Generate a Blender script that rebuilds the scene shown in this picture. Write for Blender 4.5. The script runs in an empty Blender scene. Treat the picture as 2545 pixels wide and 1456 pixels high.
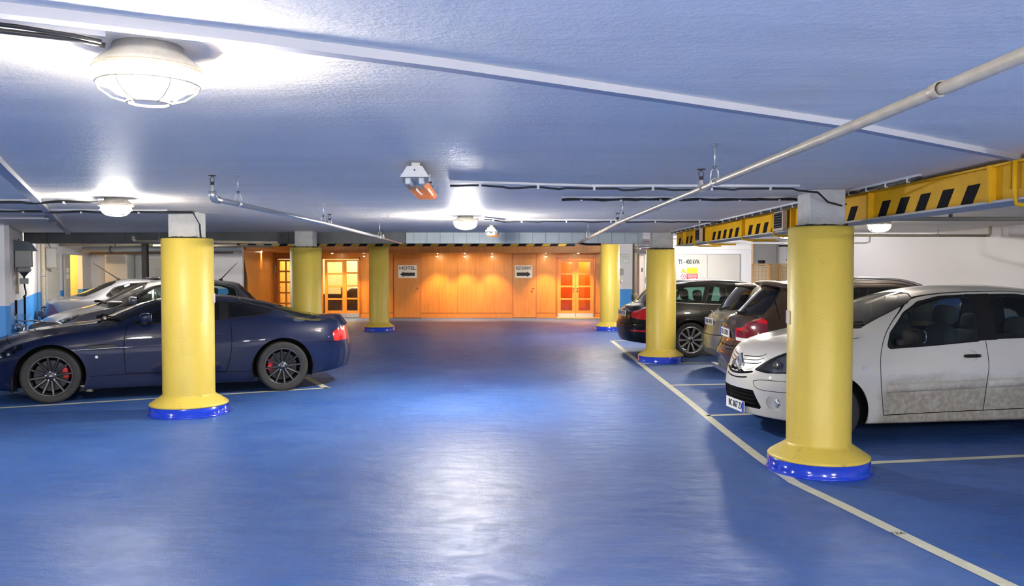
import bpy, math, random
import numpy as np
from mathutils import Vector, Matrix
from mathutils.geometry import delaunay_2d_cdt
random.seed(7)
PI = math.pi
scene = bpy.context.scene
COL = scene.collection

# ------------------------------------------------------------------ camera model (pixels of the 2545x1456 photo -> points of the place)
FPX = 2050.0
EYE = 1.66
PITCH = math.atan(61.0 / FPX)

def ray(px, py):
    u = (px - 1272.5) / FPX
    v = (728.0 - py) / FPX
    return (u, math.cos(PITCH) + v * math.sin(PITCH), -math.sin(PITCH) + v * math.cos(PITCH))

def onz(px, py, z=0.0):
    d = ray(px, py); t = (z - EYE) / d[2]
    return Vector((d[0] * t, d[1] * t, z))

def ony(px, py, Y):
    d = ray(px, py); t = Y / d[1]
    return Vector((d[0] * t, Y, EYE + d[2] * t))

def xat(px, Y):
    return (px - 1272.5) / FPX * Y

# ------------------------------------------------------------------ materials
MATS = {}
def _new(name):
    m = bpy.data.materials.new(name); m.use_nodes = True
    nt = m.node_tree
    b = nt.nodes['Principled BSDF']
    MATS[name] = m
    return m, nt, b

def mat(name, col, rough=0.5, metal=0.0, coat=0.0, spec=0.5, bump=0.0, bscale=60.0, var=0.0, vscale=3.0, coat_rough=0.03, col2=None):
    if name in MATS: return MATS[name]
    m, nt, b = _new(name)
    b.inputs['Base Color'].default_value = (*col, 1)
    b.inputs['Roughness'].default_value = rough
    b.inputs['Metallic'].default_value = metal
    b.inputs['Coat Weight'].default_value = coat
    b.inputs['Coat Roughness'].default_value = coat_rough
    b.inputs['Specular IOR Level'].default_value = spec
    if bump or var:
        tc = nt.nodes.new('ShaderNodeTexCoord')
    if var:
        n = nt.nodes.new('ShaderNodeTexNoise'); n.inputs['Scale'].default_value = vscale; n.inputs['Detail'].default_value = 6
        n.inputs['Roughness'].default_value = 0.62
        nt.links.new(tc.outputs['Object'], n.inputs['Vector'])
        r = nt.nodes.new('ShaderNodeValToRGB')
        r.color_ramp.elements[0].position = 0.3; r.color_ramp.elements[1].position = 0.7
        c2 = col2 if col2 else tuple(c * (1 - var) for c in col)
        r.color_ramp.elements[0].color = (*c2, 1); r.color_ramp.elements[1].color = (*col, 1)
        nt.links.new(n.outputs['Fac'], r.inputs['Fac'])
        nt.links.new(r.outputs['Color'], b.inputs['Base Color'])
    if bump:
        n2 = nt.nodes.new('ShaderNodeTexNoise'); n2.inputs['Scale'].default_value = bscale; n2.inputs['Detail'].default_value = 4
        nt.links.new(tc.outputs['Object'], n2.inputs['Vector'])
        bp = nt.nodes.new('ShaderNodeBump'); bp.inputs['Strength'].default_value = bump; bp.inputs['Distance'].default_value = 0.02
        nt.links.new(n2.outputs['Fac'], bp.inputs['Height'])
        nt.links.new(bp.outputs['Normal'], b.inputs['Normal'])
    return m

def emit(name, col, strength):
    if name in MATS: return MATS[name]
    m, nt, b = _new(name)
    b.inputs['Base Color'].default_value = (*col, 1)
    b.inputs['Emission Color'].default_value = (*col, 1)
    b.inputs['Emission Strength'].default_value = strength
    return m

def glass(name, tint, gloss=0.12, rough=0.02):
    """thin pane: tinted see-through plus a fresnel reflection"""
    if name in MATS: return MATS[name]
    m, nt, b = _new(name)
    out = nt.nodes['Material Output']; nt.nodes.remove(b)
    t = nt.nodes.new('ShaderNodeBsdfTransparent'); t.inputs['Color'].default_value = (*tint, 1)
    g = nt.nodes.new('ShaderNodeBsdfGlossy'); g.inputs['Roughness'].default_value = rough; g.inputs['Color'].default_value = (.95, .97, 1, 1)
    lw = nt.nodes.new('ShaderNodeFresnel'); lw.inputs['IOR'].default_value = 1.5
    mx = nt.nodes.new('ShaderNodeMixShader')
    mm = nt.nodes.new('ShaderNodeMath'); mm.operation = 'ADD'; mm.inputs[1].default_value = gloss - 0.04; mm.use_clamp = True
    nt.links.new(lw.outputs[0], mm.inputs[0]); nt.links.new(mm.outputs[0], mx.inputs[0])
    nt.links.new(t.outputs[0], mx.inputs[1]); nt.links.new(g.outputs[0], mx.inputs[2])
    nt.links.new(mx.outputs[0], out.inputs['Surface'])
    return m

# ------------------------------------------------------------------ mesh builder
class MB:
    def __init__(s): s.v = []; s.f = []; s.m = []; s.mats = []; s.sm = []
    def mi(s, m):
        if m not in s.mats: s.mats.append(m)
        return s.mats.index(m)
    def add(s, vs, fs, m, smooth=False):
        o = len(s.v); k = s.mi(m)
        s.v += [tuple(p) for p in vs]
        for f in fs:
            s.f.append(tuple(i + o for i in f)); s.m.append(k); s.sm.append(smooth)
        return s
    def box(s, c, d, m, rz=0.0, M=None, bev=0.0):
        x, y, z = d[0] / 2, d[1] / 2, d[2] / 2
        if bev <= 0:
            vs = [Vector((a * x, b * y, e * z)) for a in (-1, 1) for b in (-1, 1) for e in (-1, 1)]
            fs = [(0, 1, 3, 2), (4, 6, 7, 5), (0, 4, 5, 1), (2, 3, 7, 6), (0, 2, 6, 4), (1, 5, 7, 3)]
        else:
            bm = _bevbox(x, y, z, min(bev, x * .98, y * .98, z * .98)); vs, fs = bm
            vs = [Vector(p) for p in vs]
        R = Matrix.Rotation(rz, 3, 'Z')
        vs = [(R @ p) for p in vs]
        if M is not None: vs = [M @ p for p in vs]
        c = Vector(c)
        return s.add([p + c for p in vs], fs, m)
    def tube(s, pts, r, m, n=10, closed=False, caps=True):
        pts = [Vector(p) for p in pts]; N = len(pts)
        rs = r if isinstance(r, (list, tuple)) else [r] * N
        vs = []; fs = []
        up = None
        for i, p in enumerate(pts):
            if closed: d = pts[(i + 1) % N] - pts[i - 1]
            else: d = (pts[min(i + 1, N - 1)] - pts[max(i - 1, 0)])
            if d.length < 1e-9: d = Vector((0, 0, 1))
            d.normalize()
            if up is None:
                up = Vector((0, 0, 1)) if abs(d.z) < .9 else Vector((1, 0, 0))
            a = d.cross(up)
            if a.length < 1e-6: a = d.orthogonal()
            a.normalize(); b = a.cross(d).normalized(); up = b
            for k in range(n):
                t = 2 * PI * k / n
                vs.append(p + (a * math.cos(t) + b * math.sin(t)) * rs[i])
        for i in range(N if closed else N - 1):
            j = (i + 1) % N
            for k in range(n):
                k2 = (k + 1) % n
                fs.append((i * n + k, i * n + k2, j * n + k2, j * n + k))
        s.add(vs, fs, m, True)
        if caps and not closed:
            s.add(vs[:n], [tuple(range(n))[::-1]], m); s.add(vs[-n:], [tuple(range(n))], m)
        return s
    def lathe(s, prof, m, c=(0, 0, 0), axis='Z', n=32, a0=0.0, a1=2 * PI, smooth=True):
        """prof: list of (radius, along)"""
        c = Vector(c); full = abs(a1 - a0 - 2 * PI) < 1e-6; K = n if full else n + 1
        vs = []
        for k in range(K):
            t = a0 + (a1 - a0) * k / n
            ct, st = math.cos(t), math.sin(t)
            for r, h in prof:
                if axis == 'Z': p = (r * ct, r * st, h)
                elif axis == 'Y': p = (r * ct, h, r * st)
                else: p = (h, r * ct, r * st)
                vs.append(Vector(p) + c)
        P = len(prof); fs = []
        for k in range(n):
            k2 = (k + 1) % K
            for i in range(P - 1):
                fs.append((k * P + i, k2 * P + i, k2 * P + i + 1, k * P + i + 1))
        return s.add(vs, fs, m, smooth)
    def prism(s, poly, m, axis='Y', a=0.0, b=0.1, M=None):
        """poly of 2D points extruded along axis from a to b"""
        def P(u, v, w):
            if axis == 'Y': return Vector((u, w, v))
            if axis == 'X': return Vector((w, u, v))
            return Vector((u, v, w))
        n = len(poly)
        vs = [P(u, v, a) for u, v in poly] + [P(u, v, b) for u, v in poly]
        if M is not None: vs = [M @ p for p in vs]
        fs = [tuple(range(n)), tuple(range(n, 2 * n))[::-1]] + [(i, i + n, (i + 1) % n + n, (i + 1) % n) for i in range(n)]
        return s.add(vs, fs, m)
    def sell(s, c, d, m, e=0.4, n=20, M=None):
        """super-ellipsoid: a rounded block"""
        vs = []; fs = []; h = n // 2
        f = lambda t: math.copysign(abs(t) ** e, t)
        for i in range(h + 1):
            ph = -PI / 2 + PI * i / h
            for k in range(n):
                th = 2 * PI * k / n
                vs.append(Vector((d[0] / 2 * f(math.cos(ph)) * f(math.cos(th)), d[1] / 2 * f(math.cos(ph)) * f(math.sin(th)), d[2] / 2 * f(math.sin(ph)))))
        for i in range(h):
            for k in range(n):
                k2 = (k + 1) % n
                fs.append((i * n + k, i * n + k2, (i + 1) * n + k2, (i + 1) * n + k))
        if M is not None: vs = [M @ p for p in vs]
        c = Vector(c)
        return s.add([p + c for p in vs], fs, m, True)
    def build(s, name, parent=None, fix=True):
        me = bpy.data.meshes.new(name); me.from_pydata(s.v, [], s.f)
        for m in s.mats: me.materials.append(m)
        me.polygons.foreach_set('material_index', s.m)
        me.polygons.foreach_set('use_smooth', s.sm)
        me.update()
        if fix:
            import bmesh
            bm = bmesh.new(); bm.from_mesh(me)
            bmesh.ops.remove_doubles(bm, verts=bm.verts, dist=1e-5)
            bmesh.ops.recalc_face_normals(bm, faces=bm.faces)
            bm.to_mesh(me); bm.free()
        o = bpy.data.objects.new(name, me); COL.objects.link(o)
        if parent: o.parent = parent
        return o

_bb = {}
def _bevbox(x, y, z, b):
    import bmesh
    bm = bmesh.new()
    bmesh.ops.create_cube(bm, size=2.0)
    for v in bm.verts: v.co = Vector((v.co.x * x, v.co.y * y, v.co.z * z))
    bmesh.ops.bevel(bm, geom=list(bm.edges), offset=b, segments=2, affect='EDGES', profile=0.5)
    bm.verts.index_update()
    r = ([tuple(v.co) for v in bm.verts], [tuple(v.index for v in f.verts) for f in bm.faces])
    bm.free(); return r

def tag(o, label=None, cat=None, group=None, kind=None):
    if label: o['label'] = label
    if cat: o['category'] = cat
    if group: o['group'] = group
    if kind: o['kind'] = kind
    return o

def thing(name, label, cat, loc=(0, 0, 0), rz=0.0, group=None):
    o = bpy.data.objects.new(name, None); COL.objects.link(o)
    o.empty_display_size = 0.1
    o.location = loc; o.rotation_euler = (0, 0, rz)
    return tag(o, label, cat, group, 'thing')

def dup(o, parent=None):
    c = o.copy(); COL.objects.link(c)
    if parent: c.parent = parent
    for ch in list(o.children): dup(ch, c)
    return c

_cv = {}
def text_mesh(txt, size, m, depth=0.002, width=None, bold=0.0):
    """flat lettering in the XZ plane, facing -Y, centred; returns (verts, faces)"""
    cu = bpy.data.curves.new('lettering', 'FONT'); cu.body = txt; cu.size = size
    cu.align_x = 'CENTER'; cu.align_y = 'CENTER'; cu.extrude = depth / 2; cu.offset = bold; cu.resolution_u = 3
    o = bpy.data.objects.new('lettering', cu); COL.objects.link(o)
    dg = bpy.context.evaluated_depsgraph_get(); ev = o.evaluated_get(dg); me = ev.to_mesh()
    vs = [Vector((v.co.x, -v.co.z, v.co.y)) for v in me.vertices]; fs = [tuple(p.vertices) for p in me.polygons]
    ev.to_mesh_clear(); bpy.data.objects.remove(o); bpy.data.curves.remove(cu)
    if width and vs:
        w = max(v.x for v in vs) - min(v.x for v in vs)
        for v in vs: v.x *= width / w
    return vs, fs

def add_text(mb, txt, size, m, M, **k):
    vs, fs = text_mesh(txt, size, m, **k)
    mb.add([M @ v for v in vs], fs, m)
# ------------------------------------------------------------------ cars: one smooth lofted skin per car, cut into panels, panes and lamps
def pchip(pts):
    xs = np.array([p[0] for p in pts], float); ys = np.array([p[1] for p in pts], float)
    h = np.diff(xs); d = np.diff(ys) / h
    m = np.zeros_like(ys)
    for i in range(1, len(xs) - 1):
        if d[i - 1] * d[i] > 0:
            w1 = 2 * h[i] + h[i - 1]; w2 = h[i] + 2 * h[i - 1]
            m[i] = (w1 + w2) / (w1 / d[i - 1] + w2 / d[i])
    m[0] = d[0]; m[-1] = d[-1]
    def f(x):
        x = np.clip(np.asarray(x, float), xs[0], xs[-1])
        i = np.clip(np.searchsorted(xs, x, side='right') - 1, 0, len(xs) - 2)
        t = (x - xs[i]) / h[i]
        return ((2 * t**3 - 3 * t**2 + 1) * ys[i] + (t**3 - 2 * t**2 + t) * h[i] * m[i] + (-2 * t**3 + 3 * t**2) * ys[i + 1] + (t**3 - t**2) * h[i] * m[i + 1])
    return f

def pip(P, poly):
    x, y = P[:, 0], P[:, 1]; n = len(poly); ins = np.zeros(len(P), bool)
    for i in range(n):
        x1, y1 = poly[i]; x2, y2 = poly[(i + 1) % n]
        if y1 == y2: continue
        c = ((y1 > y) != (y2 > y)) & (x < (x2 - x1) * (y - y1) / (y2 - y1) + x1)
        ins ^= c
    return ins

def densify(poly, step=0.03, closed=True):
    out = []; n = len(poly)
    for i in range(n if closed else n - 1):
        a = np.array(poly[i], float); b = np.array(poly[(i + 1) % n], float)
        k = max(1, int(np.ceil(np.linalg.norm(b - a) / step)))
        for t in range(k): out.append(tuple(a + (b - a) * t / k))
    if not closed: out.append(tuple(poly[-1]))
    return out

def rounded(poly, r=0.04, seg=4):
    out = []; n = len(poly)
    for i in range(n):
        p = np.array(poly[i], float); a = np.array(poly[i - 1], float); b = np.array(poly[(i + 1) % n], float)
        la, lb = np.linalg.norm(a - p), np.linalg.norm(b - p)
        ra = min(r, la * .45, lb * .45)
        p0 = p + (a - p) / la * ra; p1 = p + (b - p) / lb * ra
        for k in range(seg + 1):
            t = k / seg; out.append(tuple((1 - t)**2 * p0 + 2 * t * (1 - t) * p + t * t * p1))
    return out

def offset_poly(poly, d):
    """grow (d>0) a closed polygon"""
    P = np.array(poly, float); n = len(P)
    area = 0.5 * np.sum(P[:, 0] * np.roll(P[:, 1], -1) - np.roll(P[:, 0], -1) * P[:, 1])
    s = 1 if area > 0 else -1
    out = []
    for i in range(n):
        e1 = P[i] - P[i - 1]; e2 = P[(i + 1) % n] - P[i]
        n1 = np.array([e1[1], -e1[0]]); n2 = np.array([e2[1], -e2[0]])
        n1 = n1 / (np.linalg.norm(n1) + 1e-12); n2 = n2 / (np.linalg.norm(n2) + 1e-12)
        nn = n1 + n2; L = np.linalg.norm(nn)
        nn = nn / L if L > 1e-6 else n1
        k = 1 / max(0.5, float(np.dot(nn, n1)))
        out.append(tuple(P[i] + s * nn * d * k))
    return out

def strip(line, w):
    """a narrow closed polygon along an open line"""
    P = np.array(densify(line, 0.05, False), float); n = len(P); L = []; R = []
    for i in range(n):
        t = P[min(i + 1, n - 1)] - P[max(i - 1, 0)]; t = t / (np.linalg.norm(t) + 1e-12)
        nn = np.array([-t[1], t[0]]) * w / 2
        L.append(tuple(P[i] + nn)); R.append(tuple(P[i] - nn))
    return L + R[::-1]

class Skin:
    def __init__(s, c):
        L = c['L']; s.L = L
        zc = pchip(c['zc']); y5 = pchip(c['y5']); y4 = pchip(c['y4']); z4 = pchip(c['z4']); y3 = pchip(c['y3']); z3 = pchip(c['z3'])
        y1 = pchip(c['y1']); z1 = pchip(c['z1'])
        af, nf = c.get('nose', (.7, 2.3)); ar, nr = c.get('tail', (.5, 2.5))
        xs = np.concatenate([af * np.linspace(0, 1, 60)**2.4, np.linspace(af, L - ar, 150)[1:-1], (L - ar * np.linspace(0, 1, 60)**2.4)[::-1]])
        M = len(xs); s.M = M
        e = np.ones(M)
        d = np.clip(xs / af, 0, 1); e = np.minimum(e, (1 - (1 - d)**nf)**(1 / nf))
        d2 = np.clip((L - xs) / ar, 0, 1); e = np.minimum(e, (1 - (1 - d2)**nr)**(1 / nr))
        df, dr = c.get('bow', (.25, .12)); cr = pchip(c.get('crown', [(0, .03), (L, .03)]))
        xm0, xm1 = c['roof']
        t = np.clip((xs - xm0) / (xm1 - xm0), 0, 1); bow = -df * (1 - t) + dr * t
        def ztop(k): return zc(xs + bow * k * k) - cr(xs) * k * k
        Y5 = y5(xs); Z5 = ztop(1.0)
        Z4 = np.minimum(z4(xs), Z5 - 0.012); Z3 = np.minimum(z3(xs), Z4 - .03)
        Z1 = z1(xs)
        rows = [(y1(xs) - .07, Z1 + .004), (y1(xs), Z1 + .015), (y1(xs) * .25 + y3(xs) * .75, Z1 + .45 * (Z3 - Z1)), (y3(xs), Z3), (y4(xs), Z4), (Y5, Z5), (Y5 * .55, ztop(.55)), (Y5 * 0, ztop(0.))]
        per = c.get('per', 13); N = 7 * per + 1; s.N = N; s.per = per
        tv = np.linspace(0, 7, N)
        G = np.zeros((M, N, 3))
        RY = np.array([r[0] for r in rows]); RZ = np.array([r[1] for r in rows])
        for i in range(M):
            G[i, :, 1] = pchip(list(zip(range(8), RY[:, i])))(tv) * e[i]
            G[i, :, 2] = pchip(list(zip(range(8), RZ[:, i])))(tv)
        G[:, :, 0] = xs[:, None]
        lf = pchip(c.get('leanf', [(0, 0), (2, 0)])); lr = pchip(c.get('leanr', [(0, 0), (2, 0)]))
        lz = c.get('lz', .35)
        wf = np.clip(1 - xs / lz, 0, 1)**1.5; wr = np.clip(1 - (L - xs) / lz, 0, 1)**1.5
        G[:, :, 0] += wf[:, None] * lf(G[:, :, 2]) + wr[:, None] * lr(G[:, :, 2])
        for _ in range(c.get('smooth', 4)):
            H = G.copy()
            H[:, 1:-1] = (G[:, :-2] + 2 * G[:, 1:-1] + G[:, 2:]) / 4
            H[:, :, 0] = G[:, :, 0]
            H[:, -1, 2] = (G[:, -1, 2] + G[:, -2, 2]) / 2
            G2 = H.copy()
            G2[2:-2, :, 1:] = (H[1:-3, :, 1:] + 2 * H[2:-2, :, 1:] + H[3:-1, :, 1:]) / 4
            G2[:, -1, 1] = 0; G2[0, :, 1] = 0; G2[-1, :, 1] = 0
            G = G2
        s.G = G
        du = np.gradient(G, axis=0); dv = np.gradient(G, axis=1)
        n = np.cross(du, dv); l = np.linalg.norm(n, axis=2, keepdims=True)
        n = n / np.maximum(l, 1e-12)
        n[0] = n[1] * 0.3; n[0, :, 0] = -1; n[0, :, 1] = 0; n[-1] = n[-2] * .3; n[-1, :, 0] = 1; n[-1, :, 1] = 0
        n[:, -1, 1] = 0
        n = n / np.maximum(np.linalg.norm(n, axis=2, keepdims=True), 1e-9)
        c0 = G[M // 2, 3 * per]; 
        if n[M // 2, 3 * per, 1] < 0: n[1:-1] = -n[1:-1]
        s.n = n
        # metric parameters
        s.U = np.concatenate([[0], np.cumsum(np.linalg.norm(np.diff(G[:, 3 * per], axis=0), axis=1))])
        s.V = np.concatenate([[0], np.cumsum(np.linalg.norm(np.diff(G[M // 2], axis=0), axis=1))])
    def at(s, iu, jv, arr):
        iu = np.clip(iu, 0, s.M - 1); jv = np.clip(jv, 0, s.N - 1)
        i = np.minimum(iu.astype(int), s.M - 2); j = np.minimum(jv.astype(int), s.N - 2)
        a = (iu - i)[:, None]; b = (jv - j)[:, None]
        return arr[i, j] * (1 - a) * (1 - b) + arr[i + 1, j] * a * (1 - b) + arr[i, j + 1] * (1 - a) * b + arr[i + 1, j + 1] * a * b
    AX = {'S': (0, 2), 'T': (0, 1), 'F': (1, 2), 'R': (1, 2)}
    def rng(s, view, opt=None):
        x = s.G[:, 3 * s.per, 0]
        if view == 'S': r = [0, s.M - 1, 0, int(5.35 * s.per)]
        elif view == 'T': r = [0, s.M - 1, int(3.9 * s.per), s.N - 1]
        elif view == 'F': r = [0, int(np.searchsorted(x, .75)), 0, s.N - 1]
        else: r = [int(np.searchsorted(x, s.L - .6)), s.M - 1, 0, s.N - 1]
        if opt:
            if 'x0' in opt: r[0] = int(np.searchsorted(x, opt['x0']))
            if 'x1' in opt: r[1] = int(np.searchsorted(x, opt['x1']))
            if 'r0' in opt: r[2] = int(opt['r0'] * s.per)
            if 'r1' in opt: r[3] = int(opt['r1'] * s.per)
        return r
    def invert(s, view, pts, opt=None):
        i0, i1, j0, j1 = s.rng(view, opt); ax = s.AX[view]
        sub = s.G[i0:i1 + 1, j0:j1 + 1][:, :, ax]
        P = np.array(pts, float); out = []
        for p in P:
            d = ((sub - p)**2).sum(2); k = int(d.argmin()); i, j = divmod(k, sub.shape[1])
            fi, fj = float(i), float(j)
            for _ in range(3):
                ii = min(max(int(round(fi)), 1), sub.shape[0] - 2); jj = min(max(int(round(fj)), 1), sub.shape[1] - 2)
                Ju = (sub[ii + 1, jj] - sub[ii - 1, jj]) / 2; Jv = (sub[ii, jj + 1] - sub[ii, jj - 1]) / 2
                a = np.array([[Ju[0], Jv[0]], [Ju[1], Jv[1]]])
                if abs(np.linalg.det(a)) < 1e-9: break
                ex = p - sub[ii, jj]
                st = np.linalg.solve(a, ex); fi2, fj2 = ii + np.clip(st[0], -1.5, 1.5), jj + np.clip(st[1], -1.5, 1.5)
                fi, fj = min(max(fi2, 0), sub.shape[0] - 1), min(max(fj2, 0), sub.shape[1] - 1)
            gi, gj = fi + i0, fj + j0
            if view == 'T' and p[1] <= 1e-6: gj = s.N - 1
            if view == 'F' and p[0] <= 1e-6 and gj < s.N - 2: gi = 0
            if view == 'R' and p[0] <= 1e-6 and gj < s.N - 2: gi = s.M - 1
            out.append((gi, gj))
        return np.array(out)
    def point(s, view, p, opt=None):
        ij = s.invert(view, [p], opt)
        return Vector(s.at(ij[:, 0], ij[:, 1], s.G)[0]), Vector(s.at(ij[:, 0], ij[:, 1], s.n)[0]).normalized()

GLASS_D = 0
def build_car(c, root):
    """c: spec; returns Skin. Children of root: body_shell, doors, windows, lamps, ..."""
    s = Skin(c); L = c['L']; per = s.per
    X0 = L / 2
    step = c.get('step', .04)
    # constraint lines
    V2 = []; E2 = []
    def addline(ij, closed):
        o = len(V2); n = len(ij)
        for gi, gj in ij: V2.append((float(np.interp(gi, range(s.M), s.U)), float(np.interp(gj, range(s.N), s.V))))
        for k in range(n if closed else n - 1): E2.append((o + k, o + (k + 1) % n))
    regs = c['regions']
    for g in regs:
        view = g['view']; poly = g['poly']
        ax_y = {'T': 1, 'F': 0, 'R': 0}.get(view)
        pts = densify(poly, g.get('ds', .03))
        addline(s.invert(view, pts, g.get('opt')), True)
        if ax_y is not None:
            g['pp'] = [tuple((-.2 if (k == ax_y and v <= 1e-6) else v) for k, v in enumerate(p)) for p in poly]
        else: g['pp'] = poly
    for xw in c['axles']:
        R = c['archR']; zw = c['archz']
        pts = [(xw + R * math.cos(t), zw + R * math.sin(t)) for t in np.linspace(-.6, PI + .6, 60)]
        zb = pchip(c['z1'])
        pts = [p for p in pts if p[1] > float(zb(p[0])) + .02]
        addline(s.invert('S', pts, {'r1': 4.3}), False)
    # grid points
    ui = [0]; 
    for i in range(1, s.M - 1):
        if s.U[i] - s.U[ui[-1]] >= step and s.U[-1] - s.U[i] > step * .6: ui.append(i)
    ui.append(s.M - 1)
    vj = list(range(0, s.N, max(1, int(round(step / (s.V[-1] / s.N))))))
    if vj[-1] != s.N - 1: vj[-1] = s.N - 1
    rngs = random.Random(3)
    for i in ui:
        for j in vj:
            V2.append((float(s.U[i]), float(s.V[j])))
    o = len(V2)
    corners = [(0, 0), (s.U[-1], 0), (s.U[-1], s.V[-1]), (0, s.V[-1])]
    r = delaunay_2d_cdt([Vector(p) for p in V2], E2, [], 0, 1e-5)
    PV = np.array([tuple(v) for v in r[0]]); F = np.array([f for f in r[2] if len(f) == 3])
    iu = np.interp(PV[:, 0], s.U, range(s.M)); jv = np.interp(PV[:, 1], s.V, range(s.N))
    P = s.at(iu, jv, s.G); Nn = s.at(iu, jv, s.n); Nn /= np.maximum(np.linalg.norm(Nn, axis=1, keepdims=True), 1e-9)
    # orient triangles
    a, b, d = P[F[:, 0]], P[F[:, 1]], P[F[:, 2]]
    fn = np.cross(b - a, d - a); flip = (fn * Nn[F].mean(1)).sum(1) < 0
    F[flip] = F[flip][:, ::-1]
    area = np.linalg.norm(fn, axis=1); F = F[area > 1e-9]
    C = P[F].mean(1); ci = iu[F].mean(1); cj = jv[F].mean(1)
    owner = np.full(len(F), -1)
    for k, g in enumerate(regs):
        i0, i1, j0, j1 = s.rng(g['view'], g.get('opt')); ax = Skin.AX[g['view']]
        m = (owner == -1) & (ci >= i0 - .01) & (ci <= i1 + .01) & (cj >= j0 - .01) & (cj <= j1 + .01)
        if g.get('opt') and 'ymin' in g['opt']: m &= C[:, 1] > g['opt']['ymin']
        owner[m & pip(C[:, ax], g['pp'])] = k
    drop = np.zeros(len(F), bool)
    for xw in c['axles']:
        drop |= ((C[:, 0] - xw)**2 + (C[:, 2] - c['archz'])**2 < c['archR']**2) & (cj < 4.3 * per)
    owner[drop] = -9
    body_m = c['paint']
    def emit_obj(name, sets, parent, sides, off=0.0, rim=0.0):
        """sets: list of (tri index array, material). sides: list of +1/-1"""
        vs = []; nr = []; fs = []; ms = []; mats = []
        for tri, mt in sets:
            if len(tri) == 0: continue
            if mt not in mats: mats.append(mt)
            T = F[tri]
            used, inv = np.unique(T, return_inverse=True); inv = inv.reshape(T.shape)
            for sd in sides:
                p = P[used] + Nn[used] * off; q = Nn[used].copy()
                p = p.copy(); p[:, 1] *= sd; q[:, 1] *= sd
                o0 = len(vs); vs += [tuple(x) for x in p]; nr += [tuple(x) for x in q]
                t = inv if sd > 0 else inv[:, ::-1]
                fs += [tuple(int(i) + o0 for i in f) for f in t]; ms += [mats.index(mt)] * len(t)
                if rim:
                    ed = {}
                    for f in t:
                        for u, v in ((f[0], f[1]), (f[1], f[2]), (f[2], f[0])):
                            if (v, u) in ed: del ed[(v, u)]
                            else: ed[(u, v)] = 1
                    for (u, v) in ed:
                        if abs(p[u][1]) < 1e-4 and abs(p[v][1]) < 1e-4: continue
                        o1 = len(vs); a_, b_ = p[u], p[v]; na, nb = q[u], q[v]
                        vs += [tuple(a_), tuple(b_), tuple(b_ + nb * rim), tuple(a_ + na * rim)]
                        tn = np.cross(b_ - a_, na); tn = tn / (np.linalg.norm(tn) + 1e-9) * (-1 if rim > 0 else 1)
                        nr += [tuple(tn)] * 4; fs.append((o1, o1 + 1, o1 + 2, o1 + 3) if rim < 0 else (o1 + 1, o1, o1 + 3, o1 + 2)); ms.append(mats.index(mt))
        if not fs: return None
        vs = [(x - X0, y, z) for x, y, z in vs]
        me = bpy.data.meshes.new(name); me.from_pydata(vs, [], fs)
        for m_ in mats: me.materials.append(m_)
        me.polygons.foreach_set('material_index', ms); me.polygons.foreach_set('use_smooth', [True] * len(fs))
        me.update()
        me.normals_split_custom_set_from_vertices(nr)
        ob = bpy.data.objects.new(name, me); COL.objects.link(ob); ob.parent = parent
        return ob
    # gaps belong to the body
    names = {}
    for k, g in enumerate(regs): names.setdefault(g['name'], []).append(k)
    made = {}
    bodyset = [(np.where(owner == -1)[0], body_m)]
    for k in names.pop('body', []): bodyset.append((np.where(owner == k)[0], regs[k]['mat']))
    made['body_shell'] = [emit_obj('body_shell', bodyset, root, (1, -1), rim=0)]
    for nm, ks in names.items():
        g0 = regs[ks[0]]
        sides = [(1,), (-1,)] if g0.get('sep', True) else [(1, -1)]
        lab = g0.get('label')
        for sd in sides:
            if g0.get('split'):
                for k in ks:
                    ob = emit_obj(nm, [(np.where(owner == k)[0], regs[k]['mat'])], root, sd, g0.get('off', 0.0), g0.get('rim', 0.0))
                    if ob:
                        made.setdefault(nm, []).append(ob)
                        if lab: ob['label'] = lab
            else:
                ob = emit_obj(nm, [(np.where(owner == k)[0], regs[k]['mat']) for k in ks], root, sd, g0.get('off', 0.0), g0.get('rim', 0.0))
                if ob:
                    made.setdefault(nm, []).append(ob)
                    if lab: ob['label'] = lab
    # lining: the inside of the doors, pillars and roof
    isglass = np.array([regs[k].get('glass', False) if k >= 0 else (k == -9) for k in owner])
    zlim = c.get('lining', .3)
    lin = np.where(~isglass & (C[:, 2] > zlim) & (C[:, 0] > c['cabin'][0]) & (C[:, 0] < c['cabin'][1]))[0]
    emit_obj('interior_lining', [(lin, M_TRIM)], root, (1, -1), off=-.022)
    s.made = made
    return s

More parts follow.
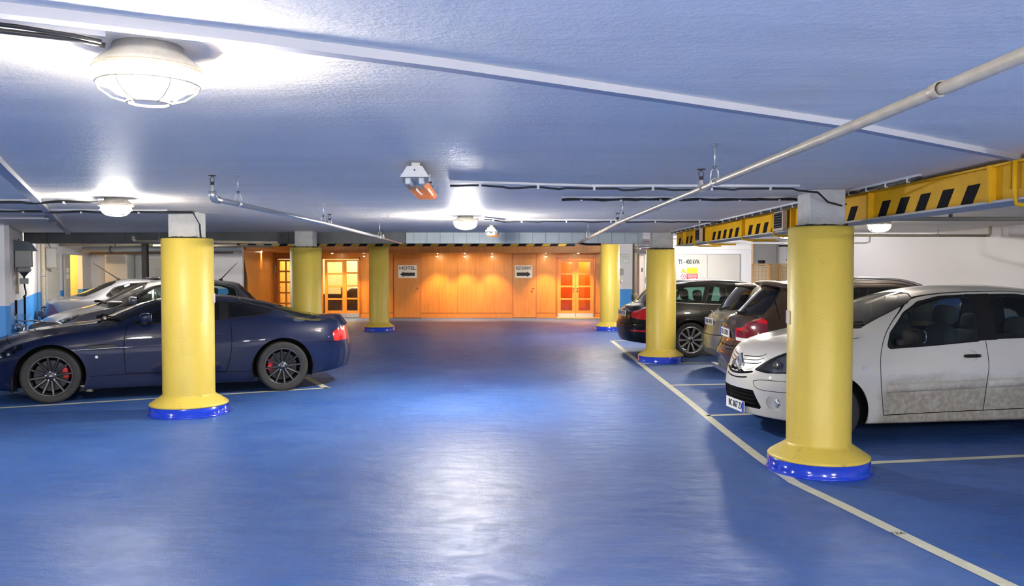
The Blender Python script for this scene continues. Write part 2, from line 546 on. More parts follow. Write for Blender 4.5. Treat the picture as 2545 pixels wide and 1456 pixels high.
def wheel(root, x, y, side, R, w, rimR, style, mats_, rot=0.0, caliper=None, cal_ang=0.2, brand=False):
    """wheel part (rim) with tyre, brake disc and caliper below it; y = outer face of tyre"""
    m_rim, m_ty = mats_
    mb = MB(); s = side
    yo = y * s
    def Y(d): return yo - s * d        # d = depth inward from the outer face
    # barrel + lip
    mb.lathe([(rimR + .004, Y(.012)), (rimR - .006, Y(.006)), (rimR - .018, Y(.02)), (rimR - .03, Y(.07)), (rimR - .035, Y(w - .02)), (rimR + .004, Y(w - .012))], m_rim, (x, 0, R), 'Y', 48)
    n, wid0, wid1, dish = style['n'], style['w0'], style['w1'], style.get('dish', .03)
    hub = style.get('hub', .065)
    angs = style.get('angs') or [2 * PI * k / n for k in range(n)]
    for a in angs:
        a = a + rot
        ca, sa = math.cos(a), math.sin(a)
        vs = []
        K = 5
        for q in range(K + 1):
            t = q / K; r = hub * .8 + (rimR - .012 - hub * .8) * t; ww = wid0 + (wid1 - wid0) * t
            dep = dish * (1 - t)**1.5 * style.get('cone', 1) + .012 + style.get('belly', 0) * math.sin(t * PI)
            for (o, dd) in ((-.5, .010), (-.28, 0), (.28, 0), (.5, .010), (.5, .04), (-.5, .04)):
                vs.append((x + ca * r - sa * ww * o, Y(dep + dd), R + sa * r + ca * ww * o))
        fs = []
        for q in range(K):
            for k in range(6):
                k2 = (k + 1) % 6
                fs.append((q * 6 + k, q * 6 + k2, (q + 1) * 6 + k2, (q + 1) * 6 + k))
        mb.add(vs, fs, m_rim)
    mb.lathe([(0, Y(dish + .004)), (hub * .55, Y(dish + .004)), (hub * .62, Y(dish + .008)), (hub, Y(dish + .018)), (hub * 1.02, Y(dish + .06))], m_rim, (x, 0, R), 'Y', 28)
    if style.get('ring'):
        mb.lathe([(style['ring'], Y(.02)), (style['ring'] + .012, Y(.014)), (style['ring'] + .02, Y(.03))], m_rim, (x, 0, R), 'Y', 40)
    for k in range(5):
        a = 2 * PI * k / 5 + PI / 2 + rot
        mb.tube([(x + math.cos(a) * hub * .72, Y(dish + .02), R + math.sin(a) * hub * .72), (x + math.cos(a) * hub * .72, Y(dish - .003), R + math.sin(a) * hub * .72)], .0095, M_CHROME, 6)
    o = mb.build('wheel', root)
    ty = MB()
    prof = [(rimR, w - .012), (rimR + .03, w - .004), (R - .03, w), (R - .008, w - .012), (R, w - .03)]
    outer = [(R, .03), (R - .008, .012), (R - .03, 0.0), (rimR + .05, .002), (rimR + .03, .004), (rimR + .012, .004), (rimR, .012)]
    g = []
    for k in range(1, 4):
        yy = w - .03 - (w - .06) * k / 4
        g += [(R, yy + .006), (R - .007, yy + .005), (R - .007, yy - .005), (R, yy - .006)]
    ty.lathe([(r, Y(d)) for r, d in prof + g + outer], m_ty, (x, 0, R), 'Y', 64)
    ty.build('tyre', o)
    bd = MB(); dR = rimR * .78
    bd.lathe([(.05, Y(.10)), (dR, Y(.10)), (dR, Y(.125)), (.05, Y(.125))], M_DISC, (x, 0, R), 'Y', 40, smooth=False)
    for k in range(18):
        a = 2 * PI * k / 18; bd.tube([(x + math.cos(a) * dR * .7, Y(.0985), R + math.sin(a) * dR * .7), (x + math.cos(a) * dR * .7, Y(.105), R + math.sin(a) * dR * .7)], .006, M_BLACK, 6)
    bd.build('brake_disc', o)
    cp = MB()
    if brand:   # winged disc of the hub cap
        cp.lathe([(0, Y(dish - .001)), (hub * .46, Y(dish)), (hub * .5, Y(dish + .006))], M_GUN, (x, 0, R), 'Y', 24)
        cp.sell((x, Y(dish - .002), R), (hub * .72, .006, hub * .2), M_CHROME, 1.0, 12)
    else:
        cp.lathe([(0, Y(dish - .001)), (hub * .46, Y(dish)), (hub * .5, Y(dish + .006))], M_GUN, (x, 0, R), 'Y', 24)
    cp.build('hub_cap', o)
    if caliper:
        cb = MB()
        for da in (-.22, .22):
            a = cal_ang + da; r = dR * .86
            M = Matrix.Translation((x + math.cos(a) * r, 0, R + math.sin(a) * r)) @ Matrix.Rotation(-a, 4, 'Y')
            cb.sell((0, 0, 0), (.075, .05, .085), caliper, .5, 14, M=Matrix.Translation((0, Y(.088), 0)) @ M)
        M = Matrix.Translation((x + math.cos(cal_ang) * dR * .9, Y(.088), R + math.sin(cal_ang) * dR * .9)) @ Matrix.Rotation(-cal_ang, 4, 'Y')
        cb.sell((0, 0, 0), (.04, .045, .15), caliper, .5, 12, M=M)
        cb.build('brake_caliper', o)
    return o

def finish_car(c, root, skin, style, tyre_w, rimR, rimmat, caliper=None, seats=((1.0,),), rot=(0., 0.), brand=False):
    L = c['L']; X0 = L / 2; R = c['wheelR']; ya = c['track']
    for k, xw in enumerate(c['axles']):
        for sd in (1, -1):
            wheel(root, xw - X0, ya[k], sd, R, tyre_w, rimR, style, (rimmat, M_TYRE), rot[k], caliper, c.get('cal', (.25, PI - .1))[k], brand)
            mb = MB(); AR = c['archR'] + .012
            yo = float(skin.point('S', (xw, c['archz'] + c['archR'] + .01), {'r1': 4.3})[0].y)
            mb.lathe([(AR, sd * (ya[k] - .32)), (AR, sd * (yo - .035)), (AR - .012, sd * (yo - .012))], M_BLACK, (xw - X0, 0, c['archz']), 'Y', 40, -.35, PI + .35)
            mb.lathe([(.03, sd * (ya[k] - .32)), (AR, sd * (ya[k] - .32))], M_BLACK, (xw - X0, 0, c['archz']), 'Y', 40, -.35, PI + .35)
            mb.build('wheel_arch_liner', root)
    # floor pan between the wheels
    ub = MB(); zb = max(float(pchip(c['z1'])(L / 2)), .12); hw = c['y1'][len(c['y1']) // 2][1] - .09
    a0, a1 = c['axles'][0] + c['archR'] + .03, c['axles'][1] - c['archR'] - .03
    ub.box(((a0 + a1) / 2 - X0, 0, zb + .05), (a1 - a0, 2 * hw, .08), M_BLACK)
    ub.box((c['axles'][0] - X0, 0, zb + .08), (2 * c['archR'] + .1, 2 * (ya[0] - .34), .1), M_BLACK)
    ub.box((c['axles'][1] - X0, 0, zb + .08), (2 * c['archR'] + .1, 2 * (ya[1] - .34), .1), M_BLACK)
    ub.box(((c['axles'][0] - c['archR'] + .25) / 2 - X0 + .05, 0, zb + .1), (max(.1, c['axles'][0] - c['archR'] - .25), .7, .06), M_BLACK)
    ub.box(((c['axles'][1] + c['archR'] + L - .25) / 2 - X0 - .02, 0, zb + .12), (max(.1, L - .25 - c['axles'][1] - c['archR']), .7, .06), M_BLACK)
    ub.build('underbody', root)
    # cabin: dashboard, steering wheel, seats
    dx, dz = c['dash']
    db = MB(); db.sell((dx - X0, 0, dz), (.55, 2 * c['cabw'], .24), M_TRIM, .35, 20); db.build('dashboard', root)
    sw = MB(); ctr = Vector((dx + .36 - X0, c['drv'] * .36, dz + .04)); pts = []
    for k in range(28):
        t = 2 * PI * k / 28; pts.append(ctr + Vector((-.08 * math.sin(t), .185 * math.cos(t), .167 * math.sin(t))))
    sw.tube(pts, .014, M_TRIM, 8, closed=True); sw.tube([ctr + Vector((-.2, 0, -.06)), ctr], .03, M_TRIM, 8)
    sw.tube([ctr + Vector((0, -.18, 0)), ctr + Vector((0, .18, 0))], .016, M_TRIM, 8); sw.build('steering_wheel', root)
    for (xs_, zs_, ys_, sh) in c['seats']:
        for sd in (1, -1):
            st = MB()
            st.sell((xs_ - .22 - X0, sd * ys_, zs_ - .02), (.52, .5, .2), M_SEAT, .45, 18)
            Mr = Matrix.Rotation(.28, 4, 'Y')
            st.sell((xs_ + .1 - X0, sd * ys_, zs_ + .30 * sh), (.18, .47, .62 * sh), M_SEAT, .5, 18, M=Mr)
            so = st.build('seat', root)
            hr = MB()
            if sh < .6: continue
            hr.sell((xs_ + .2 - X0, sd * ys_, zs_ + .70 * sh), (.13, .28, .21), M_SEAT, .62, 18, M=Matrix.Rotation(.15, 4, 'Y'))
            for q in (-.06, .06): hr.tube([(xs_ + .17 - X0, sd * ys_ + q, zs_ + .56 * sh), (xs_ + .2 - X0, sd * ys_ + q, zs_ + .66 * sh)], .006, M_CHROME, 6)
            hr.build('headrest', so)

def mirror(root, skin, p, c, m_shell, sides=(1, -1), size=(.13, .2, .13), stalk=.08):
    X0 = c['L'] / 2
    q, n = skin.point('S', p)
    for sd in sides:
        mb = MB()
        b = Vector((q.x - X0, sd * (q.y - .01), q.z)); t = b + Vector((.02, sd * (stalk + .06), .04))
        mb.tube([b, b + Vector((0, sd * stalk * .6, .0)), t], [.035, .03, .03], M_TRIM, 10)
        mb.sell(t + Vector((.01, sd * .06, .03)), size, m_shell, .62, 20)
        o = mb.build('side_mirror', root)
        g = MB(); g.sell(t + Vector((.01 + size[0] * .46, sd * .06, .03)), (.012, size[1] * .84, size[2] * .8), M_MIRROR, .5, 16)
        g.build('mirror_glass', o)

def plate(root, x, y, z, w, h, face, txt, X0, tilt=0.0, yaw=0.0):
    """number plate; face -1 looks forward (-x), +1 looks back"""
    mb = MB(); M = Matrix.Translation((x - X0, y, z)) @ Matrix.Rotation(yaw, 4, 'Z') @ Matrix.Rotation(tilt, 4, 'Y')
    def bx(cx, cy, cz, d, m):
        vs = MB().box((cx, cy, cz), d, m).v
        mb.add([M @ Vector(v) for v in vs], [(0, 1, 3, 2), (4, 6, 7, 5), (0, 4, 5, 1), (2, 3, 7, 6), (0, 2, 6, 4), (1, 5, 7, 3)], m)
    bx(0, 0, 0, (.012, w, h), M_WHITE)
    bx(face * .0065, -face * (w / 2 - .022) * -1 if face < 0 else -(w / 2 - .022), 0, (.003, .042, h * .96), M_EUBLUE)
    o = mb.build('number_plate', root)
    tb = MB()
    T = M @ Matrix.Translation((face * .0085, 0, 0)) @ Matrix.Rotation(PI / 2 * face, 4, 'Z')
    add_text(tb, txt, h * .85, M_INK, T @ Matrix.Translation((.02, 0, 0)), width=w * .78, bold=.001)
    tb.build('plate_lettering', o, fix=False)
    return o
M_BLACK = mat('black_rubber', (.009, .009, .010), .7, spec=.25)
M_TRIM = mat('cabin_trim', (.028, .03, .034), .65)
M_SEAT = mat('seat_cloth', (.035, .037, .042), .9, bump=.2, bscale=200)
M_TYRE = mat('tyre_rubber', (.022, .022, .022), .75, bump=.15, bscale=120)
M_DISC = mat('brake_steel', (.05, .05, .052), .5, 1.0)
M_CHROME = mat('chrome', (.75, .76, .78), .12, 1.0)
M_GUN = mat('gunmetal', (.07, .07, .078), .35, .8)
M_MIRROR = mat('mirror_silver', (.8, .82, .85), .03, 1.0)
M_WHITE = mat('plate_white', (.75, .75, .74), .4)
M_INK = mat('ink_black', (.02, .02, .03), .5)
M_EUBLUE = mat('plate_blue', (.02, .06, .5), .4)
M_GAP = mat('panel_gap', (.005, .005, .006), .9, spec=.05)
M_GLASS = glass('car_glass', (.74, .86, .83), .05)
M_GLASSD = glass('car_glass_dark', (.16, .19, .20), .06)
M_GLASSB = glass('car_glass_smoke', (.05, .055, .06), .06)
M_LENS = glass('lamp_lens', (.92, .95, .97), .06)
M_REDL = mat('tail_lamp_red', (.55, .008, .012), .12, 0, 1.0)
M_REDD = mat('tail_lamp_dark_red', (.16, .01, .02), .15, 0, 1.0)
M_REFL = mat('lamp_reflector', (.62, .64, .66), .2, .9)
M_GRILLE = mat('grille_black', (.005, .005, .006), .8, spec=.1)

def paint(name, col, metal=.5, rough=.35):
    return mat(name, col, rough, metal, coat=1.0, coat_rough=.025)
P_NAVY = paint('navy_paint', (.0015, .006, .038), .0, .5)
P_NAVY.node_tree.nodes['Principled BSDF'].inputs['Coat Weight'].default_value = .8; P_NAVY.node_tree.nodes['Principled BSDF'].inputs['Specular IOR Level'].default_value = .2
P_GREY = paint('grey_paint', (.13, .135, .165), .35, .4)
P_SILVER = paint('silver_paint', (.19, .19, .215), .4, .4)
P_BLACK = paint('black_paint', (.002, .002, .0025), 0, .5); P_BLACK.node_tree.nodes['Principled BSDF'].inputs['Specular IOR Level'].default_value = .15; P_BLACK.node_tree.nodes['Principled BSDF'].inputs['Coat Weight'].default_value = .8
P_BROWN = paint('brown_paint', (.075, .045, .026), .5, .35)
P_TAUPE = paint('taupe_paint', (.25, .235, .21), .4, .4)

def white_dirty():
    m, nt, b = _new('white_paint_dusty')
    tc = nt.nodes.new('ShaderNodeTexCoord')
    sep = nt.nodes.new('ShaderNodeSeparateXYZ'); nt.links.new(tc.outputs['Object'], sep.inputs[0])
    n = nt.nodes.new('ShaderNodeTexNoise'); n.inputs['Scale'].default_value = 3.2; n.inputs['Detail'].default_value = 8; n.inputs['Roughness'].default_value = .68
    mp = nt.nodes.new('ShaderNodeMapping'); mp.inputs['Scale'].default_value = (.8, 1, 2.0); nt.links.new(tc.outputs['Object'], mp.inputs[0]); nt.links.new(mp.outputs[0], n.inputs['Vector'])
    n2 = nt.nodes.new('ShaderNodeTexNoise'); n2.inputs['Scale'].default_value = 24; n2.inputs['Detail'].default_value = 4
    nt.links.new(tc.outputs['Object'], n2.inputs['Vector'])
    # mud thrown up from the sill: a band of dirt with ragged edges
    rmp = nt.nodes.new('ShaderNodeMapRange'); rmp.inputs['From Min'].default_value = .80; rmp.inputs['From Max'].default_value = .42
    nt.links.new(sep.outputs['Z'], rmp.inputs['Value'])
    fx = nt.nodes.new('ShaderNodeMapRange'); fx.inputs['From Min'].default_value = -.85; fx.inputs['From Max'].default_value = -.60
    nt.links.new(sep.outputs['X'], fx.inputs['Value'])
    m0 = nt.nodes.new('ShaderNodeMath'); m0.operation = 'MULTIPLY'; nt.links.new(rmp.outputs[0], m0.inputs[0]); nt.links.new(fx.outputs[0], m0.inputs[1])
    a = nt.nodes.new('ShaderNodeMath'); a.operation = 'ADD'; nt.links.new(n.outputs['Fac'], a.inputs[0]); nt.links.new(m0.outputs[0], a.inputs[1])
    r = nt.nodes.new('ShaderNodeMapRange'); r.inputs['From Min'].default_value = .90; r.inputs['From Max'].default_value = 1.35; r.inputs['To Max'].default_value = .8
    nt.links.new(a.outputs[0], r.inputs['Value'])
    k = nt.nodes.new('ShaderNodeMath'); k.operation = 'MULTIPLY'; nt.links.new(r.outputs[0], k.inputs[0])
    r2 = nt.nodes.new('ShaderNodeMapRange'); r2.inputs['From Min'].default_value = .3; r2.inputs['From Max'].default_value = .6; r2.inputs['To Min'].default_value = .55
    nt.links.new(n2.outputs['Fac'], r2.inputs['Value']); nt.links.new(r2.outputs[0], k.inputs[1])
    mx = nt.nodes.new('ShaderNodeMixRGB'); mx.inputs[1].default_value = (.57, .555, .52, 1); mx.inputs[2].default_value = (.22, .185, .13, 1)
    nt.links.new(k.outputs[0], mx.inputs[0]); nt.links.new(mx.outputs[0], b.inputs['Base Color'])
    b.inputs['Roughness'].default_value = .35; b.inputs['Coat Weight'].default_value = .6; b.inputs['Coat Roughness'].default_value = .06
    cw = nt.nodes.new('ShaderNodeMath'); cw.operation = 'SUBTRACT'; cw.inputs[0].default_value = .7; nt.links.new(k.outputs[0], cw.inputs[1]); cw.use_clamp = True
    nt.links.new(cw.outputs[0], b.inputs['Coat Weight'])
    return m
P_WHITE = white_dirty()

def glz(view, poly, name='window', trim=.02, tmat=None, gmat=None, r=.03, opt=None, sep=True, label=None):
    """window pane plus its rubber or chrome surround"""
    poly = rounded(poly, r) if view == 'S' else poly
    out = [dict(name=name, view=view, poly=poly, mat=gmat or M_GLASS, glass=True, opt=opt, sep=sep, label=label)]
    if trim:
        if view == 'S': op = offset_poly(poly, trim)
        else:
            op = offset_poly(poly, trim); op = [(p[0], 0.0) if abs(q[1]) < 1e-6 and view == 'T' else ((0.0, p[1]) if abs(q[0]) < 1e-6 and view in 'FR' else p) for p, q in zip(op, poly)]
        out.append(dict(name='window_surround', view=view, poly=op, mat=tmat or M_BLACK, opt=opt, sep=sep, off=.002))
    return out

def chaikin(P, it=3):
    for _ in range(it):
        Q = [P[0]]
        for a, b in zip(P[:-1], P[1:]):
            Q.append((a[0] * .75 + b[0] * .25, a[1] * .75 + b[1] * .25)); Q.append((a[0] * .25 + b[0] * .75, a[1] * .25 + b[1] * .75))
        Q.append(P[-1]); P = Q
    return P

def gap(view, line, w=.007, opt=None, m=None):
    if len(line) > 2: line = chaikin(list(line))
    return dict(name='body', view=view, poly=strip(line, w), mat=m or M_GAP, opt=opt)

def circ(cx, cy, rx, ry=None, n=20):
    ry = ry or rx
    return [(cx + rx * math.cos(2 * PI * k / n), cy + ry * math.sin(2 * PI * k / n)) for k in range(n)]
def ellipse_half(rx, cy, ry, n=14, a0=-PI / 2, a1=PI / 2):
    return [(max(0, rx * math.cos(a0 + (a1 - a0) * k / n)), cy + ry * math.sin(a0 + (a1 - a0) * k / n)) for k in range(n + 1)]
# ------------------------------------------------------------------ dark navy coupe
def make_coupe():
    root = thing('coupe', 'dark navy blue two-door coupe with black multi-spoke wheels and red brake calipers', 'car')
    c = dict(L=4.74, roof=(2.2, 3.0), nose=(.95, 2.2), tail=(.62, 2.4), bow=(.30, .20), axles=(.93, 3.70), archR=.392, archz=.335, wheelR=.335, track=(.885, .915), cabw=.7, dash=(1.72, .86), drv=1,
      zc=[(0, .60), (.06, .675), (.15, .73), (.3, .785), (.5, .845), (.8, .90), (1.1, .94), (1.3, .96), (1.40, .975), (1.5, 1.02), (1.8, 1.145), (2.0, 1.215), (2.19, 1.262), (2.4, 1.29), (2.7, 1.303), (2.95, 1.295), (3.25, 1.255), (3.5, 1.205), (3.8, 1.13), (4.15, 1.03), (4.35, .99), (4.5, .985), (4.6, .992), (4.67, .985), (4.74, .90)],
      y5=[(0, .55), (.6, .60), (1.3, .66), (1.75, .69), (2.0, .63), (2.3, .57), (3.0, .56), (3.5, .57), (3.9, .60), (4.3, .66), (4.74, .70)],
      y4=[(0, .66), (.5, .78), (.93, .83), (1.4, .81), (1.8, .815), (2.5, .825), (3.0, .83), (3.4, .85), (3.75, .86), (4.2, .82), (4.74, .76)],
      z4=[(0, .52), (.3, .64), (.6, .745), (.93, .815), (1.4, .86), (1.8, .895), (2.5, .91), (3.0, .93), (3.5, .955), (3.9, .945), (4.3, .925), (4.6, .905), (4.74, .84)],
      y3=[(0, .80), (.5, .90), (.93, .925), (1.4, .895), (1.9, .885), (2.6, .89), (3.1, .905), (3.7, .955), (4.2, .925), (4.74, .84)],
      z3=[(0, .42), (.5, .56), (.93, .63), (1.5, .60), (2.5, .60), (3.2, .62), (3.7, .68), (4.2, .66), (4.74, .58)],
      y1=[(0, .80), (.93, .88), (1.6, .85), (3.0, .86), (3.7, .90), (4.74, .78)],
      z1=[(0, .17), (.5, .15), (1.3, .14), (3.3, .135), (4.0, .19), (4.4, .235), (4.74, .27)],
      crown=[(0, .02), (1.2, .03), (1.8, .03), (2.3, .045), (3.2, .05), (4.0, .045), (4.74, .03)],
      leanr=[(.2, -.02), (.5, .03), (.75, -.01), (.95, -.03)], leanf=[(.15, .05), (.4, 0), (.7, .03)], paint=P_NAVY, cabin=(1.2, 4.2), lining=.35,
      seats=[(2.5, .30, .36, .88), (3.2, .34, .30, .55)], smooth=4)
    R = []
    doorwin = [(1.86, .955), (2.05, 1.06), (2.25, 1.15), (2.5, 1.205), (2.75, 1.215), (2.90, 1.21), (2.90, .985), (2.4, .965)]
    R += glz('S', doorwin, 'side_window', .018, gmat=M_GLASSD, r=.02)
    R += glz('S', [(3.02, 1.19), (3.2, 1.175), (3.40, 1.14), (3.585, 1.085), (3.53, 1.055), (3.40, 1.035), (3.02, 1.005)], 'quarter_window', .016, gmat=M_GLASSD, r=.02)
    R.append(dict(name='window_surround', view='S', poly=[(2.9, .98), (3.03, .99), (3.03, 1.205), (2.9, 1.22)], mat=M_BLACK, off=.002))
    R += glz('T', [(1.42, 0), (1.50, .35), (1.68, .60), (2.16, .53), (2.12, .25), (2.10, 0)], 'windscreen', .02, gmat=M_GLASSD, sep=False)
    R += glz('T', [(3.22, 0), (3.2, .40), (3.28, .47), (4.05, .55), (4.16, .45), (4.22, 0)], 'rear_window', .02, gmat=M_GLASSB, tmat=M_CHROME, sep=False)
    R.append(dict(name='air_vent', view='S', poly=rounded([(1.30, .672), (1.36, .705), (1.64, .712), (1.70, .675), (1.64, .636), (1.38, .634)], .03), mat=M_GRILLE, rim=.03, off=-.03))
    R.append(dict(name='side_repeater', view='S', poly=circ(1.44, .555, .017, .017), mat=mat('lens_clear', (.8, .78, .75), .15, 0, 1), off=.004, opt={'r1': 4.2}))
    R.append(dict(name='tail_lamp', view='S', poly=rounded([(4.375, .775), (4.50, .83), (4.72, .85), (4.80, .68), (4.62, .655), (4.40, .650)], .03), mat=M_REDL, off=.003, rim=-.01, opt={'x0': 4.2, 'r1': 4.0, 'ymin': .52}))
    R.append(dict(name='headlamp', view='S', poly=rounded([(.18, .56), (.42, .66), (.62, .735), (.66, .71), (.5, .60), (.25, .52)], .02), mat=M_LENS, glass=True, off=.003, opt={'x1': .9, 'r1': 4.6}))
    R.append(dict(name='grille', view='F', poly=[(0, .56), (.25, .56), (.36, .47), (.3, .36), (0, .34)], mat=M_GRILLE, sep=False, off=-.02, rim=.02))
    R.append(dict(name='fuel_flap', view='S', poly=circ(3.93, .955, .085, .022), mat=mat('fuel_cap_metal', (.35, .36, .40), .25, .9), off=.002, opt={'r0': 3, 'r1': 5}))
    R.append(dict(name='reflector', view='S', poly=circ(4.12, .665, .022), mat=P_NAVY, off=.002, opt={'r1': 4}))
    # shut lines
    R.append(gap('S', [(1.80, .935), (1.765, .85), (1.75, .72), (1.755, .50), (1.765, .335)], .008))
    R.append(gap('S', [(1.765, .335), (2.4, .32), (2.97, .30)], .007))
    R.append(gap('S', [(2.97, .30), (3.02, .45), (3.045, .65), (3.045, .80), (3.03, .95)], .008))
    R.append(gap('S', [(1.36, .31), (1.765, .325), (2.6, .30), (3.28, .29)], .006))
    R.append(gap('S', [(4.11, .665), (4.25, .655), (4.42, .645)], .007, {'r1': 4}))
    R.append(gap('S', [(3.45, 1.19), (3.50, 1.215)], .008))
    R.append(gap('S', [(3.62, 1.10), (3.66, 1.16)], .008))
    R.append(gap('S', [(3.98, 1.01), (4.05, 1.06)], .008))
    R.append(dict(name='door', view='S', poly=[(1.80, .935), (1.765, .85), (1.75, .72), (1.755, .50), (1.765, .335), (2.4, .32), (2.97, .30), (3.02, .45), (3.045, .65), (3.045, .80), (3.03, .98), (2.9, .975), (2.3, .955)], mat=P_NAVY))
    R.append(gap('T', [(.35, .0), (.40, .40), (.55, .60), (1.0, .66), (1.55, .70)], .007))
    c['regions'] = R
    s = build_car(c, root)
    st = dict(n=12, w0=.036, w1=.026, dish=.035, hub=.075)
    finish_car(c, root, s, st, .25, .245, M_GUN, mat('caliper_red', (.55, .01, .015), .35, 0, .5), rot=(.13, .09), brand=True)
    X0 = c['L'] / 2
    # chrome blade through the vent, wipers, mirrors, handle, exhausts
    for sd in (1, -1):
        mb = MB(); pts = []
        for x in np.linspace(1.20, 1.86, 12):
            q, n = s.point('S', (x, .650 + (x - 1.2) * .025)); pts.append((q.x - X0, sd * (q.y + .006), q.z))
        mb.tube(pts, [.004] + [.006] * 10 + [.003], M_CHROME, 6); mb.build('chrome_strip', root)
        h = MB(); q, n = s.point('S', (2.86, .80)); h.sell((q.x - X0, sd * (q.y + .008), q.z), (.14, .02, .03), P_NAVY, .5, 14); h.build('door_handle', root)
    mirror(root, s, (1.98, .965), c, P_NAVY, size=(.14, .19, .12), stalk=.06)
    for y0, y1_ in ((.50, -.05), (-.12, -.62)):
        w = MB(); pts = []
        for k in range(9):
            t = k / 8; y = y0 + (y1_ - y0) * t
            q, n = s.point('T', (1.44 + .20 * (y / .6)**2 + .06, abs(y))); pts.append((q.x - X0, y, q.z + .022))
        w.tube(pts, .009, M_BLACK, 6); q = pts[0]
        w.tube([(q[0] - .1, y0 + .02, q[2] - .03), (q[0] - .03, y0 - .1, q[2] + .025), pts[3]], [.014, .012, .008], M_BLACK, 6)
        w.sell((q[0] - .08, y0, q[2] - .01), (.08, .06, .05), M_BLACK, .6, 10); w.build('wiper', root)
    for sd in (1, -1):
        fl = MB(); fl.sell((.52 - X0, sd * .80, .26), (.03, .18, .22), M_BLACK, .5, 12); fl.build('mud_flap', root)
    for sd in (1, -1):
        hl = MB()
        for (x, z, r) in ((.40, .60, .05), (.30, .56, .04)):
            q, n = s.point('S', (x, z), {'r1': 4.6}); p = Vector((q.x - X0 + .07, sd * (q.y - .05), q.z)); hl.sell(p, (.08, .08, .08), M_REFL, 1, 12)
        hl.build('headlamp_bulb', root)
    plate(root, 4.73, 0, .56, .50, .11, 1, 'A 47', X0)
    for sd in (1, -1):
        ex = MB(); ex.lathe([(.035, 4.45 - X0), (.042, 4.60 - X0), (.036, 4.60 - X0), (.03, 4.47 - X0)], M_CHROME, (0, sd * .5, .27), 'X', 16)
        ex.build('exhaust_pipe', root)
    return root, c
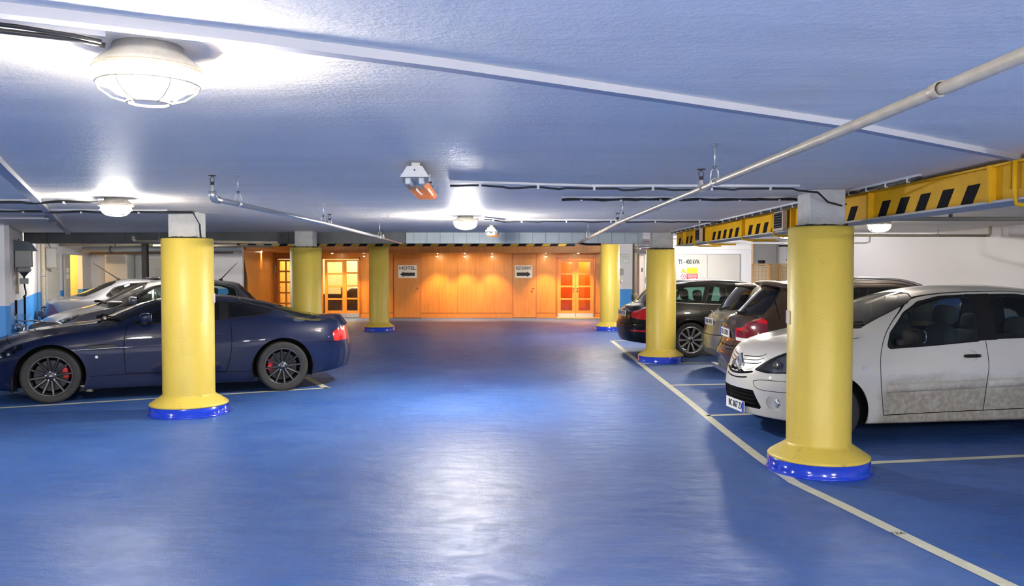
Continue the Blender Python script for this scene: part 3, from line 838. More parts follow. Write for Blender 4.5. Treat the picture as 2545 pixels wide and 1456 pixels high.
# ------------------------------------------------------------------ white five-door city hatchback
def make_city():
    root = thing('hatchback', 'dusty white five-door hatchback with mud-splashed doors behind the nearest yellow pillar', 'car')
    c = dict(L=3.86, roof=(2.0, 3.1), nose=(.85, 2.0), tail=(.45, 2.6), bow=(.08, .12), axles=(.77, 3.22), archR=.355, archz=.30, wheelR=.29, track=(.80, .80), cabw=.66, dash=(1.42, .88), drv=1,
      zc=[(0, .675), (.05, .74), (.12, .80), (.22, .855), (.4, .915), (.72, .985), (.95, 1.03), (1.05, 1.055), (1.15, 1.105), (1.44, 1.24), (1.79, 1.375), (2.07, 1.445), (2.4, 1.483), (2.8, 1.49), (3.2, 1.465), (3.45, 1.40), (3.62, 1.26), (3.74, 1.05), (3.80, .96), (3.86, .88)],
      y5=[(0, .50), (.4, .58), (.9, .63), (1.2, .635), (1.6, .58), (2.0, .54), (2.8, .54), (3.4, .54), (3.86, .58)],
      y4=[(0, .58), (.4, .70), (.77, .755), (1.3, .77), (2.0, .775), (2.8, .77), (3.3, .75), (3.86, .68)],
      z4=[(0, .60), (.2, .72), (.45, .80), (.77, .855), (1.1, .88), (1.3, .885), (2.0, .92), (2.5, .95), (3.2, .985), (3.6, .97), (3.86, .84)],
      y3=[(0, .74), (.4, .80), (.77, .835), (1.2, .825), (2.0, .825), (2.8, .83), (3.22, .835), (3.86, .76)],
      z3=[(0, .46), (.5, .56), (.77, .64), (1.4, .62), (2.5, .64), (3.22, .66), (3.86, .55)],
      y1=[(0, .70), (.77, .80), (1.2, .785), (2.8, .785), (3.22, .80), (3.86, .70)],
      z1=[(0, .20), (.4, .185), (1.1, .165), (2.8, .165), (3.3, .20), (3.86, .26)],
      crown=[(0, .03), (.9, .03), (1.3, .025), (1.9, .035), (2.3, .05), (3.2, .05), (3.86, .03)],
      lz=.5, leanf=[(.20, .18), (.32, .135), (.45, .12), (.58, .13), (.70, .155), (.85, .17)], leanr=[(.3, .0), (.5, .03), (.9, -.02)], paint=P_WHITE, cabin=(.95, 3.7), lining=.4,
      seats=[(2.02, .50, .36, .98), (2.85, .50, .34, .8)], smooth=3)
    R = []
    R += glz('S', [(1.355, .905), (1.41, 1.03), (1.61, 1.215), (1.81, 1.315), (2.04, 1.37), (2.29, 1.385), (2.335, 1.36), (2.31, .968), (1.8, .93)], 'side_window', .018, r=.03)
    R += glz('S', [(2.49, .985), (2.525, 1.39), (2.84, 1.39), (3.05, 1.36), (3.16, 1.28), (3.20, 1.03), (3.0, 1.0)], 'side_window', .016, r=.03)
    R[0]['split'] = True
    R.append(dict(name='window_surround', view='S', poly=[(2.28, .955), (2.50, .965), (2.54, 1.41), (2.29, 1.405)], mat=M_BLACK, off=.002))
    R += glz('T', [(1.03, 0), (1.06, .28), (1.19, .545), (1.50, .515), (1.72, .475), (1.83, .38), (1.91, .20), (1.93, 0)], 'windscreen', .014, sep=False)
    R += glz('R', [(0, 1.36), (.42, 1.33), (.50, 1.05), (.3, 1.0), (0, .99)], 'rear_window', .02, gmat=M_GLASSD, sep=False)
    R.append(dict(name='headlamp', view='F', poly=rounded([(.30, .655), (.44, .77), (.56, .855), (.70, .86), (.80, .80), (.81, .70), (.66, .655), (.45, .635)], .03), mat=M_LENS, glass=True, off=.004, rim=-.02, opt={'x1': .7}))
    R.append(dict(name='grille', view='F', poly=[(0, .455), (.34, .455), (.42, .30), (.40, .275), (0, .275)], mat=M_GRILLE, sep=False, off=-.03, rim=.03, opt={'x1': .4}))
    for (za, zb_) in ((.70, .715), (.735, .755), (.77, .795)):
        R.append(gap('F', [(.05, za), (.3, za + .01), (.36, zb_ + .02)], .008, {'x1': .6}))
    R.append(gap('F', [(.33, .545), (.42, .57), (.64, .575), (.82, .57)], .006, {'x1': .7}))
    R.append(gap('F', [(.33, .545), (.36, .485), (.46, .465), (.82, .475)], .006, {'x1': .7}))
    R.append(dict(name='fog_lamp', view='F', poly=circ(.555, .355, .075, .072), mat=P_WHITE, off=-.012, rim=.012, opt={'x1': .5}))
    R.append(dict(name='side_repeater', view='S', poly=circ(1.085, .712, .032, .021), mat=M_REFL, off=.004, opt={'r1': 4.2}))
    R.append(dict(name='handle_recess', view='S', poly=circ(2.19, .815, .075, .055), mat=P_WHITE, off=-.012, rim=.012, opt={'r1': 4.4}))
    R.append(dict(name='tail_lamp', view='S', poly=rounded([(3.62, .62), (3.60, .95), (3.72, 1.1), (3.9, 1.0), (3.9, .62)], .03), mat=M_REDL, off=.003, opt={'x0': 3.4, 'ymin': .55}))
    # shut lines
    ap = [(1.285, .26), (1.265, .40), (1.245, .55), (1.24, .72), (1.265, .86), (1.34, 1.02), (1.47, 1.16), (1.64, 1.28), (1.81, 1.36), (2.02, 1.405), (2.25, 1.425), (2.47, 1.43)]
    bp = [(2.47, 1.43), (2.44, 1.2), (2.375, .955), (2.37, .72), (2.345, .55), (2.325, .285)]
    R.append(gap('S', ap, .007, {'r1': 6.3})); R.append(gap('S', [(2.37, .955), (2.375, .72), (2.345, .55), (2.325, .285)], .007))
    R.append(gap('S', [(1.285, .26), (1.8, .275), (2.325, .285), (2.9, .295)], .008))
    R.append(gap('S', [(2.9, .295), (3.0, .5), (3.2, .75), (3.27, 1.0), (3.22, 1.3), (3.1, 1.40), (2.8, 1.435), (2.47, 1.43)], .006, {'r1': 6.3}))
    R.append(gap('T', [(.14, 0), (.17, .3), (.34, .56), (.7, .655), (1.1, .68)], .007))
    R.append(dict(name='front_door', view='S', poly=ap + bp[1:], mat=P_WHITE, opt={'r1': 6.3}))
    R.append(dict(name='rear_door', view='S', poly=[(2.325, .285), (2.345, .55), (2.37, .72), (2.375, .955), (2.43, 1.2), (2.44, 1.442), (2.8, 1.44), (3.1, 1.40), (3.22, 1.3), (3.27, 1.0), (3.2, .75), (3.0, .5), (2.9, .295)], mat=P_WHITE, opt={'r1': 6.3}))
    R.append(dict(name='rocker_panel', view='S', poly=[(1.14, .10), (1.14, .175), (2.9, .18), (2.9, .1)], mat=mat('sill_grey', (.17, .165, .155), .6), off=.004, opt={'r1': 2}))
    c['regions'] = R
    s = build_car(c, root); X0 = c['L'] / 2
    st = dict(n=9, w0=.05, w1=.075, dish=.012, hub=.06)
    finish_car(c, root, s, st, .19, .195, mat('wheel_silver', (.42, .42, .43), .35, .8))
    # rubbing strips, handles, mirrors
    for sd in (1, -1):
        for x0, x1 in ((1.31, 2.335), (2.36, 2.98)):
            mb = MB(); n_ = 24; vs = []; fs = []
            for k in range(n_ + 1):
                x = x0 + (x1 - x0) * k / n_; tp = min(1, min(k, n_ - k) / 1.5 + .25)
                for (dz, dy) in ((-.044, 0), (-.038, .018), (-.012, .028), (.014, .028), (.038, .018), (.044, 0)):
                    zz = .517 + (x - 1.3) * .028
                    q, nn = s.point('S', (x, zz + dz), {'r1': 4}); vs.append((q.x - X0, sd * (q.y + dy * tp - .001), q.z))
            for k in range(n_):
                for j in range(5): fs.append((k * 6 + j, k * 6 + j + 1, (k + 1) * 6 + j + 1, (k + 1) * 6 + j))
            mb.add(vs, fs, P_WHITE, True); mb.build('rubbing_strip', root)
        for x, z in ((2.205, .815), (2.92, .85)):
            q, nn = s.point('S', (x, z)); h = MB()
            h.sell((q.x - X0, sd * (q.y + .014), q.z), (.185, .026, .032), M_BLACK, .45, 16)
            h.tube([(q.x + .075 - X0, sd * (q.y + .026), q.z), (q.x + .075 - X0, sd * (q.y + .03), q.z)], .009, M_CHROME, 10)
            h.build('door_handle', root)
        # quarter-light bar and inner frame
        b = MB(); p0 = s.point('S', (1.66, .93))[0]; p1 = s.point('S', (1.65, 1.23))[0]
        b.tube([(p0.x - X0, sd * p0.y, p0.z), (p1.x - X0, sd * p1.y, p1.z)], .011, M_BLACK, 6); b.build('window_bar', root)
        fg = MB(); q, nn = s.point('F', (.565, .355), {'x1': .5}); p = q - nn * .03
        fg.sell((p.x - X0, sd * p.y, p.z), (.05, .10, .10), M_REFL, 1, 16); fg.build('fog_lamp_bulb', root)
        hb = MB()
        for (y, z, r) in ((.50, .735, .06), (.63, .765, .07)):
            q, nn = s.point('F', (y, z), {'x1': .7}); p = q - nn * .055
            hb.sell((p.x - X0, sd * p.y, p.z), (r * 1.3, r * 1.6, r * 1.6), M_REFL, 1, 16)
            hb.sell((p.x - .03 - X0, sd * (p.y + .01), p.z), (r * .8, r * .9, r * .9), mat('bulb_yellow', (.55, .42, .12), .15, .6), 1, 12)
        hb.build('headlamp_bulb', root)
        bk = MB(); vs = []
        for (y, z) in [(.30, .655), (.44, .77), (.56, .855), (.70, .86), (.80, .80), (.81, .70), (.66, .655), (.45, .635)]:
            q, nn = s.point('F', (y, z), {'x1': .7}); p = q + Vector((.10, -.05, 0)); vs.append((p.x - X0, sd * p.y, p.z))
        bk.add(vs, [tuple(range(8))], mat('lamp_bowl', (.22, .23, .25), .3, .6)); bk.build('lamp_bowl', root)
    mirror(root, s, (1.47, .95), c, M_BLACK, size=(.15, .21, .145), stalk=.07)
    # badge: two stacked chevrons on the nose
    bd = MB()
    for dz in (0, .06):
        for sd in (1, -1):
            vs = []
            for (y, z) in ((0, .70 + dz), (.115, .615 + dz), (.115, .645 + dz), (0, .735 + dz)):
                q, nn = s.point('F', (max(y, .004), z), {'x1': .5}); vs.append((q.x - X0 - .006, sd * (y if y else 0), q.z))
            vs += [(x - .018, y, z) for x, y, z in vs]
            bd.add(vs, [(0, 1, 2, 3), (4, 5, 6, 7), (0, 1, 5, 4), (1, 2, 6, 5), (2, 3, 7, 6), (3, 0, 4, 7)], M_CHROME)
    bd.build('badge', root)
    for z, hw, dz, r in ((.60, .30, .035, .013), (.555, .24, .02, .008)):
        g = MB(); pts = []
        for k in range(25):
            y = -hw + 2 * hw * k / 24; q, nn = s.point('F', (max(abs(y), .004), z + dz * (y / hw)**2), {'x1': .5}); pts.append((q.x - X0 + r * .45, y, q.z))
        g.tube(pts, [r * .4] + [r] * 23 + [r * .4], M_GRILLE, 8); g.build('grille_slot', root)
    for z in (.315, .355, .395, .43):
        g = MB(); pts = []
        for k in range(13):
            y = -.36 + .72 * k / 12; q, nn = s.point('F', (abs(y), z), {'x1': .4}); pts.append((q.x - X0 + .014, y, z))
        g.tube(pts, .008, M_GRILLE, 6); g.build('grille_slat', root)
    plate(root, .145, .0, .265, .44, .11, -1, 'BC 867 ZX', X0)
    # papers on the dashboard
    pp = MB()
    for k in range(4):
        pp.box((1.26 + .05 * k - X0, .25 - .12 * k, 1.0 + .006 * k), (.2, .28, .003), mat('paper_white', (.75, .75, .72), .7), rz=.4 * k)
    pp.build('dashboard_papers', root)
    for y0, y1_ in ((.52, .0), (.05, -.5)):
        w = MB(); pts = []
        for k in range(9):
            t = k / 8; y = y0 + (y1_ - y0) * t
            q, n = s.point('T', (1.05 + .2 * (y / .6)**2 + .05, abs(y))); pts.append((q.x - X0, y, q.z + .02))
        w.tube(pts, .008, M_BLACK, 6); w.build('wiper', root)
    return root, c
# ------------------------------------------------------------------ the five cars further back share one recipe with their own outlines
def basic_regions(c, p, pt):
    """p: windows and shut lines of a car in its own side view"""
    R = []
    for k, w in enumerate(p['win']):
        g = glz('S', w, 'side_window', p.get('trim', .018), tmat=p.get('tmat'), gmat=p.get('gmat', M_GLASSD), r=p.get('wr', .03)); g[0]['split'] = True; R += g
    if p.get('pillars'):
        for q in p['pillars']: R.append(dict(name='window_surround', view='S', poly=q, mat=M_BLACK, off=.002))
    if p.get('belt'): R.append(gap('S', p['belt'], .016, None, M_CHROME))
    R += glz('T', p['ws'], 'windscreen', .014, gmat=p.get('wsmat', M_GLASSD), sep=False)
    if p.get('rw_view', 'R') == 'R': R += glz('R', p['rw'], 'rear_window', .016, gmat=M_GLASSB, sep=False)
    else: R += glz('T', p['rw'], 'rear_window', .016, gmat=M_GLASSB, sep=False)
    for k in p.get('extra', []): R.append(k)
    for gline in p.get('gaps', []): R.append(gap('S', gline, p.get('gw', .008)))
    for d in p.get('doors', []): R.append(dict(name='door', view='S', poly=d, mat=pt))
    return R

def make_suv():
    root = thing('sport_utility_car', 'brown metallic sport utility car with big red tail lamps, parked beyond the white hatchback', 'car')
    L = 4.46; x = lambda v: v
    c = dict(L=L, roof=(1.95, 3.6), nose=(.6, 2.3), tail=(.42, 2.5), bow=(.2, .10), axles=(.86, 3.62), archR=.395, archz=.345, wheelR=.345, track=(.87, .87), cabw=.7, dash=(1.5, .98), drv=1,
      zc=[(0, .82), (.1, .90), (.3, .95), (.8, 1.02), (1.15, 1.06), (1.3, 1.10), (1.7, 1.33), (2.05, 1.47), (2.4, 1.525), (3.0, 1.535), (3.6, 1.505), (3.86, 1.475), (3.92, 1.455), (4.0, 1.37), (4.2, 1.16), (4.30, 1.075), (4.37, 1.045), (4.42, 1.02), (4.46, .95)],
      y5=[(0, .6), (1.2, .68), (1.6, .63), (2.1, .57), (3.3, .565), (3.85, .555), (4.2, .62), (4.46, .70)],
      y4=[(0, .7), (.8, .82), (1.5, .82), (3.0, .83), (3.6, .83), (4.1, .79), (4.46, .74)],
      z4=[(0, .76), (.4, .86), (.9, .92), (1.5, .955), (3.0, 1.01), (3.7, 1.04), (4.2, 1.02), (4.46, .90)],
      y3=[(0, .82), (.86, .895), (1.6, .87), (2.9, .875), (3.62, .90), (4.1, .88), (4.46, .82)],
      z3=[(0, .6), (.86, .72), (2.5, .72), (3.62, .76), (4.46, .70)],
      y1=[(0, .78), (.86, .87), (1.5, .84), (3.0, .84), (3.62, .87), (4.46, .78)],
      z1=[(0, .28), (.9, .26), (1.6, .24), (3.0, .24), (3.9, .30), (4.46, .33)],
      crown=[(0, .04), (1.2, .04), (2.1, .05), (3.6, .05), (4.46, .04)],
      leanr=[(.3, .01), (.42, .05), (.56, .075), (.66, .02), (.76, -.015), (.92, .01), (1.05, -.02)], paint=P_BROWN, cabin=(1.2, 4.3), lining=.5, seats=[(2.15, .62, .38, 1.0), (3.0, .62, .36, .95)])
    p = dict(win=[[(1.62, 1.02), (1.95, 1.28), (2.2, 1.40), (2.38, 1.415), (2.38, 1.04)], [(2.46, 1.045), (2.46, 1.415), (3.0, 1.415), (3.1, 1.08)], [(3.16, 1.085), (3.08, 1.41), (3.35, 1.385), (3.62, 1.29), (3.70, 1.20), (3.60, 1.12)]],
      pillars=[[(2.38, 1.03), (2.46, 1.03), (2.46, 1.42), (2.38, 1.42)], [(3.08, 1.07), (3.17, 1.07), (3.09, 1.42), (3.0, 1.42)]],
      ws=[(1.28, 0), (1.32, .35), (1.46, .62), (2.0, .53), (2.06, .3), (2.07, 0)],
      rw=[(0, 1.43), (.46, 1.41), (.56, 1.24), (.60, 1.09), (.4, 1.085), (0, 1.085)], gw=.008,
      gaps=[[(1.52, .30), (1.48, .6), (1.52, 1.0)], [(2.42, .30), (2.44, 1.03)], [(3.12, .32), (3.3, .6), (3.42, .9), (3.16, 1.07)], [(1.52, .30), (3.12, .32)], [(4.0, .81), (4.18, .68), (4.5, .62)], [(3.93, 1.40), (3.98, 1.2), (3.97, 1.04)]],
      doors=[[(1.52, .30), (1.48, .6), (1.52, 1.0), (1.9, 1.30), (2.2, 1.43), (2.42, 1.43), (2.44, 1.03), (2.42, .30)], [(2.42, .30), (2.44, 1.03), (2.44, 1.43), (3.1, 1.43), (3.16, 1.07), (3.42, .9), (3.3, .6), (3.12, .32)]])
    tl = rounded([(.40, .80), (.44, .90), (.60, .92), (.62, 1.02), (.72, 1.045), (.95, .96), (.95, .81), (.72, .735), (.5, .735)], .03)
    p['extra'] = [dict(name='reversing_lamp', view='R', poly=[(.44, .745), (.74, .745), (.80, .785), (.42, .79)], mat=mat('lens_clear', (.8, .78, .75), .15, 0, 1), off=.008, opt={'x0': 4.0}),
                  dict(name='tail_lamp', view='R', poly=offset_poly(tl, -.035), mat=M_REDD, off=.006, opt={'x0': 4.12}),
                  dict(name='tail_lamp', view='R', poly=tl, mat=M_REDL, off=.006, rim=-.02, opt={'x0': 4.12}),
                  dict(name='reflector', view='R', poly=rounded([(.56, .50), (.84, .53), (.84, .47), (.6, .455)], .02), mat=M_REDL, off=.004, opt={'x0': 3.9}),
                  dict(name='bumper_trim', view='S', poly=[(3.98, .2), (4.0, .44), (4.2, .43), (4.6, .43), (4.6, .2)], mat=mat('bumper_grey', (.10, .10, .115), .5), off=.003, opt={'x0': 3.9, 'r1': 4}),
                  gap('R', [(0, .665), (.35, .665), (.62, .69), (.9, .73)], .01, {'x0': 4.0}), gap('R', [(.40, .75), (.36, .69), (.36, .6)], .008, {'x0': 4.0}),
                  gap('R', [(0, 1.06), (.5, 1.06), (.64, 1.03)], .006, {'x0': 4.0})]
    for g in p['extra'][1:3]: g['split'] = True
    c['regions'] = basic_regions(c, p, P_BROWN)
    s = build_car(c, root); X0 = L / 2
    finish_car(c, root, s, dict(n=10, w0=.04, w1=.035, dish=.02, hub=.07), .23, .235, mat('wheel_silver', (.42, .42, .43), .35, .8))
    # skid plate, roof spoiler, rails, badge
    sk = MB(); pr = [(4.40, .34), (4.52, .355), (4.51, .30), (4.40, .235), (4.25, .23)]
    sk.prism([(a - X0, b) for a, b in pr], P_SILVER, 'Y', -.62, .62); sk.build('skid_plate', root)
    sp = MB(); vs = []; fs = []; ny = 16
    for k in range(ny + 1):
        y = -.60 + 1.2 * k / ny; e = 1 - abs(y / .60)**4; bx = -.10 * (y / .6)**2; zz = 1.47 - .05 * (y / .6)**2
        for (dx, dz) in ((3.76, .022), (3.86, .035), (4.02 - .05 * (1 - e), .022), (4.03 - .05 * (1 - e), .005), (3.94, -.03), (3.84, -.03)): vs.append((dx + bx - X0, y, zz + dz))
    for k in range(ny):
        for j in range(6): fs.append((k * 6 + j, k * 6 + (j + 1) % 6, (k + 1) * 6 + (j + 1) % 6, (k + 1) * 6 + j))
    fs += [tuple(range(6)), tuple(range(ny * 6, ny * 6 + 6))]
    sp.add(vs, fs, P_BROWN, True); sp.build('roof_spoiler', root)
    for sd in (1, -1):
        rr = MB(); pts = []
        for t in np.linspace(0, 1, 14):
            xx = 2.05 + 1.6 * t; q, n = s.point('T', (xx, .53)); pts.append((q.x - X0, sd * .53, q.z + .045 * math.sin(PI * min(1, max(0, t)))**.4))
        rr.tube(pts, .018, M_CHROME, 8); rr.build('roof_rail', root)
    fn = MB(); q, n = s.point('T', (3.55, .0)); fn.prism([(-.12, 0), (.06, 0), (.05, .055), (-.02, .06)], P_BROWN, 'Y', -.02, .02, M=Matrix.Translation((q.x - X0, 0, q.z - .005))); fn.build('roof_aerial', root)
    mirror(root, s, (1.78, 1.02), c, P_BROWN, size=(.14, .22, .15))
    q, n = s.point('R', (.01, .82), {'x0': 4.0})
    plate(root, q.x + .012, 0, .82, .50, .11, 1, '7S1 5701', X0)
    b = MB(); q, n = s.point('R', (.30, .965), {'x0': 4.0}); add_text(b, 'X1', .075, M_CHROME, Matrix.Translation((q.x - X0 + .01, .33, .965)) @ Matrix.Rotation(PI / 2 + .15, 4, 'Z')); b.build('model_lettering', root, fix=False)
    b = MB(); q, n = s.point('R', (.01, .985), {'x0': 4.0}); b.lathe([(0, .008), (.035, .006), (.042, 0)], M_CHROME, (q.x - X0, 0, .985), 'X', 20); b.build('badge', root)
    w = MB(); q, n = s.point('R', (.02, 1.085), {'x0': 3.9}); w.tube([(q.x - X0 + .02, .0, 1.08), (q.x - X0 - .0, .25, 1.10), (q.x - X0 - .03, .42, 1.115)], [.018, .01, .006], M_BLACK, 8); w.build('wiper', root)
    return root, c

def make_taupe():
    root = thing('hatchback', 'taupe grey hatchback showing only its rear, squeezed between brown and black cars', 'car')
    L = 4.25
    c = dict(L=L, roof=(1.9, 3.4), nose=(.6, 2.3), tail=(.42, 2.5), bow=(.2, .10), axles=(.86, 3.45), archR=.36, archz=.315, wheelR=.315, track=(.84, .84), cabw=.68, dash=(1.5, .9), drv=1,
      zc=[(0, .70), (.15, .80), (.4, .87), (.9, .96), (1.15, 1.0), (1.3, 1.06), (1.7, 1.28), (2.05, 1.41), (2.4, 1.455), (3.0, 1.46), (3.45, 1.43), (3.68, 1.395), (3.74, 1.37), (3.85, 1.25), (4.03, 1.04), (4.10, .98), (4.18, .955), (4.25, .89)],
      y5=[(0, .6), (1.2, .66), (1.6, .61), (2.1, .55), (3.3, .55), (3.7, .55), (4.0, .58), (4.25, .62)],
      y4=[(0, .68), (.8, .79), (1.5, .79), (3.0, .80), (3.6, .79), (4.25, .70)],
      z4=[(0, .64), (.4, .78), (.9, .86), (1.5, .90), (3.0, .94), (3.7, .96), (4.1, .93), (4.25, .82)],
      y3=[(0, .78), (.86, .87), (1.6, .85), (2.9, .855), (3.5, .87), (4.25, .80)],
      z3=[(0, .5), (.86, .64), (2.5, .66), (3.5, .68), (4.25, .60)], y1=[(0, .74), (.86, .84), (3.5, .83), (4.25, .74)], z1=[(0, .2), (.9, .19), (3.0, .19), (4.25, .27)],
      crown=[(0, .04), (1.2, .04), (2.1, .05), (4.25, .04)], leanr=[(.25, .0), (.4, .05), (.56, .06), (.66, .02), (.9, -.02)], paint=P_TAUPE, cabin=(1.2, 4.1), lining=.45, seats=[(2.1, .5, .37, 1.0), (2.95, .5, .36, .92)])
    p = dict(win=[[(1.55, .95), (1.9, 1.22), (2.15, 1.335), (2.35, 1.35), (2.35, .97)], [(2.43, .975), (2.43, 1.35), (2.9, 1.35), (3.2, 1.30), (3.28, 1.05), (3.1, 1.0)]],
      ws=[(1.25, 0), (1.29, .35), (1.43, .60), (1.95, .51), (2.0, .3), (2.02, 0)], rw=[(0, 1.36), (.44, 1.34), (.52, 1.2), (.56, 1.03), (.4, 1.01), (0, 1.01)],
      gaps=[[(1.45, .25), (1.42, .6), (1.48, .93)], [(2.39, .25), (2.39, .95)], [(3.05, .26), (3.2, .6), (3.3, .9)]],
      doors=[[(1.45, .25), (1.42, .6), (1.48, .93), (1.85, 1.24), (2.15, 1.37), (2.39, 1.37), (2.39, .25)]])
    p['extra'] = [dict(name='tail_lamp', view='R', poly=rounded([(.50, .74), (.54, .90), (.66, .95), (.9, .93), (.9, .72), (.6, .70)], .03), mat=M_REDL, off=.005, rim=-.02, opt={'x0': 3.75}),
                  gap('R', [(0, .60), (.5, .60), (.8, .66)], .01, {'x0': 3.9}),
                  dict(name='bumper_trim', view='S', poly=[(3.8, .2), (3.8, .36), (4.4, .38), (4.4, .2)], mat=mat('bumper_taupe', (.11, .105, .10), .5), off=.003, opt={'x0': 3.7, 'r1': 4})]
    c['regions'] = basic_regions(c, p, P_TAUPE)
    s = build_car(c, root); X0 = L / 2
    finish_car(c, root, s, dict(n=10, w0=.04, w1=.035, dish=.02, hub=.07), .2, .21, mat('wheel_silver', (.42, .42, .43), .35, .8))
    q, n = s.point('R', (.01, .80), {'x0': 3.9}); plate(root, q.x + .012, 0, .80, .50, .11, 1, '7A0 1015', X0)
    sp = MB(); sp.sell((3.66 - X0, 0, 1.395), (.16, .92, .05), P_TAUPE, .5, 16); sp.build('roof_spoiler', root)
    b = MB(); q, n = s.point('R', (.01, .93), {'x0': 3.8}); b.lathe([(0, .008), (.04, .006), (.048, 0)], M_CHROME, (q.x - X0, 0, .925), 'X', 20); b.build('badge', root)
    w = MB(); q, n = s.point('R', (.02, 1.0), {'x0': 3.8}); w.tube([(q.x - X0 + .02, 0, 1.0), (q.x - X0, .22, 1.03), (q.x - X0 - .03, .38, 1.05)], [.016, .01, .006], M_BLACK, 8); w.build('wiper', root)
    mirror(root, s, (1.7, .95), c, P_TAUPE)
    return root, c

def make_estate():
    root = thing('estate_car', 'black estate car with silver ten-spoke wheels behind the second right-hand yellow pillar', 'car')
    L = 4.92
    c = dict(L=L, roof=(2.3, 4.0), nose=(.7, 2.3), tail=(.48, 2.5), bow=(.25, .12), axles=(.9, 3.86), archR=.375, archz=.325, wheelR=.325, track=(.91, .91), cabw=.72, dash=(1.85, .88), drv=1,
      zc=[(0, .70), (.15, .78), (.5, .86), (1.1, .95), (1.5, .99), (1.65, 1.03), (2.1, 1.26), (2.4, 1.38), (2.7, 1.44), (3.2, 1.462), (3.8, 1.445), (4.15, 1.41), (4.27, 1.385), (4.4, 1.27), (4.62, 1.04), (4.72, .985), (4.82, .96), (4.92, .88)],
      y5=[(0, .6), (1.5, .70), (2.0, .63), (2.5, .57), (3.8, .565), (4.25, .57), (4.6, .63), (4.92, .68)],
      y4=[(0, .7), (.9, .82), (1.7, .835), (3.0, .845), (3.9, .84), (4.4, .80), (4.92, .74)],
      z4=[(0, .63), (.4, .76), (.9, .84), (1.7, .92), (3.0, .965), (4.0, .99), (4.5, .96), (4.92, .82)],
      y3=[(0, .82), (.9, .92), (1.7, .90), (3.0, .905), (3.86, .925), (4.5, .90), (4.92, .83)],
      z3=[(0, .5), (.9, .66), (2.5, .68), (3.86, .70), (4.92, .62)], y1=[(0, .78), (.9, .89), (3.86, .89), (4.92, .78)], z1=[(0, .18), (.9, .17), (3.5, .17), (4.4, .23), (4.92, .27)],
      crown=[(0, .04), (1.5, .04), (2.5, .05), (4.92, .04)], leanr=[(.25, -.02), (.42, .05), (.58, .06), (.68, .02), (.9, -.01)], paint=P_BLACK, cabin=(1.5, 4.75), lining=.42, seats=[(2.5, .5, .38, 1.0), (3.35, .5, .37, .92)])
    p = dict(win=[[(1.98, .965), (2.3, 1.19), (2.55, 1.305), (2.80, 1.335), (2.80, .985)], [(2.88, .99), (2.88, 1.335), (3.4, 1.335), (3.56, 1.02)], [(3.64, 1.025), (3.5, 1.33), (3.9, 1.31), (4.18, 1.24), (4.28, 1.10), (4.1, 1.045)]], tmat=M_BLACK, gmat=glass('car_glass_green', (.36, .56, .50), .05),
      pillars=[[(2.78, .975), (2.9, .98), (2.9, 1.35), (2.78, 1.35)], [(3.54, 1.0), (3.66, 1.01), (3.52, 1.35), (3.38, 1.35)]], belt=[(1.93, .945), (2.8, .968), (3.6, 1.0), (4.12, 1.025)],
      ws=[(1.62, 0), (1.67, .35), (1.84, .64), (2.36, .53), (2.42, .3), (2.44, 0)], rw=[(0, 1.375), (.46, 1.355), (.54, 1.2), (.60, 1.03), (.4, 1.015), (0, 1.015)],
      gaps=[[(1.87, .24), (1.83, .6), (1.9, .94)], [(2.84, .24), (2.86, .96)], [(3.42, .26), (3.55, .6), (3.68, .9), (3.62, 1.0)], [(1.87, .24), (3.42, .26)]],
      doors=[[(1.87, .24), (1.83, .6), (1.9, .94), (2.3, 1.22), (2.55, 1.35), (2.84, 1.37), (2.86, .96), (2.84, .24)], [(2.84, .24), (2.86, .96), (2.84, 1.37), (3.52, 1.37), (3.62, 1.0), (3.68, .9), (3.55, .6), (3.42, .26)]])
    tl = rounded([(.42, .76), (.44, .86), (.66, .90), (.78, .92), (.95, .90), (.95, .74), (.76, .70), (.5, .73)], .03)
    p['extra'] = [dict(name='tail_lamp', view='R', poly=tl, mat=M_REDL, off=.005, rim=-.02, opt={'x0': 4.3}), gap('R', [(0, .60), (.5, .60), (.85, .66)], .01, {'x0': 4.5}),
                  dict(name='reflector', view='R', poly=[(.5, .50), (.8, .51), (.8, .48), (.5, .475)], mat=M_REDL, off=.004, opt={'x0': 4.4})]
    c['regions'] = basic_regions(c, p, P_BLACK)
    s = build_car(c, root); X0 = L / 2
    a = [2 * PI * k / 5 + d for k in range(5) for d in (-.20, .20)]
    finish_car(c, root, s, dict(n=10, w0=.028, w1=.05, dish=.03, hub=.07, angs=[2 * PI * k / 10 for k in range(10)]), .24, .245, mat('wheel_grey_silver', (.50, .50, .51), .3, .85))
    for sd in (1, -1):
        rr = MB(); pts = []
        for t in np.linspace(0, 1, 16):
            xx = 2.3 + 1.85 * t; q, n = s.point('T', (xx, .555)); pts.append((q.x - X0, sd * .555, q.z + .012))
        rr.tube(pts, .02, M_CHROME, 8); rr.build('roof_rail', root)
        for x in (2.62, 3.40):
            h = MB(); q, n = s.point('S', (x, .87)); h.sell((q.x - X0, sd * (q.y + .012), q.z), (.2, .03, .035), P_BLACK, .5, 14)
            h.tube([(q.x - .09 - X0, sd * (q.y + .03), q.z), (q.x + .09 - X0, sd * (q.y + .03), q.z)], .006, M_CHROME, 6); h.build('door_handle', root)
    q, n = s.point('R', (.01, .80), {'x0': 4.5}); plate(root, q.x + .012, 0, .80, .50, .11, 1, '4A2 7716', X0)
    fn = MB(); q, n = s.point('T', (3.95, .0)); fn.prism([(-.12, 0), (.06, 0), (.05, .05), (-.0, .055)], P_BLACK, 'Y', -.02, .02, M=Matrix.Translation((q.x - X0, 0, q.z - .005))); fn.build('roof_aerial', root)
    mirror(root, s, (2.12, .97), c, P_BLACK)
    return root, c

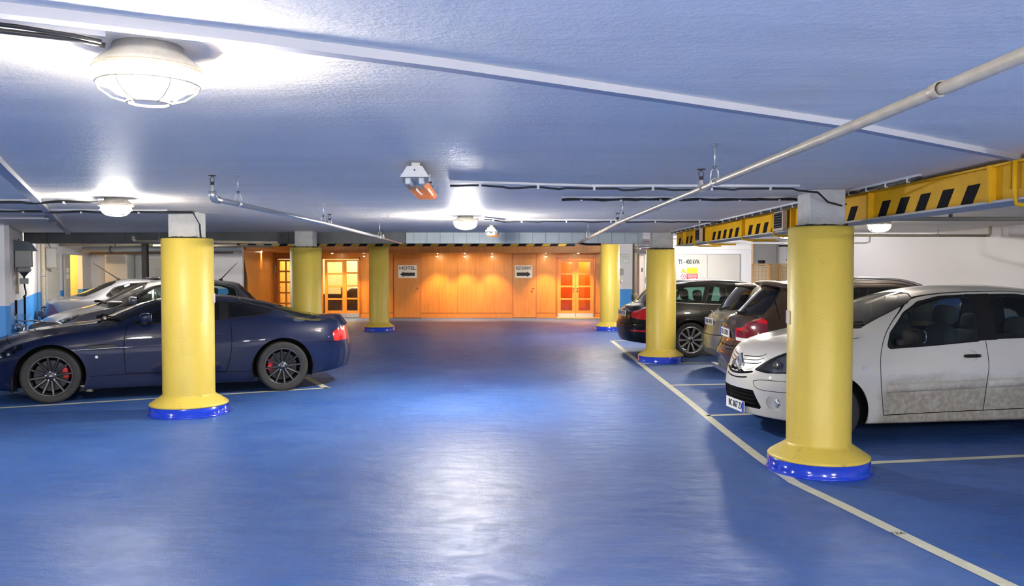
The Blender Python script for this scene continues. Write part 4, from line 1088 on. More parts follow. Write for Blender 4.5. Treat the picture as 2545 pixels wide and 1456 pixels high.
def make_grey():
    root = thing('hatchback', 'mid-grey hatchback facing the left wall, roof aerial raked back, behind the navy coupe', 'car')
    L = 4.20
    c = dict(L=L, roof=(1.95, 3.3), nose=(.75, 2.1), tail=(.42, 2.5), bow=(.25, .12), axles=(.86, 3.46), archR=.36, archz=.31, wheelR=.31, track=(.83, .83), cabw=.68, dash=(1.45, .92), drv=1,
      zc=[(0, .66), (.08, .71), (.2, .765), (.45, .84), (.9, .95), (1.0, .98), (1.12, 1.03), (1.5, 1.23), (1.85, 1.375), (2.15, 1.435), (2.6, 1.455), (3.1, 1.44), (3.45, 1.405), (3.62, 1.37), (3.72, 1.30), (3.9, 1.13), (4.02, 1.02), (4.1, .97), (4.20, .9)],
      y5=[(0, .5), (1.0, .64), (1.4, .60), (2.0, .54), (3.2, .545), (3.62, .55), (4.0, .60), (4.20, .64)],
      y4=[(0, .62), (.8, .77), (1.3, .78), (3.0, .785), (3.5, .79), (4.20, .7)],
      z4=[(0, .58), (.4, .74), (.9, .86), (1.3, .90), (2.0, .93), (3.0, .97), (3.5, 1.0), (4.0, .96), (4.20, .84)],
      y3=[(0, .76), (.86, .86), (1.6, .85), (3.46, .865), (4.20, .79)],
      z3=[(0, .46), (.86, .64), (2.5, .66), (3.5, .68), (4.20, .6)], y1=[(0, .72), (.86, .83), (3.46, .83), (4.20, .74)], z1=[(0, .19), (.9, .18), (3.0, .18), (4.20, .27)],
      crown=[(0, .04), (1.0, .04), (2.0, .05), (4.20, .04)], leanf=[(.3, -.02), (.5, -.02), (.68, .02)], leanr=[(.3, .02), (.5, .05), (.9, 0)], paint=P_GREY, cabin=(.95, 4.1), lining=.42, seats=[(2.1, .52, .37, 1.0), (2.95, .52, .36, .92)])
    p = dict(win=[[(1.64, .985), (1.72, 1.14), (1.95, 1.28), (2.2, 1.345), (2.38, 1.35), (2.38, 1.0)], [(2.46, 1.0), (2.46, 1.35), (3.0, 1.345), (3.05, 1.03)], [(3.09, 1.035), (3.05, 1.34), (3.3, 1.31), (3.50, 1.235), (3.52, 1.12), (3.42, 1.06)]], gmat=M_GLASS,
      ws=[(.98, 0), (1.02, .35), (1.2, .62), (1.82, .51), (1.9, .3), (1.92, 0)], wsmat=M_GLASSD, rw=[(0, 1.34), (.44, 1.32), (.52, 1.2), (.56, 1.03), (.4, 1.01), (0, 1.0)],
      gaps=[[(1.30, .24), (1.27, .6), (1.30, .88), (1.6, 1.17), (1.9, 1.32), (2.2, 1.40), (2.42, 1.41)], [(2.42, .24), (2.42, .97)], [(3.05, .25), (3.2, .6), (3.45, .95), (3.60, 1.12), (3.55, 1.27), (3.3, 1.38), (2.42, 1.41)], [(3.62, 1.35), (3.86, 1.1), (3.95, 1.0)]],
      doors=[[(1.30, .24), (1.27, .6), (1.30, .88), (1.6, 1.17), (1.9, 1.32), (2.2, 1.40), (2.42, 1.41), (2.42, .24)], [(2.42, .24), (2.42, 1.41), (3.3, 1.38), (3.55, 1.27), (3.60, 1.12), (3.45, .95), (3.2, .6), (3.05, .25)]])
    p['extra'] = [dict(name='quarter_light', view='S', poly=rounded([(1.29, .915), (1.50, 1.09), (1.62, 1.16), (1.63, .975)], .03), mat=M_GLASSB, glass=True), dict(name='window_surround', view='S', poly=rounded([(1.255, .90), (1.49, 1.115), (1.70, 1.225), (1.72, .965), (1.5, .94)], .03), mat=M_BLACK, off=.002),
                  dict(name='headlamp', view='S', poly=rounded([(.15, .61), (.42, .74), (.80, .865), (.66, .72), (.40, .61)], .02), mat=M_LENS, glass=True, off=.003, opt={'x1': 1.1, 'r1': 4.8}),
                  dict(name='grille', view='F', poly=[(0, .62), (.3, .62), (.34, .58), (0, .56)], mat=M_GRILLE, sep=False, off=-.02, rim=.02, opt={'x1': .5}),
                  dict(name='lower_grille', view='F', poly=[(0, .45), (.4, .45), (.5, .28), (0, .26)], mat=M_GRILLE, sep=False, off=-.02, rim=.02, opt={'x1': .5}),
                  dict(name='tail_lamp', view='R', poly=rounded([(.55, .75), (.6, 1.0), (.68, 1.02), (.9, .98), (.9, .72)], .03), mat=M_REDL, off=.005, opt={'x0': 3.75})]
    c['regions'] = basic_regions(c, p, P_GREY)
    s = build_car(c, root); X0 = L / 2
    finish_car(c, root, s, dict(n=9, w0=.04, w1=.04, dish=.02, hub=.07), .2, .205, mat('wheel_silver', (.42, .42, .43), .35, .8))
    mirror(root, s, (1.62, .985), c, P_GREY, size=(.14, .22, .15))
    for sd in (1, -1):
        hb = MB()
        for (x, z, r) in ((.42, .67, .05), (.56, .74, .045)):
            q, n = s.point('S', (x, z), {'x1': 1.1, 'r1': 4.8}); hb.sell((q.x - X0 + .05, sd * (q.y - .05), q.z - .01), (r * 2, r * 2, r * 2), M_REFL, 1, 14)
        hb.build('headlamp_bulb', root)
    ae = MB(); q, n = s.point('T', (3.30, 0)); ae.sell((q.x - X0, 0, q.z + .01), (.08, .05, .035), M_BLACK, .8, 12); ae.tube([(q.x - X0, 0, q.z + .01), (q.x + .33 - X0, 0, q.z + .36)], [.012, .004], M_BLACK, 8); ae.build('roof_aerial', root)
    for y0, y1_ in ((.5, 0), (-.05, -.55)):
        w = MB(); pts = []
        for k in range(7):
            y = y0 + (y1_ - y0) * k / 6; q, n = s.point('T', (1.02 + .22 * (y / .6)**2 + .05, abs(y))); pts.append((q.x - X0, y, q.z + .02))
        w.tube(pts, .01, M_BLACK, 6); w.sell((pts[0][0] - .06, y0, pts[0][2]), (.12, .08, .05), M_BLACK, .6, 10); w.build('wiper', root)
    return root, c

def make_saloon():
    root = thing('saloon_car', 'silver saloon with its boot toward the left wall and a front roof aerial', 'car')
    L = 4.45
    c = dict(L=L, roof=(1.9, 3.0), nose=(.6, 2.3), tail=(.40, 2.6), bow=(.25, .20), axles=(.86, 3.46), archR=.36, archz=.31, wheelR=.31, track=(.83, .83), cabw=.68, dash=(1.45, .9), drv=1,
      zc=[(0, .68), (.15, .78), (.4, .85), (.9, .93), (1.1, .97), (1.25, 1.03), (1.6, 1.22), (1.95, 1.37), (2.25, 1.43), (2.6, 1.445), (2.9, 1.43), (3.2, 1.37), (3.5, 1.25), (3.8, 1.12), (3.98, 1.065), (4.2, 1.055), (4.36, 1.05), (4.45, .98)],
      y5=[(0, .6), (1.1, .66), (1.5, .61), (2.0, .55), (2.9, .55), (3.4, .57), (3.9, .63), (4.45, .68)],
      y4=[(0, .68), (.8, .79), (1.5, .79), (3.0, .80), (3.6, .80), (4.45, .74)],
      z4=[(0, .62), (.4, .76), (.9, .85), (1.5, .90), (3.0, .97), (3.6, .99), (4.1, 1.0), (4.45, .93)],
      y3=[(0, .78), (.86, .86), (1.6, .85), (3.46, .865), (4.45, .80)],
      z3=[(0, .5), (.86, .64), (2.5, .66), (3.5, .70), (4.45, .66)], y1=[(0, .74), (.86, .83), (3.46, .83), (4.45, .76)], z1=[(0, .19), (.9, .18), (3.0, .18), (4.45, .28)],
      crown=[(0, .03), (1.2, .04), (2.1, .05), (3.6, .05), (4.45, .03)], leanr=[(.3, .0), (.5, .06), (.62, .04), (.85, -.02), (1.05, -.06)], paint=P_SILVER, cabin=(1.1, 4.0), lining=.42, seats=[(2.1, .5, .37, 1.0), (2.9, .5, .36, .92)])
    p = dict(win=[[(1.50, .95), (1.85, 1.2), (2.1, 1.33), (2.3, 1.345), (2.3, .97)], [(2.38, .975), (2.38, 1.345), (2.8, 1.33), (3.1, 1.24), (3.25, 1.08), (3.0, 1.0)]],
      ws=[(1.2, 0), (1.24, .35), (1.38, .60), (1.92, .51), (1.98, .3), (2.0, 0)], rw_view='T', rw=[(3.10, 0), (3.08, .38), (3.15, .47), (3.66, .53), (3.80, .40), (3.84, 0)],
      gaps=[[(1.42, .25), (1.4, .6), (1.45, .93)], [(2.34, .25), (2.34, .95)], [(3.0, .26), (3.2, .6), (3.3, .9)]], doors=[[(1.42, .25), (1.4, .6), (1.45, .93), (1.8, 1.21), (2.1, 1.36), (2.34, 1.37), (2.34, .25)]])
    p['extra'] = [dict(name='tail_lamp', view='R', poly=rounded([(.46, .62), (.50, .86), (.62, .93), (.74, .90), (.84, .70), (.84, .62)], .03), mat=M_REDD, off=.005, rim=-.02, opt={'x0': 3.95}),
                  gap('R', [(0, .60), (.84, .60)], .01, {'x0': 4.1}), gap('T', [(3.95, .0), (3.98, .5), (4.15, .66), (4.45, .70)], .008)]
    c['regions'] = basic_regions(c, p, P_SILVER)
    s = build_car(c, root); X0 = L / 2
    finish_car(c, root, s, dict(n=9, w0=.04, w1=.04, dish=.02, hub=.07), .2, .205, mat('wheel_silver', (.42, .42, .43), .35, .8))
    q, n = s.point('R', (.01, .78), {'x0': 4.1}); 
    hn = MB(); hn.sell((q.x - X0 + .03, 0, .84), (.07, .62, .06), P_SILVER, .5, 14); hn.build('boot_handle', root)
    plate(root, q.x + .014, 0, .74, .50, .11, 1, '2A6 3310', X0)
    ae = MB(); q, n = s.point('T', (3.02, 0)); ae.sell((q.x - X0, 0, q.z + .01), (.08, .05, .04), M_BLACK, .8, 12); ae.tube([(q.x - X0, 0, q.z + .01), (q.x + .50 - X0, 0, q.z + .37)], [.012, .004], M_BLACK, 8); ae.build('roof_aerial', root)
    sr = MB(); sr.sell((2.2 - X0, 0, 1.452), (.55, .8, .05), mat('sunroof_black', (.012, .013, .016), .1, 0, 1.0), .4, 16); sr.build('sunroof', root)
    mirror(root, s, (1.65, .95), c, P_SILVER)
    return root, c
# ------------------------------------------------------------------ building materials
def floor_mat():
    m, nt, b = _new('blue_epoxy_floor')
    N = nt.nodes; Lk = nt.links
    tc = N.new('ShaderNodeTexCoord')
    n1 = N.new('ShaderNodeTexNoise'); n1.inputs['Scale'].default_value = .7; n1.inputs['Detail'].default_value = 9; n1.inputs['Roughness'].default_value = .66
    n2 = N.new('ShaderNodeTexNoise'); n2.inputs['Scale'].default_value = 5; n2.inputs['Detail'].default_value = 8; n2.inputs['Roughness'].default_value = .7; n2.inputs['Distortion'].default_value = .6
    mp = N.new('ShaderNodeMapping'); mp.inputs['Scale'].default_value = (.8, 1.6, 1)
    Lk.new(tc.outputs['Object'], n1.inputs['Vector']); Lk.new(tc.outputs['Object'], mp.inputs[0]); Lk.new(mp.outputs[0], n2.inputs['Vector'])
    r1 = N.new('ShaderNodeValToRGB'); r1.color_ramp.elements[0].position = .32; r1.color_ramp.elements[0].color = FLOOR_A; r1.color_ramp.elements[1].position = .72; r1.color_ramp.elements[1].color = FLOOR_B
    Lk.new(n1.outputs['Fac'], r1.inputs['Fac'])
    # worn patches and scuffs where the paint has gone grey-brown
    r2 = N.new('ShaderNodeValToRGB'); r2.color_ramp.elements[0].position = .54; r2.color_ramp.elements[0].color = (0, 0, 0, 1); r2.color_ramp.elements[1].position = .82; r2.color_ramp.elements[1].color = (.8, .8, .8, 1)
    Lk.new(n2.outputs['Fac'], r2.inputs['Fac'])
    mx = N.new('ShaderNodeMixRGB'); mx.inputs[2].default_value = (.10, .12, .16, 1); Lk.new(r2.outputs[0], mx.inputs[0]); Lk.new(r1.outputs[0], mx.inputs[1])
    n4 = N.new('ShaderNodeTexNoise'); n4.inputs['Scale'].default_value = 16; n4.inputs['Detail'].default_value = 5; Lk.new(mp.outputs[0], n4.inputs['Vector'])
    r4 = N.new('ShaderNodeValToRGB'); r4.color_ramp.elements[0].position = .73; r4.color_ramp.elements[0].color = (0, 0, 0, 1); r4.color_ramp.elements[1].position = .82; r4.color_ramp.elements[1].color = (.45, .45, .45, 1)
    Lk.new(n4.outputs['Fac'], r4.inputs['Fac'])
    mx2 = N.new('ShaderNodeMixRGB'); mx2.inputs[2].default_value = (.012, .02, .05, 1); Lk.new(r4.outputs[0], mx2.inputs[0]); Lk.new(mx.outputs[0], mx2.inputs[1])
    Lk.new(mx2.outputs[0], b.inputs['Base Color'])
    rr = N.new('ShaderNodeMapRange'); rr.inputs['From Min'].default_value = .3; rr.inputs['From Max'].default_value = .7; rr.inputs['To Min'].default_value = .40; rr.inputs['To Max'].default_value = .58
    Lk.new(n2.outputs['Fac'], rr.inputs['Value']); Lk.new(rr.outputs[0], b.inputs['Roughness'])
    b.inputs['Specular IOR Level'].default_value = FLOOR_SPEC
    n3 = N.new('ShaderNodeTexNoise'); n3.inputs['Scale'].default_value = 95; n3.inputs['Detail'].default_value = 2
    n5 = N.new('ShaderNodeTexNoise'); n5.inputs['Scale'].default_value = 3.5; n5.inputs['Detail'].default_value = 4
    Lk.new(tc.outputs['Object'], n3.inputs['Vector']); Lk.new(mp.outputs[0], n5.inputs['Vector'])
    b1 = N.new('ShaderNodeBump'); b1.inputs['Strength'].default_value = .35; b1.inputs['Distance'].default_value = .004
    b2 = N.new('ShaderNodeBump'); b2.inputs['Strength'].default_value = .45; b2.inputs['Distance'].default_value = .03
    Lk.new(n5.outputs['Fac'], b2.inputs['Height']); Lk.new(n3.outputs['Fac'], b1.inputs['Height']); Lk.new(b2.outputs[0], b1.inputs['Normal']); Lk.new(b1.outputs[0], b.inputs['Normal'])
    return m

def ceil_mat():
    m, nt, b = _new('rough_painted_ceiling')
    N = nt.nodes; Lk = nt.links
    tc = N.new('ShaderNodeTexCoord')
    n1 = N.new('ShaderNodeTexNoise'); n1.inputs['Scale'].default_value = 1.4; n1.inputs['Detail'].default_value = 6
    mp = N.new('ShaderNodeMapping'); mp.inputs['Scale'].default_value = (.35, 2.2, 1)
    Lk.new(tc.outputs['Object'], mp.inputs[0]); Lk.new(mp.outputs[0], n1.inputs['Vector'])
    r = N.new('ShaderNodeValToRGB'); r.color_ramp.elements[0].position = .3; r.color_ramp.elements[0].color = CEIL_A; r.color_ramp.elements[1].position = .7; r.color_ramp.elements[1].color = CEIL_B
    Lk.new(n1.outputs['Fac'], r.inputs['Fac']); Lk.new(r.outputs[0], b.inputs['Base Color'])
    b.inputs['Roughness'].default_value = .55; b.inputs['Specular IOR Level'].default_value = .3
    n2 = N.new('ShaderNodeTexNoise'); n2.inputs['Scale'].default_value = 38; n2.inputs['Detail'].default_value = 6; n2.inputs['Roughness'].default_value = .6
    Lk.new(tc.outputs['Object'], n2.inputs['Vector'])
    b1 = N.new('ShaderNodeBump'); b1.inputs['Strength'].default_value = .4; b1.inputs['Distance'].default_value = .012
    b2 = N.new('ShaderNodeBump'); b2.inputs['Strength'].default_value = .35; b2.inputs['Distance'].default_value = .05
    Lk.new(n1.outputs['Fac'], b2.inputs['Height']); Lk.new(n2.outputs['Fac'], b1.inputs['Height']); Lk.new(b2.outputs[0], b1.inputs['Normal']); Lk.new(b1.outputs[0], b.inputs['Normal'])
    return m

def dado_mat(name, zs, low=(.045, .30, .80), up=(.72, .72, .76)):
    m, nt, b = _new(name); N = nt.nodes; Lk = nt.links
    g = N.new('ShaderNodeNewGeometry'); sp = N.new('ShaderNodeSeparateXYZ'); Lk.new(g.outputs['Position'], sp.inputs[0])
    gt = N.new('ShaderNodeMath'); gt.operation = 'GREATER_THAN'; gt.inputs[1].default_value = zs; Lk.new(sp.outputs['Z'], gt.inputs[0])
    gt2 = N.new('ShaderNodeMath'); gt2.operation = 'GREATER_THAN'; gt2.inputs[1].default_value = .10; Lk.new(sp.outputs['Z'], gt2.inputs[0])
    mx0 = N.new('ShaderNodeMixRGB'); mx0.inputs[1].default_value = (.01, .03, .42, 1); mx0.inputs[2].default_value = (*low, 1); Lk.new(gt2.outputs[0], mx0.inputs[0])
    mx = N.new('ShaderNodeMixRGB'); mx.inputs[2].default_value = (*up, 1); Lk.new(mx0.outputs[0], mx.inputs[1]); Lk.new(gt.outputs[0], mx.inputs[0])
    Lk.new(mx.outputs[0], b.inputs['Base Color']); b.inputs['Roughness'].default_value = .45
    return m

def wood_mat(name, a, c, sx=1.0, rough=.32):
    m, nt, b = _new(name); N = nt.nodes; Lk = nt.links
    tc = N.new('ShaderNodeTexCoord'); mp = N.new('ShaderNodeMapping'); mp.inputs['Scale'].default_value = (9 * sx, 9 * sx, .55)
    n = N.new('ShaderNodeTexNoise'); n.inputs['Scale'].default_value = 3; n.inputs['Detail'].default_value = 7; n.inputs['Roughness'].default_value = .6; n.inputs['Distortion'].default_value = .4
    Lk.new(tc.outputs['Object'], mp.inputs[0]); Lk.new(mp.outputs[0], n.inputs['Vector'])
    r = N.new('ShaderNodeValToRGB'); r.color_ramp.elements[0].position = .3; r.color_ramp.elements[0].color = (*a, 1); r.color_ramp.elements[1].position = .7; r.color_ramp.elements[1].color = (*c, 1)
    Lk.new(n.outputs['Fac'], r.inputs['Fac']); Lk.new(r.outputs[0], b.inputs['Base Color']); b.inputs['Roughness'].default_value = rough
    return m

def scuff_mat(name, col, dirt, z0, z1):
    """painted plaster with scuffs that thin out above the base"""
    m, nt, b = _new(name); N = nt.nodes; Lk = nt.links
    tc = N.new('ShaderNodeTexCoord'); n = N.new('ShaderNodeTexNoise'); n.inputs['Scale'].default_value = 9; n.inputs['Detail'].default_value = 8; n.inputs['Roughness'].default_value = .7
    Lk.new(tc.outputs['Object'], n.inputs['Vector'])
    g = N.new('ShaderNodeNewGeometry'); sp = N.new('ShaderNodeSeparateXYZ'); Lk.new(g.outputs['Position'], sp.inputs[0])
    mr = N.new('ShaderNodeMapRange'); mr.inputs['From Min'].default_value = z0; mr.inputs['From Max'].default_value = z1; mr.inputs['To Min'].default_value = .12; mr.inputs['To Max'].default_value = 0; Lk.new(sp.outputs['Z'], mr.inputs['Value'])
    ad = N.new('ShaderNodeMath'); ad.operation = 'ADD'; Lk.new(n.outputs['Fac'], ad.inputs[0]); Lk.new(mr.outputs[0], ad.inputs[1])
    r = N.new('ShaderNodeValToRGB'); r.color_ramp.elements[0].position = .66; r.color_ramp.elements[0].color = (*col, 1); r.color_ramp.elements[1].position = .80; r.color_ramp.elements[1].color = (*dirt, 1)
    Lk.new(ad.outputs[0], r.inputs['Fac']); Lk.new(r.outputs[0], b.inputs['Base Color']); b.inputs['Roughness'].default_value = .42
    n2 = N.new('ShaderNodeTexNoise'); n2.inputs['Scale'].default_value = 60; n2.inputs['Detail'].default_value = 3; Lk.new(tc.outputs['Object'], n2.inputs['Vector'])
    bp = N.new('ShaderNodeBump'); bp.inputs['Strength'].default_value = .18; bp.inputs['Distance'].default_value = .01; Lk.new(n2.outputs['Fac'], bp.inputs['Height']); Lk.new(bp.outputs[0], b.inputs['Normal'])
    return m

EXPO = 4.02
FLOOR_A = (.022, .083, .31, 1); FLOOR_B = (.058, .145, .40, 1); FLOOR_SPEC = .5
CEIL_A = (.88, .80, .69, 1); CEIL_B = (.95, .87, .76, 1)
M_FLOOR = floor_mat(); M_CEIL = ceil_mat()
M_WALLD = dado_mat('wall_white_over_blue', 1.13)
M_WALLF = dado_mat('far_wall_white_over_blue', .97)
M_WALLW = mat('wall_white', (.80, .80, .81), .5, bump=.1, bscale=20)
M_WOOD = wood_mat('beech_veneer', (.56, .19, .022), (.70, .29, .05))
M_WOODD = wood_mat('beech_frame', (.44, .13, .018), (.54, .18, .03))
M_YEL = scuff_mat('pillar_yellow', (.64, .48, .075), (.38, .27, .05), .05, .5)
M_BLUEB = mat('plinth_blue', (.012, .05, .62), .12, 0, .6, var=.25, vscale=14)
M_CONC = mat('raw_plaster', (.55, .55, .53), .8, bump=.5, bscale=35, var=.2, vscale=9)
M_LINE = mat('line_paint', (.72, .70, .55), .5, var=.25, vscale=6)
M_BEAMY = mat('beam_yellow', (.72, .40, .012), .6, spec=.15, var=.18, vscale=5)
M_BEAMK = mat('beam_black', (.010, .010, .014), .8, spec=.08)
M_BEAMW = mat('beam_underside', (.55, .54, .50), .6, var=.2, vscale=6)
M_STEEL = mat('steel_grey', (.12, .125, .13), .5, .3, var=.3, vscale=4)
M_GALV = mat('galvanised_sheet', (.42, .48, .52), .5, .35, var=.15, vscale=3)
M_PIPE = mat('pipe_cream', (.46, .40, .30), .4, .0, var=.25, vscale=12)
M_PIPEG = mat('pipe_galvanised', (.50, .51, .50), .35, .7)
M_CABLE = mat('cable_black', (.014, .014, .016), .5)
M_RAIL = mat('cable_rail', (.58, .59, .62), .45)
M_SIGN = mat('sign_white', (.80, .80, .78), .5)
M_ALU = mat('kick_plate', (.62, .62, .64), .3, .7)
M_BRASS = mat('brass', (.62, .50, .28), .25, 1.0)
M_DOORC = mat('door_cream', (.55, .53, .49), .5)
M_GREYB = mat('grey_box', (.42, .43, .43), .5)
M_DARKB = mat('dark_unit', (.06, .075, .10), .4, .4)

def struct(name, mb, **k):
    o = mb.build(name); tag(o, kind='structure')
    for a, b in k.items(): o[a] = b
    return o

def wall(name, p, q, z0, z1, m, th=.12, side=1):
    """slab from p to q (plan), its face on the line, thickness away from the room (side: +1 = left of p->q)"""
    p = Vector((*p, 0)); q = Vector((*q, 0)); d = (q - p).normalized(); n = Vector((-d.y, d.x, 0)) * side * th
    mb = MB(); vs = [p, q, q + n, p + n]
    mb.add([v + Vector((0, 0, z0)) for v in vs] + [v + Vector((0, 0, z1)) for v in vs], [(0, 1, 2, 3), (4, 5, 6, 7), (0, 1, 5, 4), (1, 2, 6, 5), (2, 3, 7, 6), (3, 0, 4, 7)], m)
    return struct(name, mb)

CZ = 2.30; CZ2 = 2.56
mb = MB(); mb.box((-2, 13, -.1), (26, 40, .2), M_FLOOR); struct('floor', mb)
mb = MB(); mb.box((-2, 3.875, CZ + .15), (26, 21.75, .3), M_CEIL); struct('ceiling', mb)
mb = MB(); mb.box((-2, 23.9, CZ2 + .1), (26, 18.3, .2), M_CEIL); struct('ceiling_far', mb)
# outer walls
wall('wall_left_near', (-14, 11.68), (-7.18, 11.68), 0, CZ, M_WALLD, side=1)
wall('wall_left', (-7.18, 11.68), (-10.66, 18.54), 0, CZ2, M_WALLD, side=1)
wall('wall_left_far', (-10.66, 18.54), (-10.94, 20.30), 0, CZ2, M_WALLD, side=1)
wall('wall_left_end', (-11.06, 21.25), (-11.12, 21.8), 0, CZ2, M_WALLD, side=1)
wall('wall_left_head', (-10.94, 20.30), (-11.06, 21.25), 2.0, CZ2, M_WALLD, side=1)
wall('wall_back_left', (-11.3, 21.8), (-7.12, 21.8), 0, CZ2, M_WALLD, side=1)
wall('wall_left_side', (-14, -6), (-14, 11.68), 0, CZ, M_WALLW, side=1)
wall('wall_behind', (10, -6), (-14, -6), 0, CZ, M_WALLW, side=1)
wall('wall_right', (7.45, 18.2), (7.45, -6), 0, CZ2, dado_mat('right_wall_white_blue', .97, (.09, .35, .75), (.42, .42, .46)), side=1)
wall('wall_right_recess', (8.7, 27.2), (8.7, 18.2), 0, CZ2, M_WALLW, side=1)
wall('wall_right_return', (8.7, 18.2), (7.45, 18.2), 0, CZ2, M_WALLW, side=1)
wall('wall_recess_back', (7.52, 27.2), (8.7, 27.2), 0, CZ2, M_WALLW, side=1)
wall('wall_transformer', (4.62, 25.8), (7.52, 25.8), 0, CZ2, mat('switch_room_white', (.76, .76, .80), .5), side=1, th=.9)
wall('wall_back_right', (3.03, 27.6), (4.62, 27.6), 0, CZ2, M_WALLF, side=1)
mb = MB(); mb.box((-4.1, 30.9, 1.28), (16.5, .1, 2.56), M_WALLW); struct('wall_back', mb)

# ceiling joints: slim raised battens across the slab
def batten(name, pts, w, h, z, m):
    mb = MB(); P = [Vector((*p, z - h)) for p in pts]
    n = len(P); vs = []; fs = []
    for i, p in enumerate(P):
        d = (P[min(i + 1, n - 1)] - P[max(i - 1, 0)]).normalized(); s = Vector((-d.y, d.x, 0)) * w / 2
        vs += [p + s, p - s, p - s + Vector((0, 0, h)), p + s + Vector((0, 0, h))]
    for i in range(n - 1):
        a = i * 4; b = a + 4
        for k in range(4): fs.append((a + k, a + (k + 1) % 4, b + (k + 1) % 4, b + k))
    fs += [(0, 1, 2, 3), (n * 4 - 4, n * 4 - 3, n * 4 - 2, n * 4 - 1)]
    mb.add(vs, fs, m); return struct(name, mb)
M_BATT = mat('batten_white', (.40, .40, .43), .6)
batten('trim_1', [(-1.75, 1.76), (-1.2, 2.04), (-.73, 2.27), (-.21, 2.56), (.47, 2.99), (1.46, 3.62), (2.86, 4.70)], .05, .028, CZ, M_BATT)
batten('trim_2', [(-1.9, 2.6), (-3.11, 5.03), (-4.39, 7.65), (-7.85, 14.62)], .07, .035, CZ, M_BATT)
batten('trim_3', [(-9.0, 9.95), (-5.6, 9.95)], .10, .05, CZ, M_BATT)
# cross beam between slab levels: steel on the left, sheet-clad on the right
mb = MB(); mb.box((-5.3, 14.85, 2.205), (6.8, .25, .195), M_STEEL)
for x in (-8.3, -6.9, -5.5, -4.0): mb.box((x, 14.72, 2.205), (.03, .03, .19), M_STEEL)
o = mb.build('cross_beam'); tag(o, 'steel beam across the slab edge, coloured dark as unlit, left of the olive pillar and beyond', 'beam', kind='thing')
mb = MB(); mb.box((.22, 14.85, 2.205), (4.22, .24, .195), M_GALV)  # same beam as the left length; paler colour puts the near lamp's light in
for k in range(19): mb.box((-1.75 + .235 * k, 14.727, 2.205), (.008, .008, .19), mat('sheet_seam', (.25, .29, .32), .5))
o = mb.build('cross_beam'); tag(o, 'sheet-clad beam coloured pale as lamp-lit, with vertical seams in front of the timber wall', 'beam', kind='thing')

# ------------------------------------------------------------------ painted bay lines
def floor_line(pts, w):
    mb = MB(); P = [Vector((p[0], p[1], .0022)) for p in pts]; n = len(P); vs = []; fs = []
    for i, p in enumerate(P):
        d = (P[min(i + 1, n - 1)] - P[max(i - 1, 0)]).normalized(); s = Vector((-d.y, d.x, 0)) * w / 2
        vs += [p + s, p - s]
    for i in range(n - 1): fs.append((2 * i, 2 * i + 1, 2 * i + 3, 2 * i + 2))
    mb.add(vs, fs, M_LINE); o = mb.build('floor_line'); tag(o, kind='structure'); return o
floor_line([(2.29, 18.9), (2.235, 13.85), (2.21, 10.5), (2.175, 8.4), (2.17, 7.15), (2.19, 6.35), (2.32, 5.71), (2.47, 4.9), (2.60, 4.27), (2.66, 3.9)], .095)
floor_line([(2.95, 6.98), (4.53, 7.26), (7.4, 7.72)], .09)
floor_line([(2.2, 9.25), (3.2, 9.47), (7.4, 10.3)], .09)
floor_line([(2.26, 11.68), (3.13, 11.80), (7.4, 12.5)], .09)
floor_line([(2.26, 14.36), (3.66, 14.46), (7.4, 14.9)], .09)
floor_line([(2.28, 18.87), (2.71, 18.98), (7.4, 19.6)], .09)
floor_line([(-6.9, 9.40), (-6.09, 9.77), (-2.55, 11.43)], .085)
floor_line([(-2.56, 11.39), (-3.16, 12.55)], .10)
mb = MB(); add_text(mb, '12A', .055, M_INK, Matrix.Translation((2.415, 5.12, .004)) @ Matrix.Rotation(-PI / 2, 4, 'X') @ Matrix.Rotation(.0, 4, 'Z'), depth=.001)
o = mb.build('floor_lettering', fix=False); tag(o, kind='structure')

# ------------------------------------------------------------------ pillars
def pillar(x, y, r, R, top, cap, label, rz=0.0, cz=CZ, tagp=None):
    t = thing('pillar', label, 'pillar', (x, y, 0), 0, 'yellow round pillars')
    mb = MB(); mb.lathe([(0, 0), (R + .02, 0), (R + .012, .012), (R, .035), (R, .105), (R - .01, .11), (0, .11)], M_BLUEB, n=48); mb.build('plinth', t)
    mb = MB(); mb.lathe([(R - .01, .105), (R, .112), (R, .122), (R - .012, .135), (r + .02, .21), (r + .004, .222), (r, .24), (r, top - .01), (r - .008, top), (.02, top)], M_YEL, n=56); mb.build('shaft', t)
    if cap:
        w = cap; mb = MB(); mb.box((0, 0, (top + cz) / 2 - .002), (w, w, cz - top + .0), M_CONC, rz=rz, bev=.008); mb.build('capital', t)
        mb = MB(); rn = random.Random(int(x * 100)); pts = []
        for s in range(4):
            for k in range(12):
                a = -.5 + k / 12; u, v = ((a, -.5), (.5, a), (-a, .5), (-.5, -a))[s]
                pts.append(Vector((u * (w + .02), v * (w + .02), top + .004 + rn.random() * .008)))
        mb.tube(pts, [.005 + rn.random() * .007 for _ in pts], mat('rough_black_joint', (.03, .028, .025), .9), 5, closed=True); mb.build('rough_joint', t)
    for (px_, z, a) in (tagp or []):
        mb = MB(); mb.box((r * math.cos(a) * 1.01, r * math.sin(a) * 1.01, z), (.03, .045, .11), mat('tag_plastic', (.55, .50, .46), .3), rz=a, bev=.006); mb.build('reflector', t)
    return t
pillar(-3.71, 9.44, .284, .43, 2.0, .31, 'yellow round pillar on blue plinth in front of the dark navy coupe', tagp=[(0, 1.32, .05)])
pillar(2.54, 6.80, .256, .405, 2.0, .29, 'nearest yellow round pillar, standing before the white hatchback', tagp=[(0, 1.26, PI)])
pillar(2.66, 14.72, .264, .40, 2.0, .36, 'yellow round pillar whose base hides the black estate car rear wheel', tagp=[(0, 1.45, PI)])
pillar(-3.57, 14.3, .268, .41, 2.02, .31, 'olive-shaded yellow pillar rising behind the roof of the navy coupe')
